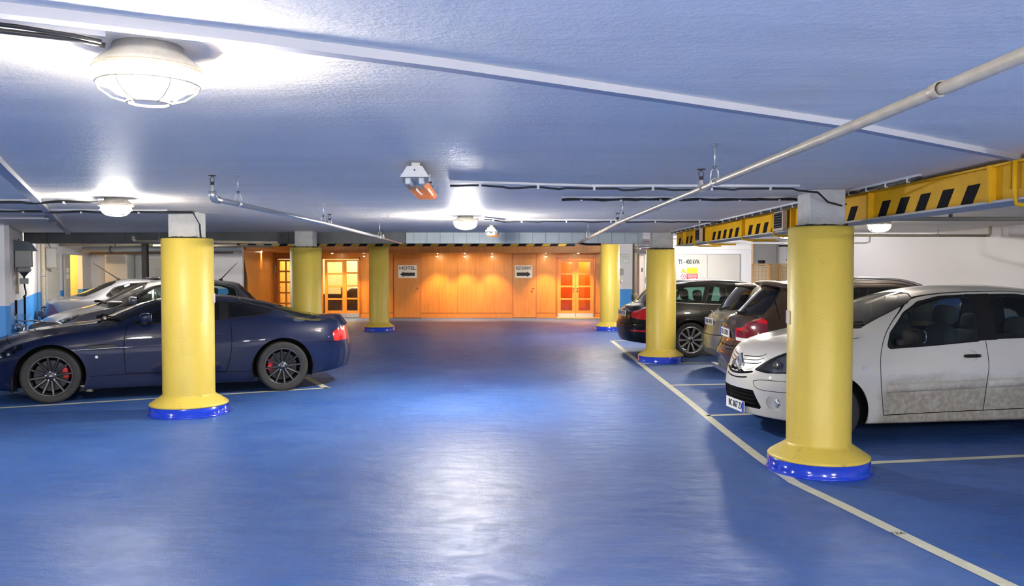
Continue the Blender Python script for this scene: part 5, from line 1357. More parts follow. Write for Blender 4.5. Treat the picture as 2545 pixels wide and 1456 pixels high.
pillar(-3.55, 22.0, .262, .405, 2.30, 0, 'small distant yellow pillar left of the HOTEL door')
pillar(2.64, 22.2, .262, .40, 2.30, 0, 'small distant yellow pillar right of the far glazed double doors')
# ------------------------------------------------------------------ timber entrance wall
YW = 27.6
def XW(px): return (px - 1272.5) / FPX * YW
def ZW(py): return EYE - (py - 667) / FPX * YW
# solid panels of the wall (openings left for the doors)
def wood_panel(name, x0, x1, z0=0.0, z1=2.2, seams=()):
    mb = MB(); mb.box(((x0 + x1) / 2, YW + .03, (z0 + z1) / 2), (x1 - x0, .06, z1 - z0), M_WOOD)
    for s in seams: mb.box((s, YW - .001, (z0 + z1) / 2), (.012, .004, z1 - z0), M_WOODD)
    if z0 < .1:
        mb.box(((x0 + x1) / 2, YW - .004, .165), (x1 - x0, .012, .018), mat('skirting_line', (.16, .05, .012), .6))  # dark trim line above the skirting
        mb.box(((x0 + x1) / 2, YW - .008, .08), (x1 - x0, .02, .15), M_WOOD)
    return struct(name, mb)
wood_panel('wall_timber_1', -8.05, XW(688))
wood_panel('wall_timber_2', XW(735), XW(800), seams=[])
wood_panel('wall_timber_3', XW(895), XW(977), seams=[XW(915)])
wood_panel('wall_timber_4', XW(1047), XW(1273), seams=[XW(1092.6), XW(1137), XW(1181.5), XW(1228)])
wood_panel('wall_timber_5', XW(1334), XW(1382))
wood_panel('wall_timber_6', XW(1478), 3.03)
mb = MB(); mb.box((-2.51, YW + .06, 2.27), (11.08, .06, .5), M_WOOD); struct('wall_timber_head', mb)
# projecting fascia and its soffit
mb = MB(); mb.box((-2.05, 26.42, 2.34), (10.2, .06, .36), M_WOOD); mb.box((-2.05, 27.0, 2.175), (10.2, 1.18, .03), M_WOODD); struct('trim_fascia', mb)
# left cheek with a wavy front edge
mb = MB(); pr = [(27.6, 0), (27.6, 2.5), (22.0, 2.5)]
for k in range(25):
    z = 2.3 - 2.3 * k / 24
    pr.append((22.0 + .62 * (1 / (1 + math.exp((z - 1.62) * 7))) - .10 * math.sin((z - .4) * 3.2) * (1 if z < 1.2 else .4), z))
Mx = Matrix(((0, 0, 1, 0), (1, 0, 0, 0), (0, 1, 0, 0), (0, 0, 0, 1)))
P0 = Vector((-7.15, 22.0, 0)); P1 = Vector((-7.98, 27.6, 0))
vs = []
for (y, z) in pr:
    t = (y - 22.0) / 5.6; p = P0 + (P1 - P0) * t; vs.append((p.x, y, z))
n = len(vs); vs += [(x - .05, y, z) for x, y, z in vs]
mb.add(vs, [tuple(range(n)), tuple(range(n, 2 * n))] + [(i, (i + 1) % n, (i + 1) % n + n, i + n) for i in range(n)], M_WOOD); struct('wall_timber_cheek', mb)
mb = MB(); mb.box((-7.55, 24.6, 2.19), (.9, 5.2, .03), M_WOOD); mb.box((-7.1, 24.2, 2.35), (.05, 4.4, .33), M_WOOD); struct('trim_cheek_soffit', mb)

def plain_door(name, x0, x1, z1):
    o = MB(); o.box(((x0 + x1) / 2, YW + .012, z1 / 2), (x1 - x0 - .05, .04, z1 - .03), M_WOOD)
    d = struct(name, o)
    f = MB()
    f.box((x0 + .012, YW - .004, z1 / 2), (.024, .02, z1), M_WOODD); f.box((x1 - .012, YW - .004, z1 / 2), (.024, .02, z1), M_WOODD); f.box(((x0 + x1) / 2, YW - .004, z1 - .012), (x1 - x0, .02, .024), M_WOODD)
    f.build('door_frame', d)
    h = MB(); hx = x1 - .115
    h.lathe([(0, -.065), (.026, -.06), (.03, -.045), (.012, -.035), (.012, 0), (.028, 0)], M_BRASS, (hx, YW - .008, 1.0), 'Y', 16); h.build('door_knob', d)
    return d
plain_door('door_1', XW(978), XW(1047), 2.02)
plain_door('door_2', XW(1273), XW(1334), 2.02)

def glazed_leaf(parent, x0, x1, z0, z1, cols, rows, mglass, kick=True, st=.10, name='door_leaf', y=YW - .02, handle=None):
    mb = MB(); H = z1 - z0; zb = z0 + (.17 if kick else .08)
    w = x1 - x0
    cw = (w - st * 2 - .05 * (cols - 1)) / cols; rh = (z1 - st - zb - .06 - .055 * (rows - 1)) / rows
    mb.box((x0 + st / 2, y, z0 + H / 2), (st, .05, H), M_WOOD); mb.box((x1 - st / 2, y, z0 + H / 2), (st, .05, H), M_WOOD)
    mb.box(((x0 + x1) / 2, y, z1 - st / 2), (w - .002, .046, st - .002), M_WOOD); mb.box(((x0 + x1) / 2, y, (z0 + zb + .06) / 2), (w - .002, .046, zb + .06 - z0), M_WOOD)
    for c in range(1, cols): mb.box((x0 + st + c * cw + (c - .5) * .05, y, z0 + H / 2), (.05, .043, H - .004), M_WOOD)
    for r in range(1, rows): mb.box(((x0 + x1) / 2, y, zb + .06 + r * rh + (r - .5) * .055), (w - .004, .040, .055), M_WOOD)
    o = mb.build(name, parent)
    for c in range(cols):
        for r in range(rows):
            g = MB(); g.box((x0 + st + c * (cw + .05) + cw / 2, y + .005, zb + .06 + r * (rh + .055) + rh / 2), (cw, .008, rh), mglass); g.build('glass_pane', o)
    if kick:
        k = MB(); k.box(((x0 + x1) / 2, y - .03, z0 + .075), (w - .01, .008, .13), M_ALU); k.build('kick_plate', o)
    if handle is not None:
        h = MB(); h.lathe([(0, -.07), (.03, -.062), (.033, -.05), (.012, -.04), (.012, 0)], M_BRASS, (handle, y - .024, 1.0), 'Y', 16); h.build('door_knob', o)
    return o
M_GLZ = glass('clear_pane', (.95, .93, .86), .05)
M_GLO = glass('orange_pane', (.98, .86, .68), .07, .06)
# right pair
x0, x1 = XW(1383), XW(1477); xm = (x0 + x1) / 2
mb = MB(); mb.box((x0 + .02, YW, 1.01), (.04, .1, 2.02), M_WOODD); mb.box((x1 - .02, YW, 1.01), (.04, .1, 2.02), M_WOODD); mb.box((xm, YW, 2.0), (x1 - x0, .1, .05), M_WOODD)
d = struct('door_3', mb); glazed_leaf(d, x0 + .04, xm - .004, .02, 1.97, 1, 4, M_GLO, handle=xm - .06); glazed_leaf(d, xm + .004, x1 - .04, .02, 1.97, 1, 4, M_GLO, handle=xm + .06)
# left pair (one leaf full, one narrower)
x0, x1 = XW(800), XW(895); xm = XW(856)
mb = MB(); mb.box((x0 + .02, YW, 1.01), (.04, .1, 2.02), M_WOODD); mb.box((x1 - .015, YW, 1.01), (.03, .1, 2.02), M_WOODD); mb.box(((x0 + x1) / 2, YW, 2.0), (x1 - x0, .1, .05), M_WOODD)
d = struct('door_4', mb); glazed_leaf(d, XW(808), xm + .03, .02, 1.96, 1, 4, M_GLZ, st=.09); glazed_leaf(d, xm + .03, x1 - .03, .02, 1.96, 1, 4, M_GLZ, st=.05)
# far-left single glazed door
x0, x1 = XW(688), XW(735)
mb = MB(); mb.box((x0 + .02, YW, 1.01), (.04, .1, 2.02), M_WOODD); mb.box((x1 - .02, YW, 1.01), (.04, .1, 2.02), M_WOODD); mb.box(((x0 + x1) / 2, YW, 2.0), (x1 - x0, .1, .05), M_WOODD)
d = struct('door_5', mb); lf = glazed_leaf(d, x0 + .04, x1 - .04, .02, 1.96, 2, 5, glass('warm_pane', (.95, .72, .42), .06, .05), kick=False, st=.07)
h = MB(); h.box((x0 + .075, YW - .052, 1.0), (.035, .012, .2), M_BRASS); h.tube([(x0 + .075, YW - .06, 1.03), (x0 + .075, YW - .10, 1.03), (x0 + .17, YW - .10, 1.03)], .009, M_BRASS, 8); h.build('door_lever', lf)

# rooms behind the glazing
M_ROOMY = mat('lobby_cream', (.84, .76, .54), .7)
mb = MB(); mb.box((-6.7, 30.6, 1.2), (2.9, .1, 2.4), M_ROOMY); mb.box((-8.1, 29.2, 1.2), (.1, 3.0, 2.4), M_ROOMY); mb.box((-4.9, 29.2, 1.2), (.1, 3.0, 2.4), M_ROOMY); mb.box((-6.5, 29.2, 2.45), (3.3, 3.0, .1), M_ROOMY); struct('wall_lobby', mb)
mb = MB(); mb.box((2.1, 28.9, 1.2), (1.7, .08, 2.4), M_WOOD); mb.box((1.3, 28.3, 1.2), (.08, 1.2, 2.4), M_WOOD); mb.box((2.95, 28.3, 1.2), (.08, 1.2, 2.4), M_WOOD); mb.box((2.1, 28.3, 2.42), (1.7, 1.3, .08), M_WOOD); struct('wall_vestibule', mb)
# lobby furniture seen through the glass
M_LEATH = mat('brown_leather', (.10, .06, .035), .5)
t = thing('armchair', 'dark rounded armchair seen through the lower panes of the left glazed doors', 'chair', (-5.45, 29.4, 0))
mb = MB(); mb.sell((0, .05, .26), (.8, .75, .36), M_LEATH, .4); mb.build('seat', t)
mb = MB(); mb.sell((0, -.28, .55), (.85, .22, .85), M_LEATH, .6); mb.build('backrest', t)
for sx in (-.4, .4):
    mb = MB(); mb.sell((sx, .05, .4), (.18, .75, .5), M_LEATH, .5); mb.build('armrest', t)
t = thing('table', 'brown lobby counter behind the left glazed doors', 'table', (-6.5, 29.6, 0))
mb = MB(); mb.box((0, 0, .72), (.95, .5, .05), M_LEATH); mb.build('tabletop', t)
mb = MB(); mb.box((0, .02, .35), (.8, .42, .68), mat('counter_dark', (.12, .075, .045), .5)); mb.build('counter_front', t)
t = thing('potted_plant', 'small dark potted plant on the lobby counter behind the glazed doors', 'plant', (-6.05, 29.5, .745))
mb = MB(); mb.lathe([(0, 0), (.06, 0), (.08, .12), (.07, .12), (0, .1)], M_LEATH, n=16); mb.build('pot', t)
mb = MB(); rn = random.Random(4)
for k in range(26):
    a = rn.random() * 2 * PI; l = .12 + rn.random() * .15; e = .3 + rn.random(); d_ = Vector((math.cos(a) * math.cos(e), math.sin(a) * math.cos(e), math.sin(e)))
    s_ = d_.cross(Vector((0, 0, 1))).normalized() * .018; p = Vector((0, 0, .1)); mb.add([p, p + d_ * l * .5 + s_, p + d_ * l, p + d_ * l * .5 - s_], [(0, 1, 2, 3)], mat('leaf_dark', (.04, .06, .025), .6))
mb.build('foliage', t)
mb = MB(); mb.box((XW(685), YW - .02, 1.62), (.05, .02, .32), mat('frame_dark', (.05, .03, .02), .4)); mb.box((XW(685), YW - .031, 1.62), (.03, .004, .28), M_SIGN)
o = mb.build('notice_frame'); tag(o, 'slim dark notice frame left of the far-left glazed door', 'frame', kind='thing')

# signs on the two plain doors
def arrow_sign(x, z, w, h, txt, d, label):
    t = thing('sign', label, 'sign', (x, YW - .012, z))
    mb = MB(); mb.box((0, 0, 0), (w, .006, h), M_SIGN); mb.build('sign_board', t)
    mb = MB(); add_text(mb, txt, h * .36, M_INK, Matrix.Translation((0, -.0045, h * .27)), width=w * .88, bold=.002); mb.build('sign_lettering', t, fix=False)
    L_ = w * .80; mb = MB(); a = .055; pr = [(-L_ / 2, 0), (-L_ / 2 + .12, .095), (-L_ / 2 + .12, a), (L_ / 2, a), (L_ / 2, -a), (-L_ / 2 + .12, -a), (-L_ / 2 + .12, -.095)]
    mb.prism([(d * u, v - h * .20) for u, v in pr], M_INK, 'Y', -.0055, -.003); mb.build('arrow', t)
    return t
arrow_sign(XW(1013), ZW(675), .62, .43, 'HOTEL', 1, 'white HOTEL sign with a black arrow pointing left on a timber door')
arrow_sign(XW(1301.5), ZW(675), .585, .425, 'RESTAURANT', -1, 'white RESTAURANT sign with a black arrow pointing right on a timber door')
mb = MB(); mb.box((2.3, 27.3, .012), (1.7, .5, .02), mat('door_mat', (.42, .30, .16), .9, bump=.3, bscale=150)); o = mb.build('door_mat'); tag(o, 'flat tan doormat before the right glazed double doors', 'mat', kind='thing')

# spot lamps under the fascia
def spot(px, energy, y=27.06, z=2.16, group='small spotlights under the timber fascia', label=None, visible=True, tilt=.05, size=1.55):
    x = (px - 1272.5) / FPX * y
    t = thing('spotlight', label, 'lamp', (x, y, z), 0, group)
    mb = MB(); mb.lathe([(0, 0), (.03, 0), (.03, -.012), (.008, -.014), (.008, -.05)], M_CHROME, n=14); mb.build('lamp_base', t)
    mb = MB(); mb.lathe([(.012, -.05), (.034, -.075), (.036, -.10), (.032, -.10)], M_CHROME, n=16); mb.build('lamp_shade', t)
    mb = MB(); mb.sell((0, 0, -.098), (.05, .05, .035), emit('halogen_bulb', (1, .78, .42), 60), 1, 12); mb.build('bulb', t)
    l = bpy.data.lights.new('spot_beam', 'SPOT'); l.energy = energy; l.color = (1, .54, .20); l.spot_size = size; l.spot_blend = .7; l.shadow_soft_size = .03
    lo = bpy.data.objects.new('spot_beam', l); COL.objects.link(lo); lo.parent = t; lo.location = (0, .0, -.125); lo.rotation_euler = (tilt, 0, 0)
    return t
SP = 17.0
spot(1087, SP, label='small spotlight under the fascia, first right of the HOTEL door')
spot(1155, SP, label='small spotlight under the fascia, middle one of the three between the door signs')
spot(1223, SP, label='small spotlight under the fascia, first left of the RESTAURANT door')
spot(1357, SP, label='small spotlight under the fascia, between RESTAURANT door and glazed doors')
spot(905, SP * .6, y=26.9, label='small spotlight under the fascia, near the left glazed doors')
def downlight(px, y, z, energy, label, color=(1, .62, .25)):
    x = (px - 1272.5) / FPX * y
    t = thing('downlight', label, 'lamp', (x, y, z), 0, 'recessed downlights')
    mb = MB(); mb.lathe([(.03, 0), (.05, 0), (.05, -.01), (.034, -.012)], M_BRASS, n=20); mb.build('lamp_ring', t)
    mb = MB(); mb.sell((0, 0, -.008), (.066, .066, .02), emit('halogen_bulb', (1, .78, .42), 60), 1, 12); mb.build('bulb', t)
    l = bpy.data.lights.new('down_beam', 'SPOT'); l.energy = energy; l.color = color; l.spot_size = 1.9; l.spot_blend = .8; l.shadow_soft_size = .04
    lo = bpy.data.objects.new('down_beam', l); COL.objects.link(lo); lo.parent = t; lo.location = (0, 0, -.03)
    return t
downlight(1437, 26.9, 2.158, 26, 'recessed downlight above the right glazed double doors')
downlight(826, 26.9, 2.158, 26, 'recessed downlight above the left glazed doors')
downlight(650, 25.0, 2.172, 12, 'recessed downlight over the timber cheek wall')
# lamps in the rooms behind
def room_lamp(loc, e, label, col=(1, .80, .48), r=.09):
    t = thing('globe_lamp', label, 'lamp', loc)
    mb = MB(); mb.lathe([(0, .1), (.05, .1), (.05, .06), (0, .06)], M_BRASS, n=16); mb.build('lamp_base', t)
    mb = MB(); mb.sell((0, 0, 0), (r * 2, r * 2, r * 1.6), emit('warm_globe_%d' % int(e), col, e), 1, 16); mb.build('globe', t)
    return t
room_lamp((-5.45, 29.9, 2.28), 20, 'round lobby ceiling lamp behind the left glazed doors')
room_lamp((-7.3, 29.4, 2.28), 14, 'round lobby ceiling lamp behind the far-left glazed door')
room_lamp((2.55, 28.4, 2.26), 28, 'round vestibule ceiling lamp behind the right glazed doors', (1, .55, .18))

# ------------------------------------------------------------------ transformer room front
YT = 25.8
def XT(px): return (px - 1272.5) / FPX * YT
def ZT(py): return EYE - (py - 667) / FPX * YT
mb = MB(); mb.box(((XT(1672) + XT(1757)) / 2, YT - .02, 1.05), (XT(1757) - XT(1672) - .012, .04, 2.06), M_DOORC)
d = struct('door_6', mb); mb = MB(); mb.box(((XT(1757) + XT(1838)) / 2, YT - .02, 1.05), (XT(1838) - XT(1757) - .012, .04, 2.06), M_DOORC); mb.build('door_leaf', d)
mb = MB(); mb.box(((XT(1672) + XT(1838)) / 2, YT - .008, 2.10), (XT(1838) - XT(1672) + .05, .016, .03), M_GREYB); mb.box((XT(1839.5), YT - .008, 1.05), (.03, .016, 2.1), M_GREYB); mb.build('door_frame', d)
mb = MB(); mb.box((6.1, YT - .03, 2.27), (2.8, .05, .02), M_SIGN); mb.box((7.50, YT - .02, 1.28), (.05, .05, 2.5), mat('corner_bead', (.62, .42, .24), .5)); struct('trim_4', mb)
t = thing('sign', 'black T1 - 400 kVA lettering on the pale switch-room door', 'sign', (XT(1711), YT - .042, ZT(651)))
mb = MB(); add_text(mb, 'T1 - 400 kVA', .19, M_INK, Matrix.Identity(4), width=.66, bold=.006); mb.prism([(-.234, .066), (-.256, .050), (-.256, .034), (-.234, .050)], M_INK, 'Y', -.001, .001); mb.build('sign_lettering', t, fix=False)
M_SIGNY = mat('sign_yellow', (.85, .72, .02), .5); M_SIGNR = mat('sign_red', (.62, .03, .06), .5)
def small_sign(px0, px1, py0, py1, m, label):
    t = thing('sign', label, 'sign', (XT((px0 + px1) / 2), YT - .046, ZT((py0 + py1) / 2)))
    w, h = (px1 - px0) / FPX * YT, (py1 - py0) / FPX * YT
    mb = MB(); mb.box((0, 0, 0), (w, .006, h), m); mb.build('sign_board', t); return t, w, h
t, w, h = small_sign(1690, 1704.5, 665, 679, M_SIGN, 'small white sign with yellow triangle and black lightning bolt')
mb = MB(); mb.prism([(-.085, -.07), (.085, -.07), (0, .08)], M_INK, 'Y', -.005, -.002); mb.prism([(-.067, -.06), (.067, -.06), (0, .062)], M_SIGNY, 'Y', -.007, -.004); mb.prism([(.012, .035), (-.02, -.01), (.0, -.01), (-.012, -.045), (.024, .005), (.002, .005)], M_INK, 'Y', -.009, -.006); mb.build('warning_triangle', t)
t, w, h = small_sign(1705.5, 1733, 665, 679, M_SIGNY, 'small yellow high-voltage notice with dark text lines')
mb = MB()
for k, s in enumerate(('VYSOKÉ NAPĚTÍ', 'ŽIVOTU NEBEZPEČNO', 'DOTÝKAT SE', 'ELEKTRICKÝCH ZAŘÍZENÍ')): add_text(mb, s, .026, M_INK, Matrix.Translation((0, -.004, .055 - .036 * k)), width=(.22, .29, .2, .29)[k])
mb.build('sign_lettering', t, fix=False)
t, w, h = small_sign(1690, 1704.5, 680, 694.5, M_SIGN, 'small white sign with red prohibition ring and diagonal bar')
mb = MB(); pts = [(.072 * math.cos(2 * PI * k / 28), -.006, .072 * math.sin(2 * PI * k / 28)) for k in range(28)]; mb.tube(pts, .010, M_SIGNR, 6, closed=True); mb.tube([(-.05, -.006, .05), (.05, -.006, -.05)], .008, M_SIGNR, 6); mb.box((.012, -.005, .012), (.03, .004, .03), M_INK); mb.build('prohibition_ring', t)
t, w, h = small_sign(1705.5, 1733, 680, 694.5, M_SIGNR, 'small red fire notice with white text lines')
mb = MB()
for k, s in enumerate(('NEHAS VODOU', 'ANI PĚNOVÝMI', 'PŘÍSTROJI')): add_text(mb, s, .034, M_SIGN, Matrix.Translation((0, -.004, .048 - .048 * k)), width=(.29, .29, .24)[k], bold=.001)
mb.build('sign_lettering', t, fix=False)
# garage service board, boxes and tall cabinets by the far right pillar
t = thing('sign', 'white GARAGE SERVICE board with green letters beside the far right pillar', 'sign', (XW(1552), YW - .02, ZW(643)))
mb = MB(); mb.box((0, 0, 0), (.26, .02, .27), M_SIGN); mb.box((0, .004, 0), (.28, .02, .29), M_GREYB); mb.build('sign_board', t)
mb = MB(); M_GRN = mat('letter_green', (.01, .30, .20), .5)
add_text(mb, 'GARAGE', .06, M_GRN, Matrix.Translation((0, -.012, .075)), width=.19); add_text(mb, 'SERVICE', .06, M_GRN, Matrix.Translation((0, -.012, 0)), width=.19)
mb.prism([(-.08, -.11), (-.03, -.06), (-.045, -.055), (-.09, -.10)], M_GRN, 'Y', -.013, -.010); mb.build('sign_lettering', t, fix=False)
mb = MB(); mb.box((XW(1545), YW - .06, ZW(675)), (.10, .1, .21), M_GREYB, bev=.008); o = mb.build('switch_box'); tag(o, 'small grey switch box below the garage service board', 'box', kind='thing')
mb = MB(); mb.box((XW(1545), YW - .05, ZW(698)), (.08, .08, .10), M_SIGN, bev=.008); o = mb.build('socket_box'); tag(o, 'small white socket box under the grey switch box', 'box', kind='thing')
t = thing('drain_pipe', 'thick brown-grey drain pipe standing behind the black estate car', 'pipe', (XT(1576) - .1, 25.0, 0))
mb = MB(); mb.lathe([(.07, .0), (.07, 2.56)], mat('drain_brown', (.14, .125, .085), .5), n=20); mb.build('pipe_run', t)
mb = MB(); mb.lathe([(.07, .68), (.10, .70), (.10, .86), (.085, .90), (.07, .92)], mat('drain_brown', (.14, .125, .085), .5), n=20); mb.build('pipe_collar', t)
for k, (px0, px1, yy, z1, m_, lab) in enumerate(((1588, 1600, 25.3, 2.12, mat('cabinet_pink', (.52, .42, .36), .5), 'tall pinkish metal cabinet left of the second right-hand pillar'), (1600, 1612, 25.5, 2.10, M_GREYB, 'tall grey metal cabinet partly hidden by the second right-hand pillar'))):
    xa, xb = (px0 - 1272.5) / FPX * yy, (px1 - 1272.5) / FPX * yy
    t = thing('cabinet', lab, 'cabinet', ((xa + xb) / 2, yy, 0))
    mb = MB(); mb.box((0, .2, z1 / 2), (xb - xa, .4, z1), m_, bev=.006); mb.build('cabinet_body', t)
    mb = MB(); mb.box((0, -.006, z1 / 2), (xb - xa - .02, .014, z1 - .06), m_); mb.build('door', t)
    mb = MB(); mb.box((.02, -.02, 1.62 - .1 * k), (.03, .02, .12), M_INK); mb.build('handle', t)
t = thing('ceiling_pipe_manifold', 'cluster of small pipes and valves above the tall cabinets', 'pipes', (4.0, 24.6, 2.28))
for k, (dz, m_) in enumerate(((0, M_PIPEG), (.07, M_CHROME), (-.06, mat('pipe_rust', (.30, .12, .07), .5)))):
    mb = MB(); mb.tube([(-.25, .03 * k, dz), (.5, .03 * k, dz)], .02, m_, 10); mb.build('pipe_run', t)
mb = MB(); mb.sell((-.2, -.03, -.04), (.09, .06, .09), M_CHROME, .8, 12); mb.build('valve', t)

# ------------------------------------------------------------------ recess on the right: folding screens
def screen_panel(parent, a, b, z1):
    a = Vector((*a, 0)); b = Vector((*b, 0)); d = b - a; w = d.length; ang = math.atan2(d.y, d.x)
    M = Matrix.Translation(a) @ Matrix.Rotation(ang, 4, 'Z')
    WB = mat('screen_pine', (.62, .36, .12), .5); PB = mat('screen_paper', (.68, .52, .32), .8)
    mb = MB()
    def bx(c, s, m): mb.add([M @ Vector(v) for v in MB().box(c, s, m).v], [(0, 1, 3, 2), (4, 6, 7, 5), (0, 4, 5, 1), (2, 3, 7, 6), (0, 2, 6, 4), (1, 5, 7, 3)], m)
    for x in (.02, w - .02): bx((x, 0, z1 / 2), (.04, .03, z1), WB)
    for z in (.06, z1 - .02): bx((w / 2, 0, z), (w, .03, .04), WB)
    o = mb.build('screen_panel', parent)
    mb = MB(); bx((w / 2, .004, z1 / 2), (w - .06, .004, z1 - .1), PB); mb.build('paper_sheet', o)
    mb = MB()
    for k in range(1, 5): bx((w * k / 5, -.004, z1 / 2), (.007, .007, z1 - .1), mat('screen_lattice', (.50, .33, .15), .6))
    for k in range(1, 17): bx((w / 2, -.004, z1 * k / 17), (w - .06, .006, .006), mat('screen_lattice', (.50, .33, .15), .6))
    mb.build('lattice', o)
t = thing('folding_screen', 'pale pine folding screen with papered lattice panels behind the parked cars', 'screen', (0, 0, 0))
screen_panel(t, (6.40, 22.05), (6.83, 21.9), 1.79); screen_panel(t, (6.85, 21.9), (7.16, 22.15), 1.78); screen_panel(t, (7.18, 22.15), (7.55, 21.9), 1.79); screen_panel(t, (7.57, 21.9), (8.0, 22.1), 1.79)
t = thing('waste_bin', 'round black bucket standing above the folding screen top edge', 'bucket', (7.62, 25.2, 1.66))
mb = MB(); mb.lathe([(0, 0), (.09, 0), (.105, .24), (.095, .24), (.085, .02), (0, .02)], M_BLACK, n=24); mb.build('bucket_shell', t)
mb = MB(); mb.lathe([(.105, .23), (.112, .235), (.112, .25), (.10, .25)], M_BLACK, n=24); mb.build('rim', t)
t = thing('shelf_unit', 'plain pale shelf unit carrying the black bucket behind the folding screen', 'shelf', (7.9, 25.3, 0))
for z in (.1, .85, 1.63):
    mb = MB(); mb.box((0, 0, z), (1.0, .4, .04), M_GREYB); mb.build('shelf', t)
for sx in (-.48, .48):
    mb = MB(); mb.box((sx, 0, .82), (.03, .4, 1.64), M_GREYB); mb.build('side_panel', t)
t = thing('pull_cord_rack', 'dark ceiling rack with three hanging cords and small balls, upper right recess', 'rack', (7.0, 21.2, 2.22))
mb = MB(); mb.box((.1, 0, .02), (.5, .06, .04), M_BEAMK); mb.build('rack_bar', t)
for k, (dx, l, m_) in enumerate(((.05, .33, mat('cord_blue', (.05, .25, .55), .6)), (.10, .36, M_STEEL), (.16, .22, M_STEEL))):
    mb = MB(); mb.tube([(dx, 0, 0), (dx, 0, -l)], .004, m_, 6); mb.sell((dx, 0, -l - .015), (.03, .03, .03), M_BEAMK, 1, 10); mb.build('cord', t)

# ------------------------------------------------------------------ back-left corner
M_YROOM = mat('stair_yellow', (.78, .58, .22), .6)
mb = MB(); mb.box((-12.4, 20.0, 1.2), (2.6, .1, 2.4), M_YROOM); mb.box((-12.4, 21.5, 1.2), (2.6, .1, 2.4), M_YROOM); mb.box((-13.7, 20.8, 1.2), (.1, 1.6, 2.4), M_YROOM); mb.box((-12.4, 20.8, 2.42), (2.6, 1.6, .1), M_YROOM); struct('wall_stairwell', mb)
room_lamp((-12.2, 20.75, 2.25), 22, 'round stairwell ceiling lamp through the yellow doorway', (1, .74, .34))
dl = Vector((-.126, .992, 0)); 
def wpt(t): return Vector((-10.66, 18.54, 0)) + (Vector((-11.06, 21.25, 0)) - Vector((-10.66, 18.54, 0))) * t
wang = math.atan2(21.25 - 18.54, -.40)
mb = MB(); c = wpt(.28); mb.box((c.x + .03, c.y, 1.0), (.72, .04, 2.0), M_DOORC, rz=wang); d = struct('door_7', mb)
mb = MB(); c = wpt(.38); mb.box((c.x + .07, c.y, 1.0), (.12, .03, .03), M_CHROME, rz=wang); mb.sell((c.x + .08, c.y, 1.0), (.05, .05, .05), M_CHROME, 1, 10); mb.build('door_lever', d)
mb = MB(); c = wpt(.59); mb.box((c.x + .03, c.y, 1.0), (.32, .04, 2.0), mat('door_grey_cream', (.48, .46, .42), .5), rz=wang); d = struct('door_8', mb)
mb = MB(); c = wpt(.59); mb.box((c.x + .055, c.y, 1.62), (.18, .006, .1), M_SIGN, rz=wang); mb.box((c.x + .055, c.y, 1.46), (.18, .006, .1), M_SIGN, rz=wang); mb.build('paper_notice', d)
mb = MB(); mb.box((-12.55, 20.72, 1.2), (.06, .05, 2.4), mat('jamb_brown', (.22, .10, .03), .5)); struct('trim_5', mb)
t = thing('riser_pipe', 'cream vertical pipe where the blue-and-white left wall turns the corner', 'pipe', (-10.44, 18.36, 0))
mb = MB(); mb.lathe([(.05, 0), (.05, 2.56)], M_PIPE, n=16); mb.build('pipe_run', t)
for z in (.5, 1.5):
    mb = MB(); mb.lathe([(.05, z - .02), (.058, z - .02), (.058, z + .02), (.05, z + .02)], M_PIPEG, n=16); mb.build('pipe_clip', t)
YB = 21.8
def XB(px): return (px - 1272.5) / FPX * YB
def ZB(py): return EYE - (py - 667) / FPX * YB
t = thing('sign', 'small green sign with pale lines on the warm-lit back wall', 'sign', (XB(269), YB - .01, ZB(679.5)))
mb = MB(); mb.box((0, 0, 0), (.155, .012, .225), mat('sign_green', (.01, .40, .09), .5)); mb.build('sign_board', t)
mb = MB(); mb.box((-.005, -.008, .06), (.10, .004, .016), M_SIGN); mb.box((0, -.008, -.085), (.1, .004, .006), M_SIGN); mb.build('sign_arrow', t)
mb = MB(); mb.box((XB(217), YB - .02, ZB(711)), (.23, .04, .20), mat('hatch_cream', (.62, .52, .34), .5)); o = mb.build('wall_box'); tag(o, 'square cream service hatch low on the back-left wall', 'hatch', kind='thing')
t = thing('cabinet', 'tall cream cabinet with a louvred top panel left of the dark steel post', 'cabinet', (XB(312), YB - .26, 0))
mb = MB(); mb.box((0, 0, ZB(632) / 2), (.58, .5, ZB(632)), M_DOORC, bev=.008); mb.build('cabinet_body', t)
mb = MB(); mb.box((0, -.255, ZB(645)), (.50, .02, .23), M_GREYB); 
for k in range(9): mb.box((0, -.268, ZB(645) - .09 + .022 * k), (.46, .01, .008), mat('grille_bar_dark', (.22, .22, .20), .6))  # darker bars across the grille
mb.build('grille', t)
mb = MB(); mb.box((XB(349), YB - .06, 1.0), (.16, .1, 2.0), M_GREYB, bev=.006); o = mb.build('duct_panel'); tag(o, 'narrow grey panel between the cream cabinet and the dark post', 'panel', kind='thing')
t = thing('steel_post', 'dark steel post from floor to beam behind the silver saloon', 'post', (xat(361.5, 19.6), 19.6, 0))
mb = MB(); mb.box((0, 0, 1.28), (.12, .12, 2.56), mat('post_dark', (.03, .028, .028), .85, spec=.1)); mb.build('post_shaft', t)
mb = MB(); mb.box((0, 0, .01), (.24, .24, .02), M_STEEL); mb.build('base_plate', t)
mb = MB(); mb.box((XB(388), YB - .02, 1.0), (.42, .04, ZB(643) + .95 - 1.0), M_DOORC); d = struct('door_9', mb)
mb = MB()
for k in range(10): mb.box((XB(396), YB - .045, 1.35 + .035 * k), (.19, .012, .012), M_GREYB)
mb.build('louvre', d)
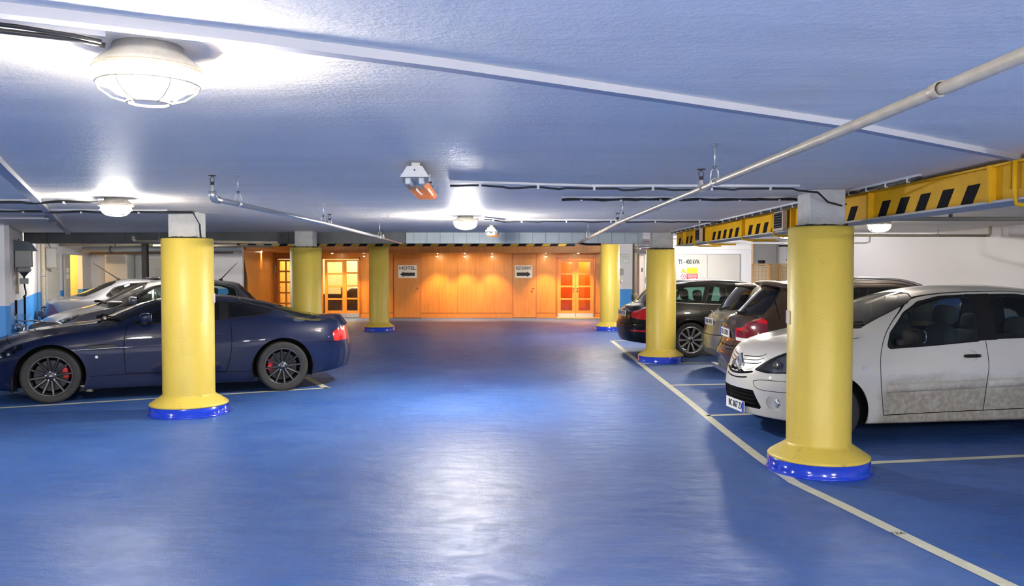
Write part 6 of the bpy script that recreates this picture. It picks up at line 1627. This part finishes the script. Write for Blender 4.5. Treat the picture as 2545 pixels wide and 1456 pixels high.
# pipes under the far-left slab
def run(name, label, pts, r, m, group=None, clips=()):
    t = thing(name, label, 'pipe', (0, 0, 0), 0, group)
    mb = MB(); mb.tube(pts, r, m, 12); mb.build('pipe_run', t)
    for c in clips:
        mb = MB(); mb.tube([(c[0], c[1], c[2]), (c[0], c[1], c[3])], .006, M_STEEL, 6); mb.lathe([(r * .9, -.015), (r * 1.25, -.015), (r * 1.25, .015), (r * .9, .015)], M_STEEL, c[:3], 'X', 14); mb.build('pipe_hanger', t)
    return t
Z2 = lambda py, Y: EYE - (py - 667) / FPX * Y
run('insulated_duct', 'fat silver-lagged pipe under the ceiling of the back-left bay', [(-10.7, 20.6, Z2(620, 20.6)), (-6.75, 20.6, Z2(618, 20.6))], .07, M_GALV, clips=[(-10, 20.6, Z2(620, 20.6), 2.56), (-8.4, 20.6, Z2(619, 20.6), 2.56)])
run('ceiling_pipe', 'cream pipe just above the silver-lagged pipe, back-left bay', [(-11.0, 19.8, Z2(609, 19.8)), (-6.6, 19.8, Z2(607, 19.8))], .028, M_PIPE, 'pipes in the back-left bay', [(-9.5, 19.8, Z2(608.5, 19.8), 2.56), (-7.6, 19.8, Z2(607, 19.8), 2.56)])
run('ceiling_pipe', 'grey upper pipe passing beside the small bright lamp, back-left bay', [(-9.3, 18.2, Z2(596, 18.2)), (-6.2, 18.2, Z2(603, 18.2))], .022, M_PIPEG, 'pipes in the back-left bay', [(-8.6, 18.2, Z2(597, 18.2), 2.56)])
run('ceiling_pipe', 'brown lowest pipe under the silver-lagged pipe, back-left bay', [(-10.9, 21.3, Z2(630, 21.3)), (-7.2, 21.3, Z2(627, 21.3))], .03, mat('pipe_brown', (.24, .16, .10), .5), 'pipes in the back-left bay')
run('ceiling_pipe', 'white pipe end pointing right over the timber fascia, back-left bay', [(-7.6, 17.5, Z2(610, 17.5)), (-5.05, 17.5, Z2(612, 17.5))], .02, M_PIPE, 'pipes in the back-left bay')
# wall-hung blower with its funnel and hose
wd = Vector((-.4527, .8917, 0)); wn = Vector((.8917, .4527, 0)); wa = math.atan2(wd.y, wd.x)
c0 = Vector((-7.93, 13.16, 0)); 
t = thing('wall_blower', 'grey wall-hung blower with sloping hood, funnel and black hose above the blue dado', 'machine', (c0.x, c0.y, -.03), wa); t.scale = (.85, .75, .985)
# local: x along the wall (away), -y into the room
mb = MB(); mb.prism([(0, 2.18), (-.30, 2.14), (-.42, 2.0), (0, 2.0)], M_DARKB, 'X', -.20, .20); mb.build('hood', t)
mb = MB(); mb.box((0, -.17, 1.87), (.36, .30, .27), M_GREYB, bev=.01); mb.box((0, -.325, 1.87), (.18, .02, .25), M_DARKB); mb.build('blower_case', t)
mb = MB(); mb.sell((0, -.17, 1.70), (.30, .28, .09), M_GREYB, .5, 16); mb.build('drip_tray', t)
mb = MB(); mb.lathe([(.11, 1.665), (.02, 1.58), (.02, 1.55)], M_DARKB, (0, -.17, 0), 'Z', 16); mb.build('funnel', t)
mb = MB(); mb.box((0, -.17, 1.51), (.18, .16, .09), M_GREYB, bev=.01); mb.build('pump_box', t)
mb = MB(); mb.tube([(0, -.17, 1.47), (0, -.18, 1.40), (-.04, -.2, 1.33), (-.12, -.2, 1.28), (-.22, -.17, 1.26)], .016, M_CABLE, 10); mb.build('hose', t)
mb = MB(); mb.box((.13, -.03, 1.55), (.04, .05, .5), M_PIPE); mb.build('bracket', t)
mb = MB(); mb.tube([(.27, -.05, 2.2), (.30, -.12, 2.05), (.26, -.1, 1.95), (.3, -.06, 1.85)], .012, M_CABLE, 8); mb.build('cable', t)
for k, (tt, zz) in enumerate(((.20, 1.16), (.44, 1.17))):
    p = Vector((-7.18, 11.68, 0)) + Vector((-3.48, 6.86, 0)) * tt + wn * .02
    mb = MB(); mb.box((p.x, p.y, zz / 2), (.035, .03, zz), M_BEAMK, rz=wa); o = mb.build('wall_conduit'); tag(o, ('black upright conduit on the blue dado, the one nearer the camera', 'black upright conduit on the blue dado, the one nearer the cream pipe')[k], 'conduit', 'black conduits on the blue dado', 'thing')
# tilted panel on an arm beside the white door
t = thing('hanging_panel', 'tilted grey panel hanging from a bracket beside the white back-left door', 'panel', (-10.55, 18.9, 1.9), .35)
mb = MB(); mb.box((0, 0, 0), (.20, .07, .44), M_GREYB, M=Matrix.Rotation(.08, 3, 'X'), bev=.012); mb.build('panel_body', t)
mb = MB(); mb.box((0, .02, .23), (.25, .12, .025), mat('panel_rim', (.30, .24, .22), .5)); mb.box((0, .02, -.23), (.25, .12, .025), mat('panel_rim', (.30, .24, .22), .5)); mb.build('panel_rim', t)
mb = MB(); mb.tube([(-.02, .05, .24), (-.12, .15, .42), (-.14, .2, .5)], .012, M_STEEL, 6); mb.build('bracket', t)
# motorcycle tucked beside the wall, only its shiny front shows over the coupe
t = thing('motorcycle', 'chrome-fronted motorcycle by the blue dado, only its top showing over the coupe bonnet', 'motorcycle', (-7.42, 13.15, 0), 1.15)
def mcw(x):
    mb = MB(); mb.lathe([(.20, -.05), (.27, -.055), (.30, -.03), (.305, 0), (.30, .03), (.27, .055), (.20, .05), (.19, 0), (.20, -.05)], M_TYRE, (x, 0, .305), 'Y', 32); o = mb.build('wheel', t)
    mb = MB()
    for k in range(8):
        a = 2 * PI * k / 8; mb.tube([(x + .04 * math.cos(a), 0, .305 + .04 * math.sin(a)), (x + .2 * math.cos(a), 0, .305 + .2 * math.sin(a))], .008, M_CHROME, 6)
    mb.lathe([(0, -.06), (.05, -.06), (.05, .06), (0, .06)], M_CHROME, (x, 0, .305), 'Y', 16); mb.build('spokes', o)
mcw(-.62); mcw(.72)
mb = MB(); mb.tube([(-.62, .09, .305), (-.42, .09, .80)], .022, M_CHROME, 10); mb.tube([(-.62, -.09, .305), (-.42, -.09, .80)], .022, M_CHROME, 10); mb.build('fork', t)
mb = MB(); mb.tube([(-.28, -.33, .83), (-.38, -.2, .86), (-.40, 0, .84), (-.38, .2, .86), (-.28, .33, .83)], .014, M_CHROME, 10); mb.build('handlebar', t)
mb = MB(); mb.sell((-.50, 0, .74), (.17, .17, .17), M_CHROME, 1, 18); o = mb.build('headlamp', t)
mb = MB(); mb.sell((-.57, 0, .74), (.05, .14, .14), M_REFL, 1, 16); mb.build('lens', o)
mb = MB(); mb.sell((-.02, 0, .70), (.55, .26, .24), P_GREY, .7, 18); mb.build('fuel_tank', t)
mb = MB(); mb.sell((.45, 0, .70), (.6, .25, .12), M_SEAT, .5, 16); mb.build('seat', t)
mb = MB(); mb.sell((.0, 0, .40), (.5, .30, .34), M_CHROME, .5, 16); mb.build('engine', t)
mb = MB(); mb.tube([(-.1, .17, .3), (.3, .2, .25), (.95, .2, .32)], [.025, .03, .05], M_CHROME, 12); mb.build('exhaust_pipe', t)
for s in (1, -1):
    mb = MB(); mb.tube([(-.33, s * .26, .86), (-.34, s * .32, .93)], .007, M_CHROME, 6); mb.sell((-.35, s * .34, .96), (.03, .15, .09), P_GREY, .5, 12); mb.build('side_mirror', t)
mb = MB(); vs = []
for k in range(7):
    a = (k - 3) / 3; 
    for j in range(5): vs.append((-.60 + .16 * j / 4 + .06 * a * a, .20 * a * (1 - .15 * j / 4), .72 + .24 * j / 4))
mb.add(vs, [(k * 5 + j, (k + 1) * 5 + j, (k + 1) * 5 + j + 1, k * 5 + j + 1) for k in range(6) for j in range(4)], glass('fly_screen', (.75, .78, .82), .15), True); mb.build('fly_screen', t)
# ------------------------------------------------------------------ caged bulkhead lamps
LAMP_E = 75.0
M_HOUS = mat('lamp_housing', (.42, .41, .38), .5, var=.3, vscale=12)
M_CAGE = mat('lamp_cage', (.55, .48, .36), .4, .4)
def bulkhead(x, y, cz, label, s=1.0, rot=0.3, k=1.0):
    M_LAMPGL = emit('lamp_glow_%03d' % int(k * 100), (1.0, .955, .87), LAMP_E * k * .75)
    M_LAMPSD = emit('lamp_side_%03d' % int(k * 100), (1.0, .95, .86), LAMP_E * k * 2.4)   # the ribbed rim throws most light sideways
    t = thing('ceiling_lamp', label, 'lamp', (x, y, cz), rot, 'round caged bulkhead lamps')
    mb = MB(); mb.lathe([(0, 0), (.095 * s, 0), (.10 * s, -.02 * s), (.14 * s, -.052 * s), (.148 * s, -.066 * s), (.138 * s, -.072 * s), (.128 * s, -.064 * s), (0, -.064 * s)], M_HOUS, n=32); mb.build('lamp_housing', t)
    mb = MB(); mb.lathe([(.128 * s, -.064 * s), (.130 * s, -.090 * s), (.122 * s, -.114 * s)], M_LAMPSD, n=20); mb.lathe([(.122 * s, -.114 * s), (.088 * s, -.139 * s), (.04 * s, -.147 * s), (0, -.149 * s)], M_LAMPGL, n=20); mb.build('glass_dome', t)
    mb = MB(); pr = [(.146, -.068), (.143, -.098), (.130, -.130), (.096, -.153), (.058, -.162)]
    for j in range(6):
        a = 2 * PI * j / 6; mb.tube([(r * s * math.cos(a), r * s * math.sin(a), z * s) for r, z in pr], .0032 * s, M_CAGE, 6)
    for r, z, w in ((.145, -.070, .006), (.139, -.110, .0035), (.058, -.162, .0042)):
        mb.tube([(r * s * math.cos(2 * PI * j / 32), r * s * math.sin(2 * PI * j / 32), z * s) for j in range(32)], w * s, M_CAGE, 6, closed=True)
    mb.build('wire_cage', t)
    mb = MB(); mb.tube([(.10 * s, 0, -.035 * s), (.165 * s, 0, -.035 * s)], .014 * s, M_HOUS, 10); mb.build('cable_gland', t)
    return t
bulkhead(-1.05, 2.40, CZ, 'big caged bulkhead lamp nearest the camera, upper left', rot=2.4, k=.16)
bulkhead(-3.60, 7.52, CZ, 'caged bulkhead lamp left of the pillar before the navy coupe', rot=3.1, k=.18)
bulkhead(-.57, 10.1, CZ, 'caged bulkhead lamp mid-ceiling, in front of the sheet-clad beam', k=.75)
bulkhead(4.80, 10.8, CZ, 'caged bulkhead lamp right of the nearest pillar, beyond the yellow beam', k=.09)
bulkhead(-8.41, 17.5, CZ2 - .19, 'small distant bulkhead lamp among the back-left pipes', .9, k=.35)
bulkhead(2.17, 20.1, CZ2 - .14, 'small distant bulkhead lamp at the top of the far right pillar', .9, k=.42)
mb = MB(); mb.box((-8.41, 17.5, CZ2 - .095), (.2, .2, .19), M_HOUS); o = mb.build('lamp_spacer'); tag(o, 'grey mounting block above the small back-left bulkhead lamp', 'bracket', kind='thing')
mb = MB(); mb.box((2.17, 20.1, CZ2 - .065), (.2, .2, .13), M_HOUS); o = mb.build('lamp_spacer'); tag(o, 'grey mounting block above the bulkhead lamp by the far right pillar', 'bracket', kind='thing')
# unseen lamps added behind the camera as extra fill light
for x, y, kk in ((1.6, -1.2, .9), (-3.2, -1.4, .9), (4.0, .6, .8), (-6.6, 4.6, .4), (-1.0, -4.2, .9)): bulkhead(x, y, CZ, 'added fill lamp behind the camera, built as a caged bulkhead', k=kk)
bulkhead(4.6, 16.9, CZ2, 'added fill lamp hidden above the black estate car', k=.5)  # from here on: lamps added out of sight over the bays for brightness
bulkhead(4.4, 13.2, CZ, 'added fill lamp hidden above the taupe hatchback', k=.2)
bulkhead(5.2, 23.5, CZ2, 'added fill lamp hidden before the switch-room doors', k=.6)
bulkhead(-7.2, 16.9, CZ2, 'added fill lamp hidden above the grey hatchback in the back-left bay', k=.22)

# ------------------------------------------------------------------ unlit twin-tube fittings
def tube_fitting(x, y, label, L_=.72, rz=0.0):
    t = thing('ceiling_tube_light', label, 'lamp', (x, y, CZ), rz, 'unlit twin-tube ceiling fittings')
    M_FIT = mat('fitting_grey', (.50, .51, .52), .45); M_TUBE = mat('tube_white', (.78, .80, .82), .3)
    mb = MB(); mb.prism([(-.045, -.03), (.045, -.03), (.085, -.095), (-.085, -.095)], M_FIT, 'Y', 0, L_); mb.box((0, .1, -.015), (.05, .04, .03), M_FIT); mb.box((0, L_ - .1, -.015), (.05, .04, .03), M_FIT); mb.build('fitting_body', t)
    mb = MB(); mb.tube([(0, -.004, -.055), (0, .01, -.055)], .022, M_FIT, 16); mb.tube([(0, -.006, -.055), (0, 0, -.055)], .006, M_INK, 8); mb.build('end_cap', t)
    c = [(.085, -.095), (.08, -.125), (.055, -.150), (-.055, -.150), (-.08, -.125), (-.085, -.095)]
    mb = MB(); n = len(c); vs = [(u, 0.0, v) for u, v in c] + [(u, L_, v) for u, v in c]
    mb.add(vs, [(i, i + 1, n + i + 1, n + i) for i in range(n - 1)] + [tuple(range(n)), tuple(range(n, 2 * n))], glass('fitting_cover', (.90, .92, .95), .22, .03)); mb.build('cover', t)
    for sx in (-.04, .04):
        mb = MB(); mb.tube([(sx, .03, -.112), (sx, L_ - .03, -.112)], .013, M_TUBE, 12); mb.box((sx, .02, -.118), (.035, .03, .04), M_TUBE, bev=.008); mb.build('fluorescent_tube', t)
    for k in range(4):
        for s in (1, -1):
            mb = MB(); mb.box((s * .084, .09 + (L_ - .18) * k / 3, -.092), (.012, .03, .045), M_FIT); mb.build('cover_clip', t)
    return t
tube_fitting(-.58, 4.93, 'nearer unlit twin-tube fitting reflecting the orange wall', .95, .03)
tube_fitting(-.31, 12.2, 'farther unlit twin-tube fitting, small, right of the lit mid-ceiling lamp', .75, -.03)

# ------------------------------------------------------------------ sprinkler mains on both sides of the aisle
def sprinkler(t, p):
    mb = MB(); x, y, z = p
    mb.lathe([(.02, 0), (.016, .03), (.012, .05)], M_PIPEG, (x, y, z), 'Z', 12)
    mb.lathe([(.013, .045), (.011, .06), (.008, .065)], mat('sprinkler_dark', (.07, .05, .045), .4, .6), (x, y, z), 'Z', 12)
    for s in (-1, 1): mb.tube([(x + s * .010, y, z + .06), (x + s * .014, y, z + .08), (x, y, z + .104)], .0025, mat('sprinkler_dark', (.07, .05, .045), .4, .6), 6)
    mb.lathe([(0, .104), (.024, .102), (.024, .106), (0, .108)], mat('sprinkler_dark', (.07, .05, .045), .4, .6), (x, y, z), 'Z', 14); mb.build('sprinkler_head', t)
def hanger(t, p, r, cz, ax='Y'):
    x, y, z = p; mb = MB()
    mb.tube([(x, y, cz), (x, y, z + .075)], .0045, M_PIPEG, 8); mb.lathe([(.004, 0), (.012, 0), (.012, -.008), (.004, -.01)], M_PIPEG, (x, y, cz), 'Z', 12)
    mb.lathe([(0, .085), (.009, .085), (.009, .068), (0, .068)], M_STEEL, (x, y, z), 'Z', 8)
    d = (r + .004)
    pts = [(x - d, y, z), (x - d * .8, y, z + .06), (x, y, z + .075), (x + d * .8, y, z + .06), (x + d, y, z)] if ax == 'Y' else [(x, y - d, z), (x, y - d * .8, z + .06), (x, y, z + .075), (x, y + d * .8, z + .06), (x, y + d, z)]
    mb.tube(pts, .004, M_PIPEG, 6); mb.lathe([(r, -.01), (r + .006, -.01), (r + .006, .01), (r, .01)], M_PIPEG, p, ax, 16); mb.build('pipe_hanger', t)
def sleeve(t, p, r, ax='Y', l=.03):
    mb = MB(); mb.lathe([(r, -l), (r + .0025, -l), (r + .0025, l), (r, l)], M_PIPE, p, ax, 16); mb.build('pipe_joint', t)
ZP = 2.10
t = thing('sprinkler_pipe', 'long cream sprinkler pipe running from upper right toward the timber wall', 'pipe', (0, 0, 0), 0, 'sprinkler pipes along the aisle')
mb = MB(); mb.tube([(1.06, -1.5, ZP), (1.055, 3.0, ZP), (1.03, 8.0, ZP), (1.10, 11.5, ZP), (1.15, 14.3, ZP)], .017, M_PIPE, 16); mb.tube([(1.15, 14.3, ZP), (1.3, 14.42, ZP - .02), (1.55, 14.45, ZP - .02)], .02, M_CABLE, 10); mb.build('pipe_run', t)
for y in (4.25, 7.75, 11.3): hanger(t, (1.04, y, ZP), .018, CZ)
for y in (4.55, 8.15): sprinkler(t, (1.04, y, ZP)); sleeve(t, (1.045, y, ZP), .017)
for y in (2.05, 6.0, 9.8): sleeve(t, (1.05, y, ZP), .017, l=.02)
t = thing('sprinkler_pipe', 'shorter galvanised sprinkler pipe with an elbow end, left of the aisle', 'pipe', (0, 0, 0), 0, 'sprinkler pipes along the aisle')
mb = MB(); mb.tube([(-1.885, 5.28, ZP), (-1.83, 8.0, ZP), (-1.87, 11.5, ZP), (-1.93, 14.4, ZP)], .018, M_PIPEG, 16); mb.build('pipe_run', t)
mb = MB(); mb.tube([(-1.885, 5.32, ZP), (-1.886, 5.25, ZP - .002), (-1.888, 5.22, ZP + .015), (-1.888, 5.215, ZP + .05)], .024, M_PIPEG, 14); mb.build('elbow', t)
sprinkler(t, (-1.888, 5.215, ZP + .04))
for y in (5.62, 8.15, 11.6): hanger(t, (-1.86, y, ZP), .019, CZ)
for y in (8.35, 11.8): sprinkler(t, (-1.84, y, ZP)); sleeve(t, (-1.84, y, ZP), .018)
t = thing('sprinkler_pipe', 'cream sprinkler pipe under the right-hand ceiling with a turned-up end', 'pipe', (0, 0, 0))
zq = EYE + 82 / FPX * 12.6; mb = MB(); mb.tube([(3.2, 12.6, zq + .01), (5.5, 12.6, zq), (7.25, 12.6, zq - .005)], .022, M_PIPE, 14); mb.build('pipe_run', t)
mb = MB(); mb.tube([(7.22, 12.6, zq), (7.27, 12.6, zq), (7.29, 12.6, zq + .03), (7.29, 12.6, zq + .12)], .027, M_PIPE, 12); mb.build('elbow', t)
hanger(t, (6.5, 12.6, zq), .022, CZ, 'X'); sprinkler(t, (7.29, 12.6, zq + .03))
t = thing('ceiling_pipe', 'olive-grey pipe passing under the yellow beam to the right edge', 'pipe', (0, 0, 0))
zq = EYE + 123 / FPX * 8.2; mb = MB(); mb.tube([(3.05, 8.2, zq), (3.6, 8.2, zq), (5.6, 8.2, zq), (7.4, 8.2, zq)], .021, mat('pipe_olive', (.23, .21, .16), .5), 14); mb.build('pipe_run', t)
mb = MB(); mb.tube([(4.35, 8.2, zq), (4.35, 8.2, CZ)], .018, M_STEEL, 10); mb.build('pipe_hanger', t)
t = thing('ceiling_pipe', 'thin white conduit with a bent end on the far right wall', 'pipe', (0, 0, 0))
zq = EYE + 63 / FPX * 14.6; mb = MB(); mb.tube([(3.4, 14.6, zq), (6.25, 14.6, zq), (6.32, 14.6, zq + .02), (6.33, 14.6, zq + .16)], .014, M_RAIL, 10); mb.build('pipe_run', t)

# ------------------------------------------------------------------ yellow-and-black hazard beam along the right-hand pillars
t = thing('hazard_beam', 'yellow steel beam with slanted black bars along the right-hand pillars', 'beam')
XBm = 2.88; ZB0, ZB1 = 2.055, 2.272
mb = MB(); mb.box((XBm + .11, 9.0, (ZB0 + ZB1) / 2), (.20, 11.0, ZB1 - ZB0 - .02), M_BEAMY); mb.build('web', t)
mb = MB(); mb.box((XBm + .11, 9.0, ZB0), (.26, 11.0, .014), M_BEAMW); mb.build('bottom_flange', t)
mb = MB(); mb.box((XBm + .11, 9.0, ZB1 - .003), (.26, 11.0, .014), M_BEAMY); mb.build('top_flange', t)
stf = [4.55, 4.95, 6.62, 8.45, 9.0, 10.25, 12.05, 12.9, 13.75]
for y in stf:
    mb = MB(); mb.box((XBm - .005, y, (ZB0 + ZB1) / 2), (.06, .022, ZB1 - ZB0 + .005), M_BEAMY); mb.build('stiffener', t)
for y in (4.62, 8.95, 10.2, 12.0, 12.85):
    mb = MB(); mb.tube([(XBm - .03, y + .07, ZB1 + .02), (XBm - .03, y + .07, ZB0 + .01), (XBm - .02, y + .07, ZB0 - .03), (XBm + .06, y + .05, ZB0 - .045), (XBm + .38, y + .02, ZB0 - .045)], .013, M_BEAMY, 10); mb.build('conduit_bracket', t)
    mb = MB(); mb.tube([(XBm - .02, y + .13, ZB1 + .02), (XBm - .02, y + .13, ZB0 + .06)], .008, M_BEAMY, 8); mb.build('conduit_drop', t)
y = 3.75
while y < 14.3:
    if all(abs(y - .03 - s) > .12 for s in stf) and not (8.5 < y < 8.95) and not (12.25 < y < 12.75):
        mb = MB(); a = [(y + .075, ZB0 + .012), (y - .06, ZB0 + .012), (y - .145, ZB0 + .128), (y - .01, ZB0 + .128)]
        mb.prism(a, M_BEAMK, 'X', XBm + .006, XBm + .0115); mb.build('hazard_bar', t)
    y += .30
for y in (8.72, 12.5):
    v = thing('vent_grille', ('pale-framed black louvre on the yellow beam beside the nearest pillar', 'pale-framed black louvre on the far part of the yellow beam')[y > 10], 'vent', (XBm - .05, y, 2.165), 0, 'louvres on the yellow beam')
    mb = MB(); mb.box((0, 0, 0), (.05, .30, .215), mat('vent_frame', (.45, .38, .30), .5), bev=.006); mb.build('vent_frame', v)
    mb = MB(); mb.box((-.024, 0, 0), (.012, .24, .16), M_BEAMK)
    for k in range(6): mb.box((-.031, 0, -.066 + .027 * k), (.008, .235, .006), M_STEEL)
    mb.build('louvre', v)

# striped barrier beam before the timber wall
t = thing('hazard_beam', 'long black-and-yellow striped height barrier in front of the timber fascia', 'beam')
YS = 21.0; za, zb = EYE + 55 / FPX * YS, EYE + 69.5 / FPX * YS
mb = MB(); mb.box((-2.7, YS + .06, (za + zb) / 2), (8.6, .12, zb - za), M_BEAMK); mb.build('barrier_tube', t)
M_HZY = mat('hazard_yellow', (.36, .24, .015), .45)
k = 0; x = -6.95
while x < 1.35:
    mb = MB(); mb.prism([(x, za + .002), (x + .20, za + .002), (x + .30, zb - .035), (x + .10, zb - .035)], M_HZY, 'Y', YS - .004, YS + .01); mb.build('hazard_stripe', t)
    x += .405
for x in (-6.2, -3.0, -.9, 1.0):
    mb = MB(); mb.tube([(x, YS + .06, zb), (x, YS + .06, CZ2)], .012, M_STEEL, 8); mb.build('hanger_rod', t)
mb = MB(); mb.box((-2.7, 20.2, CZ2 - .06), (8.8, .10, .05), mat('trunking_white', (.75, .76, .78), .5)); mb.box((-2.7, 20.2, CZ2 - .018), (.3, .06, .036), M_RAIL); o = mb.build('ceiling_trunking'); tag(o, 'white cable trunking glimpsed between the cross beam and the striped barrier', 'trunking', kind='thing')

# ------------------------------------------------------------------ cable rails on the slab
def cable_rail(label, pts, drop=.03, clips=5, sag=.006, tail=None, double=False):
    t = thing('cable_rail', label, 'cable', (0, 0, 0), 0, 'cables clipped under the slab')
    P = [Vector((*p, CZ)) for p in pts]
    mb = MB()
    for a, b in zip(P[:-1], P[1:]):
        d = b - a; mb.box(tuple((a + b) / 2 - Vector((0, 0, .008))), (d.length, .022, .016), M_RAIL, rz=math.atan2(d.y, d.x))
    mb.build('rail', t)
    n = clips * 8; C = []
    tot = sum((b - a).length for a, b in zip(P[:-1], P[1:]))
    for k in range(n + 1):
        s = tot * k / n
        for a, b in zip(P[:-1], P[1:]):
            l = (b - a).length
            if s <= l + 1e-6: q = a + (b - a) * (s / l); break
            s -= l
        C.append(q - Vector((0, 0, drop + sag * 1.6 * (.5 - .5 * math.cos(2 * PI * (k / 8 - .5))) * (.5 + .5 * math.sin(k // 8 * 2.3)))))
    if tail: C += [Vector(p) for p in tail]
    mb = MB(); mb.tube(C, .0075, M_CABLE, 8); mb.build('cable', t)
    if double:
        mb = MB(); mb.tube([c + Vector((0, -.02, .008 + .004 * math.sin(i))) for i, c in enumerate(C)], .006, M_CABLE, 8); mb.build('cable', t)
    for k in range(clips):
        q = C[min(n, int((k + .5) * n / clips))]; mb = MB(); mb.box((q.x, q.y, CZ - .5 * drop - .006), (.018, .02, drop + .016), M_RAIL); mb.build('cable_clip', t)
    return t
cable_rail('rail and black cable from the nearer tube fitting to the nearest pillar', [(-.45, 6.02), (.6, 6.33), (2.2, 6.33)], clips=6, sag=.010, tail=[(2.35, 6.36, 2.245), (2.52, 6.6, 2.19), (2.655, 6.66, 2.165), (2.70, 6.68, 2.18)])
cable_rail('second cable rail ending mid-ceiling beyond the first, right side', [(.44, 7.35), (2.55, 7.35)], clips=6, double=True)
cable_rail('far cable rail leading from the lit mid-ceiling lamp to the right', [(-.35, 10.15), (-.1, 10.75), (2.75, 10.85)], clips=6)
cable_rail('double cable rail feeding the lamp left of the navy coupe pillar', [(-8.6, 7.7), (-4.6, 7.68), (-3.78, 7.56)], clips=7, double=True)
cable_rail('cable rail running behind the left lamp to the pillar head', [(-8.6, 8.72), (-3.75, 9.0)], clips=8, double=True, tail=[(-3.55, 9.2, 2.28), (-3.5, 9.27, 2.15), (-3.49, 9.27, 2.01)])
cable_rail('cable bundle and clip feeding the big lamp nearest the camera', [(-2.6, 2.05), (-1.35, 2.12), (-1.10, 2.25)], clips=3, double=True)
cable_rail('long cable rail following the top of the yellow beam', [(2.76, 5.6), (2.74, 9.0), (2.74, 14.2)], clips=26, double=True)
# small ceiling bits on the left
t = thing('smoke_detector', 'small cream detector disc on the slab left of the diagonal joint', 'detector', (-6.05, 10.9, CZ))
mb = MB(); mb.lathe([(0, 0), (.06, 0), (.06, -.02), (.04, -.045), (0, -.05)], M_PIPE, n=20); mb.build('detector_body', t)
mb = MB(); mb.lathe([(.045, -.035), (.05, -.03), (.05, -.026)], M_STEEL, n=20); mb.build('detector_ring', t)
t = thing('sprinkler_pipe', 'cream sprinkler pipe stub under the slab edge above the left lamp beam', 'pipe', (0, 0, 0))
mb = MB(); mb.tube([(-6.35, 13.9, 2.12), (-5.2, 14.0, 2.115), (-4.0, 14.1, 2.10)], .024, M_PIPE, 12); mb.tube([(-6.33, 13.9, 2.12), (-6.37, 13.9, 2.14), (-6.37, 13.9, 2.2)], .028, M_PIPE, 12); mb.build('pipe_run', t)
hanger(t, (-5.95, 13.93, 2.118), .024, CZ, 'X')
# ------------------------------------------------------------------ park the cars
def park(f, nose, yaw):
    r, c = f(); a = math.radians(yaw); L_ = c['L']
    r.location = (nose[0] + math.cos(a) * L_ / 2, nose[1] + math.sin(a) * L_ / 2, 0); r.rotation_euler = (0, 0, a); return r
def park_tail(f, tail, yaw):
    """yaw is the direction nose -> tail; TAIL is the middle of the rear end"""
    r, c = f(); a = math.radians(yaw); L_ = c['L']
    r.location = (tail[0] - math.cos(a) * L_ / 2, tail[1] - math.sin(a) * L_ / 2, 0); r.rotation_euler = (0, 0, a); return r
park(make_coupe, (-6.86, 10.53), 22.9)
park(make_city, (2.16, 8.45), 8.0)
park_tail(make_suv, (2.83, 10.92), 177.5)
park_tail(make_taupe, (3.22, 13.45), 181)
park_tail(make_estate, (2.16, 16.06), 188)
park(make_grey, (-9.05, 15.75), 24)
park_tail(make_saloon, (-10.0, 17.65), 204.5)

# ------------------------------------------------------------------ camera, world, view
cam = bpy.data.cameras.new('camera'); cam.lens = FPX / 2545 * 36.0; cam.sensor_width = 36.0; cam.sensor_fit = 'HORIZONTAL'; cam.clip_end = 200; cam.clip_start = .02
co = bpy.data.objects.new('camera', cam); COL.objects.link(co); co.location = (0, 0, EYE); co.rotation_euler = (PI / 2 - PITCH, 0, 0); scene.camera = co
w = bpy.data.worlds.new('world'); scene.world = w; w.use_nodes = True
w.node_tree.nodes['Background'].inputs[0].default_value = (.6, .65, .8, 1); w.node_tree.nodes['Background'].inputs[1].default_value = .02
vs_ = scene.view_settings; vs_.view_transform = 'Standard'; vs_.look = 'None'; vs_.gamma = 1.0; vs_.use_curve_mapping = False; vs_.exposure = EXPO
cy = scene.cycles; cy.max_bounces = 8; cy.diffuse_bounces = 4; cy.glossy_bounces = 3; cy.transmission_bounces = 4; cy.transparent_max_bounces = 10; cy.use_adaptive_sampling = True; cy.adaptive_threshold = .05
cy.caustics_reflective = True; cy.blur_glossy = 1.0; cy.caustics_refractive = False; cy.sample_clamp_indirect = 6.0; cy.use_denoising = True
